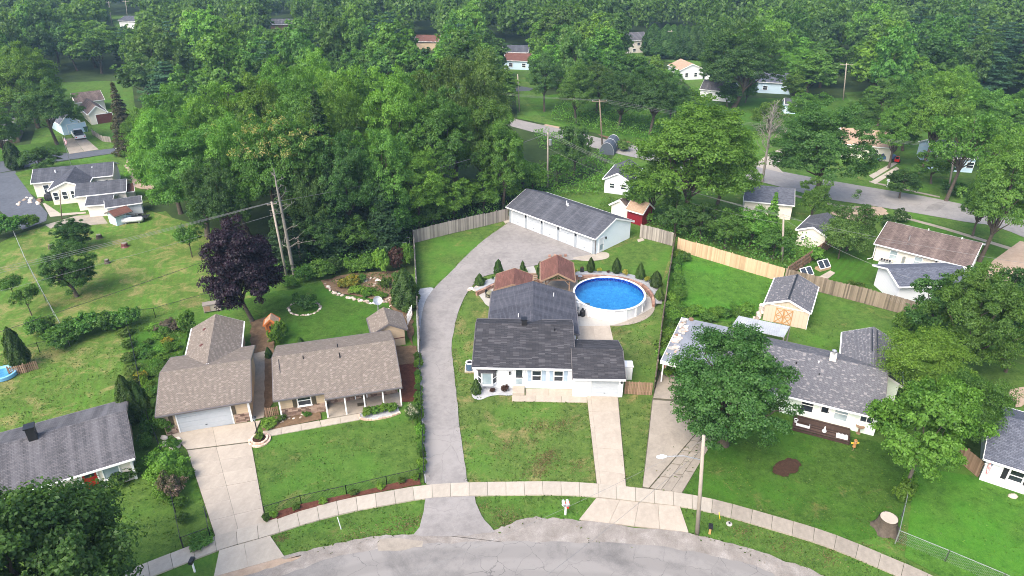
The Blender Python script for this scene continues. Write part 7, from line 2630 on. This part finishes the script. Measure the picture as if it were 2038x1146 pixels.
tree('gold', 450, 440, 225, 110, 'gold', 'smaller golden tipped tree beside the tall one', group=GW)
for (x, y, tp, w_) in ((640, 470, 150, 130), (600, 490, 250, 130), (720, 470, 230, 130), (655, 505, 320, 120), (560, 530, 380, 110), (760, 500, 330, 110)):
    tree('spruce0', x, y, tp, w_, 'spruce', 'dark dense spruce inside the wood front', 'spruce_tree', 'spruces of the wood')
for (k, x, y, tp, w_, lf, lb) in (
        ('mid0', 1145, 352, 228, 84, 'dark', 'dark tree beside the tall pole behind the long garage'), ('small1', 1110, 372, 300, 60, 'green', 'small tree behind the tall utility pole'), ('small0', 1060, 392, 330, 70, 'bright', 'small bright tree at the wood edge behind the long garage'),
        ('big3', 1380, 448, 188, 285, 'bright', 'huge bright tree beside the blue grey roof'), ('big1', 1435, 435, 250, 165, 'bright', 'bright tree joined to the huge bright tree'), ('mid0', 1300, 435, 330, 120, 'green', 'green tree beside the grey cottage'),
        ('big2', 1300, 268, 130, 120, 'dark', 'dark tree at the bend of the back street'), ('big0', 1235, 255, 135, 120, 'dark', 'dark round tree behind the brown street pole'), ('big4', 1150, 245, 122, 100, 'green', 'green round tree beside the brown street pole'),
        ('big1', 1085, 222, 92, 80, 'dark', 'dark narrow tree beside the slim pale pole'), ('big2', 1340, 240, 150, 90, 'dark', 'dark tree past the street bend'), ('big3', 1190, 225, 120, 100, 'olive', 'olive tinted tree in the street side row'),
        ('big4', 1475, 215, 42, 175, 'dark', 'tall dark tree shading the white bungalow'), ('big0', 1430, 195, 75, 90, 'dark', 'dark tree beside the tall dark one'), ('big1', 1640, 412, 192, 215, 'dark', 'dark spreading tree beside the concrete side drive'),
        ('mid2', 1622, 450, 345, 72, 'green', 'slim light tree before the outbuilding'), ('thin', 1700, 500, 385, 110, 'olive', 'thin twiggy tree beside the outbuilding'), ('white_fl', 1680, 515, 430, 110, 'olive', 'twiggy bush tree at the rail fence end'),
        ('big2', 1865, 345, 130, 125, 'bright', 'tall bright maple beyond the street with the grey patch'), ('thin', 1920, 400, 185, 170, 'bright', 'arching open tree before the grey roofed house'), ('thin', 1980, 390, 200, 150, 'bright', 'open bright tree beyond the juniper mound'),
        ('big0', 2000, 520, 255, 170, 'green', 'large green tree overhanging the street with the grey patch'), ('big3', 1960, 470, 340, 90, 'green', 'short green tree overhanging the street with the grey patch'), ('spruce0', 1538, 490, 372, 60, 'bright', 'pointed bright evergreen before the blue grey roof'),
        ('mid1', 1500, 490, 400, 90, 'bright', 'bright bushy tree behind the cedar fence'), ('mid0', 1450, 495, 410, 90, 'green', 'green bushy tree behind the cedar fence'), ('mid2', 1400, 480, 400, 90, 'dark', 'dark undergrowth tree behind the cedar fence'),
        ('mid1', 1350, 470, 380, 90, 'dark', 'dark tree beside the grey fence end'), ('small0', 1545, 515, 450, 90, 'green', 'small bushy tree behind the short pole'), ('mid0', 1535, 265, 195, 80, 'bright', 'bright tree behind the bare tree'),
        ('big4', 1820, 300, 140, 100, 'green', 'green tree beside the tall bright maple'), ('big1', 1760, 250, 150, 90, 'green', 'green tree behind the vine wrapped pole'), ('mid2', 1600, 250, 180, 90, 'bright', 'bright bush tree beside the tiny slate shed'),
        ('big3', 2030, 300, 170, 120, 'green', 'green tree behind the arching open trees'), ('big2', 1590, 175, 90, 110, 'bright', 'bright rounded tree behind the pale long house'), ('mid0', 1800, 395, 330, 80, 'dark', 'shady tree on the lawn beyond the street with the grey patch'),
        ('mid1', 1865, 365, 290, 90, 'green', 'green tree between house and street lawn')):
    tree(k, x, y, tp, w_, lf, lb)
for (k, x, y, tp, w_, lf, lb) in (
        ('far0', 1452, 214, 158, 62, 'dark', 'dark tree in front of the dark brown roofed white house'), ('far1', 1338, 180, 128, 56, 'green', 'green tree beside the tan roofed white house'), ('far2', 1488, 205, 150, 50, 'green', 'green tree between brown roofed and pale long houses'),
        ('far3', 1582, 205, 140, 60, 'bright', 'bright tree at the end of the pale long house'), ('far1', 1372, 212, 172, 50, 'bright', 'low bright tree before the white gabled house'), ('big3', 1790, 335, 190, 95, 'bright', 'bright tree beside the blue sedan'),
        ('big0', 1960, 335, 165, 130, 'green', 'green tree behind the maroon porch house'), ('big2', 1715, 280, 190, 80, 'green', 'green tree behind the tan house roof'), ('big4', 1900, 270, 130, 110, 'bright', 'bright tree above the grey roofed porch house'),
        ('far0', 1075, 150, 95, 60, 'green', 'green tree beside the rust roofed bungalow'), ('far2', 985, 150, 100, 50, 'green', 'green tree at the wood end of the rust roofed bungalow'), ('far3', 1225, 118, 70, 50, 'green', 'green tree beside the two tone house'),
        ('far1', 1308, 122, 85, 40, 'dark', 'dark tree between the two tone house and clipped hedge')):
    tree(k, x, y, tp, w_, lf, lb)
# hedge of distant columnar evergreens
for k in range(7):
    inst('column', P(1322 + k * 13, 116 + k * .5), 4.0, 2.1, 'dark', 'hedge_tree', 'tall clipped evergreen in the clipped hedge row', 'tree', 'clipped evergreen hedge')
inst('column', P(1297, 110), 4.0, 2.0, 'dark', 'hedge_tree', 'round topped evergreen at the end of the clipped hedge', 'tree')


def dead_tree(label, base, top, spread, seed, n=26, mat='bark_grey', zs=(0.25, 0.95), up=0.25):
    rng = np.random.default_rng(seed)
    b0 = P(*base)
    h = height_to(b0, top)
    t = thing('dead_tree', label, 'tree', b0)
    b = MB()
    b.tube([(0, 0, -.2), (-.15, 0, h * .5), (-.3, 0, h * .85), (-.3, 0, h)], [.24, .19, .11, .04], 8, cap=False)
    b.build('trunk', M[mat], t, True)
    for k in range(n):
        z = h * rng.uniform(*zs)
        a = rng.uniform(0, 6.283)
        L = spread * (1.15 - z / h) * rng.uniform(.6, 1.2)
        q = Vector((math.cos(a) * L, math.sin(a) * L, L * rng.uniform(-.1, .5) + L * up))
        bb = MB()
        p0 = Vector((-.25 * z / h, 0, z))
        limb(bb, p0, p0 + q, .05, .012, rng, 5, 5, .1)
        for j in range(3):
            s = rng.uniform(.4, .9)
            pp_ = p0 + q * s
            limb(bb, pp_, pp_ + Vector(rng.normal(size=3)) * L * .25 + Vector((0, 0, L * .1)), .025, .008, rng, 3, 4, .1)
        bb.build('branch', M[mat], t)
    return t


dead_tree('bare dead spruce with grey branches behind the leaning pole', (585, 545), 335, 3.4, 31, 18)
dead_tree('bare grey tree standing on the verge of the back street', (1517, 362), 205, 4.6, 32, 44, zs=(.35, .97), up=.9)

# ---- undergrowth at the wood edge, one mass of leaves
def mass(name, polys, density, leaf, hgt, mat, seed, size=(.7, 1.3)):
    rng = np.random.default_rng(seed)
    Vs, vs = [], []
    for poly, hh in polys:
        pts = np.array([P(*q).xy[:] for q in poly])
        lo, hi = pts.min(0), pts.max(0)
        n = int(density * (hi[0] - lo[0]) * (hi[1] - lo[1]))
        q = rng.uniform(lo, hi, (n, 2))
        ins = np.zeros(n, bool)
        j = len(pts) - 1
        for i in range(len(pts)):
            yi, yj, xi, xj = pts[i, 1], pts[j, 1], pts[i, 0], pts[j, 0]
            c = ((yi > q[:, 1]) != (yj > q[:, 1])) & (q[:, 0] < (xj - xi) * (q[:, 1] - yi) / (yj - yi + 1e-9) + xi)
            ins ^= c
            j = i
        q = q[ins]
        n = len(q)
        bump = 0.55 + 0.25 * np.sin(q[:, 0] * 1.3 + 2 * np.sin(q[:, 1] * .7)) + 0.2 * np.sin(q[:, 1] * 1.9 + q[:, 0] * .6)
        z = hh * bump * rng.random(n) ** .35
        C = np.stack([q[:, 0], q[:, 1], z], 1)
        Nm = rng.normal(size=(n, 3)) * .55 + np.array([0, -.25, .7])
        L = leaf * rng.uniform(*size, n)
        Vs.append(leaf_arrays(C, Nm, L, L * .6, rng))
        vs.append(.5 * rng.random(n) + .5 * np.clip(bump, 0, 1) * rng.random(n))
    o = link(name, quads_mesh(name, np.concatenate(Vs), np.concatenate(vs), LF[mat]))
    return stuff(o)


mass('undergrowth', [([(824, 478), (1012, 434), (1060, 400), (1000, 385), (860, 400), (780, 470)], 2.6), ([(560, 560), (640, 548), (824, 520), (820, 470), (640, 470), (560, 520)], 1.9),
                     ([(1345, 494), (1556, 558), (1590, 520), (1500, 440), (1340, 440)], 3.0), ([(1280, 470), (1340, 486), (1340, 440), (1290, 425)], 2.0)], 11, .34, 2, 'green', 51)
mass('undergrowth', [([(1040, 400), (1200, 388), (1240, 330), (1190, 310), (1050, 340)], 1.8), ([(430, 560), (560, 560), (560, 500), (430, 480)], 1.8),
                     ([(1563, 552), (1640, 500), (1600, 470), (1560, 500)], 2.4), ([(1075, 300), (1130, 300), (1150, 275), (1060, 262)], 1.6), ([(1095, 240), (1180, 262), (1290, 284), (1345, 262), (1330, 235), (1180, 225), (1100, 222)], 2.6)], 11, .34, 2, 'bright', 52)
mass('tall_weeds', [([(660, 562), (700, 548), (800, 545), (806, 575), (760, 594), (700, 586), (668, 578)], .55), ([(1200, 395), (1245, 400), (1250, 430), (1190, 420)], .9), ([(262, 650), (300, 655), (296, 700), (300, 800), (286, 800), (272, 720)], .55), ([(318, 648), (374, 664), (362, 712), (330, 735)], .7)], 26, .2, 1, 'grass', 53)

# ---- the wood in the distance: the larger trees one by one, the rest as one mass
CLEAR = [(125, 150, 262, 296), (1003, 102, 1055, 140), (1030, 165, 1058, 236), (1242, 82, 1290, 106), (1348, 134, 1428, 160), (1392, 168, 1450, 190), (1508, 164, 1568, 184), (240, 40, 285, 50), (545, 48, 588, 56), (1690, 255, 1760, 310), (1860, 270, 1945, 345),
         (830, 88, 868, 96), (1555, 205, 1585, 230), (1670, 145, 1690, 200), (0, 240, 60, 300), (1480, 255, 1590, 320), (1330, 78, 1352, 118)]
rng = np.random.default_rng(77)
placed = [(P(q[1], q[2]).x, P(q[1], q[2]).y) for q in WOOD]
far_v, far_a = [], []
n_ind = 0
cands = []
Y = 118.0
while Y < 640:
    step = 6.8 + 0.014 * Y
    half = 0.80 * Y + 20
    X = -half
    while X < half:
        cands.append((X + rng.uniform(-.45, .45) * step, Y + rng.uniform(-.45, .45) * step))
        X += step
    Y += step
cands.sort(key=lambda q: q[1])
for (X, Yw) in cands:
    px, py, d = proj(X, Yw, 0)
    if py > 250 and px > 250:
        continue
    if py > 300:
        continue
    hgt = rng.uniform(11, 19) if Yw < 260 else rng.uniform(13, 21)
    rad = rng.uniform(4.2, 7.2)
    pt = proj(X, Yw, hgt)[1]
    if pt < -60 and Yw > 430:
        continue
    rp = rad * FPX / d * 0.62
    if px < -160 or px > 2200:
        continue
    cap_ = hgt
    for c in CLEAR:
        if px + rp > c[0] and px - rp < c[2] and py > c[1] and pt < c[3]:
            cap_ = min(cap_, height_to(Vector((X, Yw, 0)), c[3]) if py > c[3] else 0.0)
    if cap_ < 5.5:
        continue
    if cap_ < hgt:
        rad *= max(0.55, cap_ / hgt)
        hgt = cap_
    if py > 230 and 60 < px < 300:
        continue
    if any((X - a) ** 2 + (Yw - b_) ** 2 < 30 for a, b_ in placed if abs(a - X) < 6):
        continue
    if 1020 < px < 1300 and py > 205 or px > 1300 and py > 225:
        continue
    kind = rng.random()
    pine = (1780 < px < 2038 and py > 90 and kind < .6) or (560 < px < 860 and py < 110 and kind < .6) or kind < .07
    if pine:
        key, lf, nm = f'pine{rng.integers(2)}', ('blue' if kind < .4 else 'dark'), 'pine_tree'
    else:
        key = f'far{rng.integers(4)}'
        lf = ['green', 'green', 'bright', 'dark', 'dark', 'olive', 'lime', 'green'][rng.integers(8)]
        nm = 'tree'
    p = PROTO[key]
    if n_ind < 200 and Yw < 330:
        n_ind += 1
        lab = ADJ[lf] + (' pine' if pine else ' broadleaf tree') + ' in the hazy wood behind the houses'
        inst(key, (X, Yw, 0), rad / p['R'], hgt / p['H'], lf, nm, lab, 'tree', 'pines of the hazy wood' if pine else 'trees of the hazy wood')
    else:
        pf = PROTO[f'far{rng.integers(4)}']
        V, var = pf['raw']
        n = len(var)
        sel = rng.choice(n, 900, replace=False)
        Q = V.reshape(-1, 4, 3)[sel]
        c = Q.mean(1, keepdims=True)
        Q = c + (Q - c) * 2.3
        a = rng.uniform(0, 6.28)
        rot = np.array([[math.cos(a), -math.sin(a), 0], [math.sin(a), math.cos(a), 0], [0, 0, 1]])
        Q = (Q @ rot.T) * np.array([rad / 7, rad / 7, hgt / 18]) + np.array([X, Yw, 0])
        far_v.append(Q.reshape(-1, 3))
        far_a.append(np.clip(var[sel] * .6 + rng.uniform(0, .4), 0, 1))
print('individual wood trees', n_ind, 'mass trees', len(far_v))
stuff(link('far_wood', quads_mesh('far_wood', np.concatenate(far_v), np.concatenate(far_a), LF['green'])))


# ---- grass tufts: short clumps on the near lawns and ragged along paved edges
def inside(pts, q):
    ins = np.zeros(len(q), bool)
    j = len(pts) - 1
    for i in range(len(pts)):
        yi, yj, xi, xj = pts[i, 1], pts[j, 1], pts[i, 0], pts[j, 0]
        ins ^= ((yi > q[:, 1]) != (yj > q[:, 1])) & (q[:, 0] < (xj - xi) * (q[:, 1] - yi) / (yj - yi + 1e-9) + xi)
        j = i
    return ins


def tufts(name, polys, dens, size, mat, seed, edges=(), edens=9, ew=0.16):
    rng = np.random.default_rng(seed)
    Q = []
    for poly in polys:
        pts = np.array([P(*q).xy[:] for q in poly])
        lo, hi = pts.min(0), pts.max(0)
        q = rng.uniform(lo, hi, (int(dens * np.prod(hi - lo)), 2))
        keep = (np.sin(q[:, 0] * 1.7 + 2 * np.sin(q[:, 1] * 1.1)) + np.sin(q[:, 1] * 2.3 + q[:, 0] * .9) + rng.normal(size=len(q)) * 1.2) > -0.6
        Q.append(q[inside(pts, q) & keep])
    for ln in edges:
        w_ = [P(*q) for q in ln]
        for a, c in zip(w_, w_[1:]):
            L = (c - a).length
            n = int(L * edens)
            t = rng.random(n)
            Q.append(np.stack([a.x + (c.x - a.x) * t, a.y + (c.y - a.y) * t], 1) + rng.normal(size=(n, 2)) * ew)
    Q = np.concatenate(Q)
    n = len(Q)
    h = size * rng.uniform(.6, 1.5, n)
    w_ = size * rng.uniform(.8, 1.8, n)
    a = rng.uniform(0, 6.283, n)
    dx, dy = np.cos(a) * w_ / 2, np.sin(a) * w_ / 2
    lx, ly = rng.normal(size=n) * h * .5, rng.normal(size=n) * h * .5
    V = np.zeros((n, 4, 3))
    V[:, 0] = np.stack([Q[:, 0] - dx * .5, Q[:, 1] - dy * .5, np.full(n, .0)], 1)
    V[:, 1] = np.stack([Q[:, 0] + dx * .5, Q[:, 1] + dy * .5, np.full(n, .0)], 1)
    V[:, 2] = np.stack([Q[:, 0] + dx + lx, Q[:, 1] + dy + ly, h], 1)
    V[:, 3] = np.stack([Q[:, 0] - dx + lx, Q[:, 1] - dy + ly, h * rng.uniform(.7, 1, n)], 1)
    return stuff(link(name, quads_mesh(name, V.reshape(-1, 3), rng.random(n) ** 1.3, LF[mat])))


tufts('grass_tufts', [[(905, 800), (1166, 806), (1184, 962), (1000, 957), (934, 960), (918, 860)], [(903, 660), (940, 650), (940, 790), (906, 780)], [(1232, 792), (1296, 792), (1277, 968), (1248, 968)],
                      [(504, 886), (714, 842), (800, 832), (834, 838), (836, 948), (700, 978), (530, 1024)], [(540, 1072), (700, 1026), (846, 1000), (842, 1045), (780, 1064), (720, 1072), (568, 1106)],
                      [(948, 992), (1050, 989), (1182, 994), (1150, 1034), (1050, 1030), (980, 1052)], [(1358, 1014), (1450, 1032), (1560, 1062), (1780, 1146), (1650, 1150), (1500, 1096), (1374, 1062)],
                      [(1408, 885), (1590, 870), (1745, 890), (1810, 940), (1785, 1075), (1700, 1074), (1500, 1010), (1362, 980)], [(290, 900), (330, 1000), (360, 1090), (345, 1105), (200, 1040), (230, 960)],
                      [(1230, 655), (1308, 620), (1296, 755), (1234, 700)], [(0, 715), (240, 680), (260, 760), (236, 800), (0, 860)], [(1570, 670), (1660, 700), (1690, 665), (1650, 615)]],
      15, 0.085, 'turf', 61,
      edges=[[(848, 966), (843, 850), (839, 750)], [(899, 690), (903, 735), (909, 790), (916, 860), (931, 965)], [(1168, 800), (1188, 964)], [(1229, 790), (1246, 972)], [(1297, 800), (1279, 970)], [(1426, 868), (1358, 984)],
             [(500, 884), (529, 1043)], [(375, 900), (430, 1072)], [(540, 1070), (700, 1022), (846, 995)], [(944, 990), (1050, 986), (1186, 992)], [(1354, 1011), (1450, 1028), (1560, 1059), (1790, 1148)],
             [(1356, 982), (1425, 996), (1525, 1023), (1640, 1057), (1740, 1096), (1830, 1132)], [(931, 962), (1000, 959), (1100, 960), (1184, 964)], [(568, 1108), (640, 1090), (720, 1074), (830, 1064)], [(975, 1056), (1050, 1031), (1152, 1037)],
             [(1370, 1062), (1430, 1078), (1500, 1096), (1580, 1124), (1650, 1152)], [(905, 650), (926, 590), (968, 549)], [(863, 574), (898, 541), (966, 476), (1010, 443)], [(1019, 801), (1166, 804)], [(944, 796), (975, 790), (1019, 789)]])
tufts('grass_tufts', [[(1826, 940), (1950, 956), (2060, 992), (2100, 1146), (1880, 1146), (1805, 1105)], [(1350, 505), (1555, 565), (1515, 635), (1335, 625)]], 14, 0.085, 'turf_lush', 62)
tufts('verge_weeds', [], 0, 0.13, 'grass', 63, edges=[[(600, 1100), (720, 1080), (790, 1072)], [(1000, 1060), (1060, 1042), (1160, 1045)], [(1150, 1078), (1250, 1085)], [(1372, 1068), (1480, 1098), (1560, 1126)], [(1390, 864), (1296, 973)], [(1402, 864), (1315, 977)], [(1413, 866), (1335, 980)]], edens=3, ew=0.35)

def straw(seed, spots):
    rng = np.random.default_rng(seed)
    Q = []
    for (x, y, r, n) in spots:
        c = P(x, y)
        d = rng.normal(size=(n, 2)) * r * np.array([1.0, .8])
        Q.append(np.array([c.x, c.y]) + d + 0.25 * r * np.sin(d[:, ::-1] * 4))
    Q = np.concatenate(Q)
    n = len(Q)
    C = np.stack([Q[:, 0], Q[:, 1], rng.uniform(.02, .06, n)], 1)
    Nm = rng.normal(size=(n, 3)) * .3 + np.array([0, 0, 1.])
    L = .10 * rng.uniform(.6, 1.5, n)
    return stuff(link('dry_grass', quads_mesh('dry_grass', leaf_arrays(C, Nm, L, L * .6, rng), rng.random(n), LF['straw'])))


straw(5, [(1082, 920, .62, 620), (1092, 905, .5, 300), (1075, 940, .4, 200), (1070, 842, .45, 180), (1072, 855, .5, 160), (1112, 848, .6, 200), (1130, 840, .5, 140), (1010, 885, .5, 120), (1060, 880, .4, 100), (1150, 930, .5, 160), (1045, 945, .4, 80),
          (1000, 900, .6, 120), (780, 1052, .7, 260), (820, 1042, .6, 260), (700, 1066, .6, 120), (1000, 1020, .5, 120), (1010, 1040, .6, 260), (960, 1010, .4, 80), (560, 1072, .3, 120), (1480, 1060, .6, 160), (1560, 1085, .6, 160), (1650, 1110, .6, 160),
          (1430, 930, .9, 260), (1460, 960, .8, 160), (1600, 1010, .9, 200), (1750, 1050, .8, 260), (1780, 1060, .7, 200), (1230, 660, .5, 160), (1190, 640, .3, 60), (640, 900, .9, 140), (720, 880, .8, 120), (560, 940, .8, 100), (900, 700, .5, 100), (905, 760, .5, 90), (925, 880, .4, 80),
          (100, 800, 1.6, 420), (60, 840, 1.4, 300), (180, 560, 1.8, 420), (230, 590, 1.6, 380), (150, 600, 1.2, 260), (320, 560, 1.5, 240), (260, 520, 1.4, 200), (1800, 1075, .6, 200), (1720, 1090, .5, 120)])


# ------------------------------------------------------------------ the hazy air
g_ = bpy.data.materials.new('haze_air')
g_.use_nodes = True
nt = g_.node_tree
nt.nodes.remove(nt.nodes['Principled BSDF'])
pv = nt.nodes.new('ShaderNodeVolumePrincipled')
pv.inputs['Color'].default_value = (0.5, 0.75, 1.0, 1)
pv.inputs['Density'].default_value = 0.00027
pv.inputs['Anisotropy'].default_value = 0.2
nt.links.new(pv.outputs[0], nt.nodes['Material Output'].inputs['Volume'])
stuff(MB().box(-1000, -80, -1.5, 1000, 1600, 41.0).build('haze', g_))
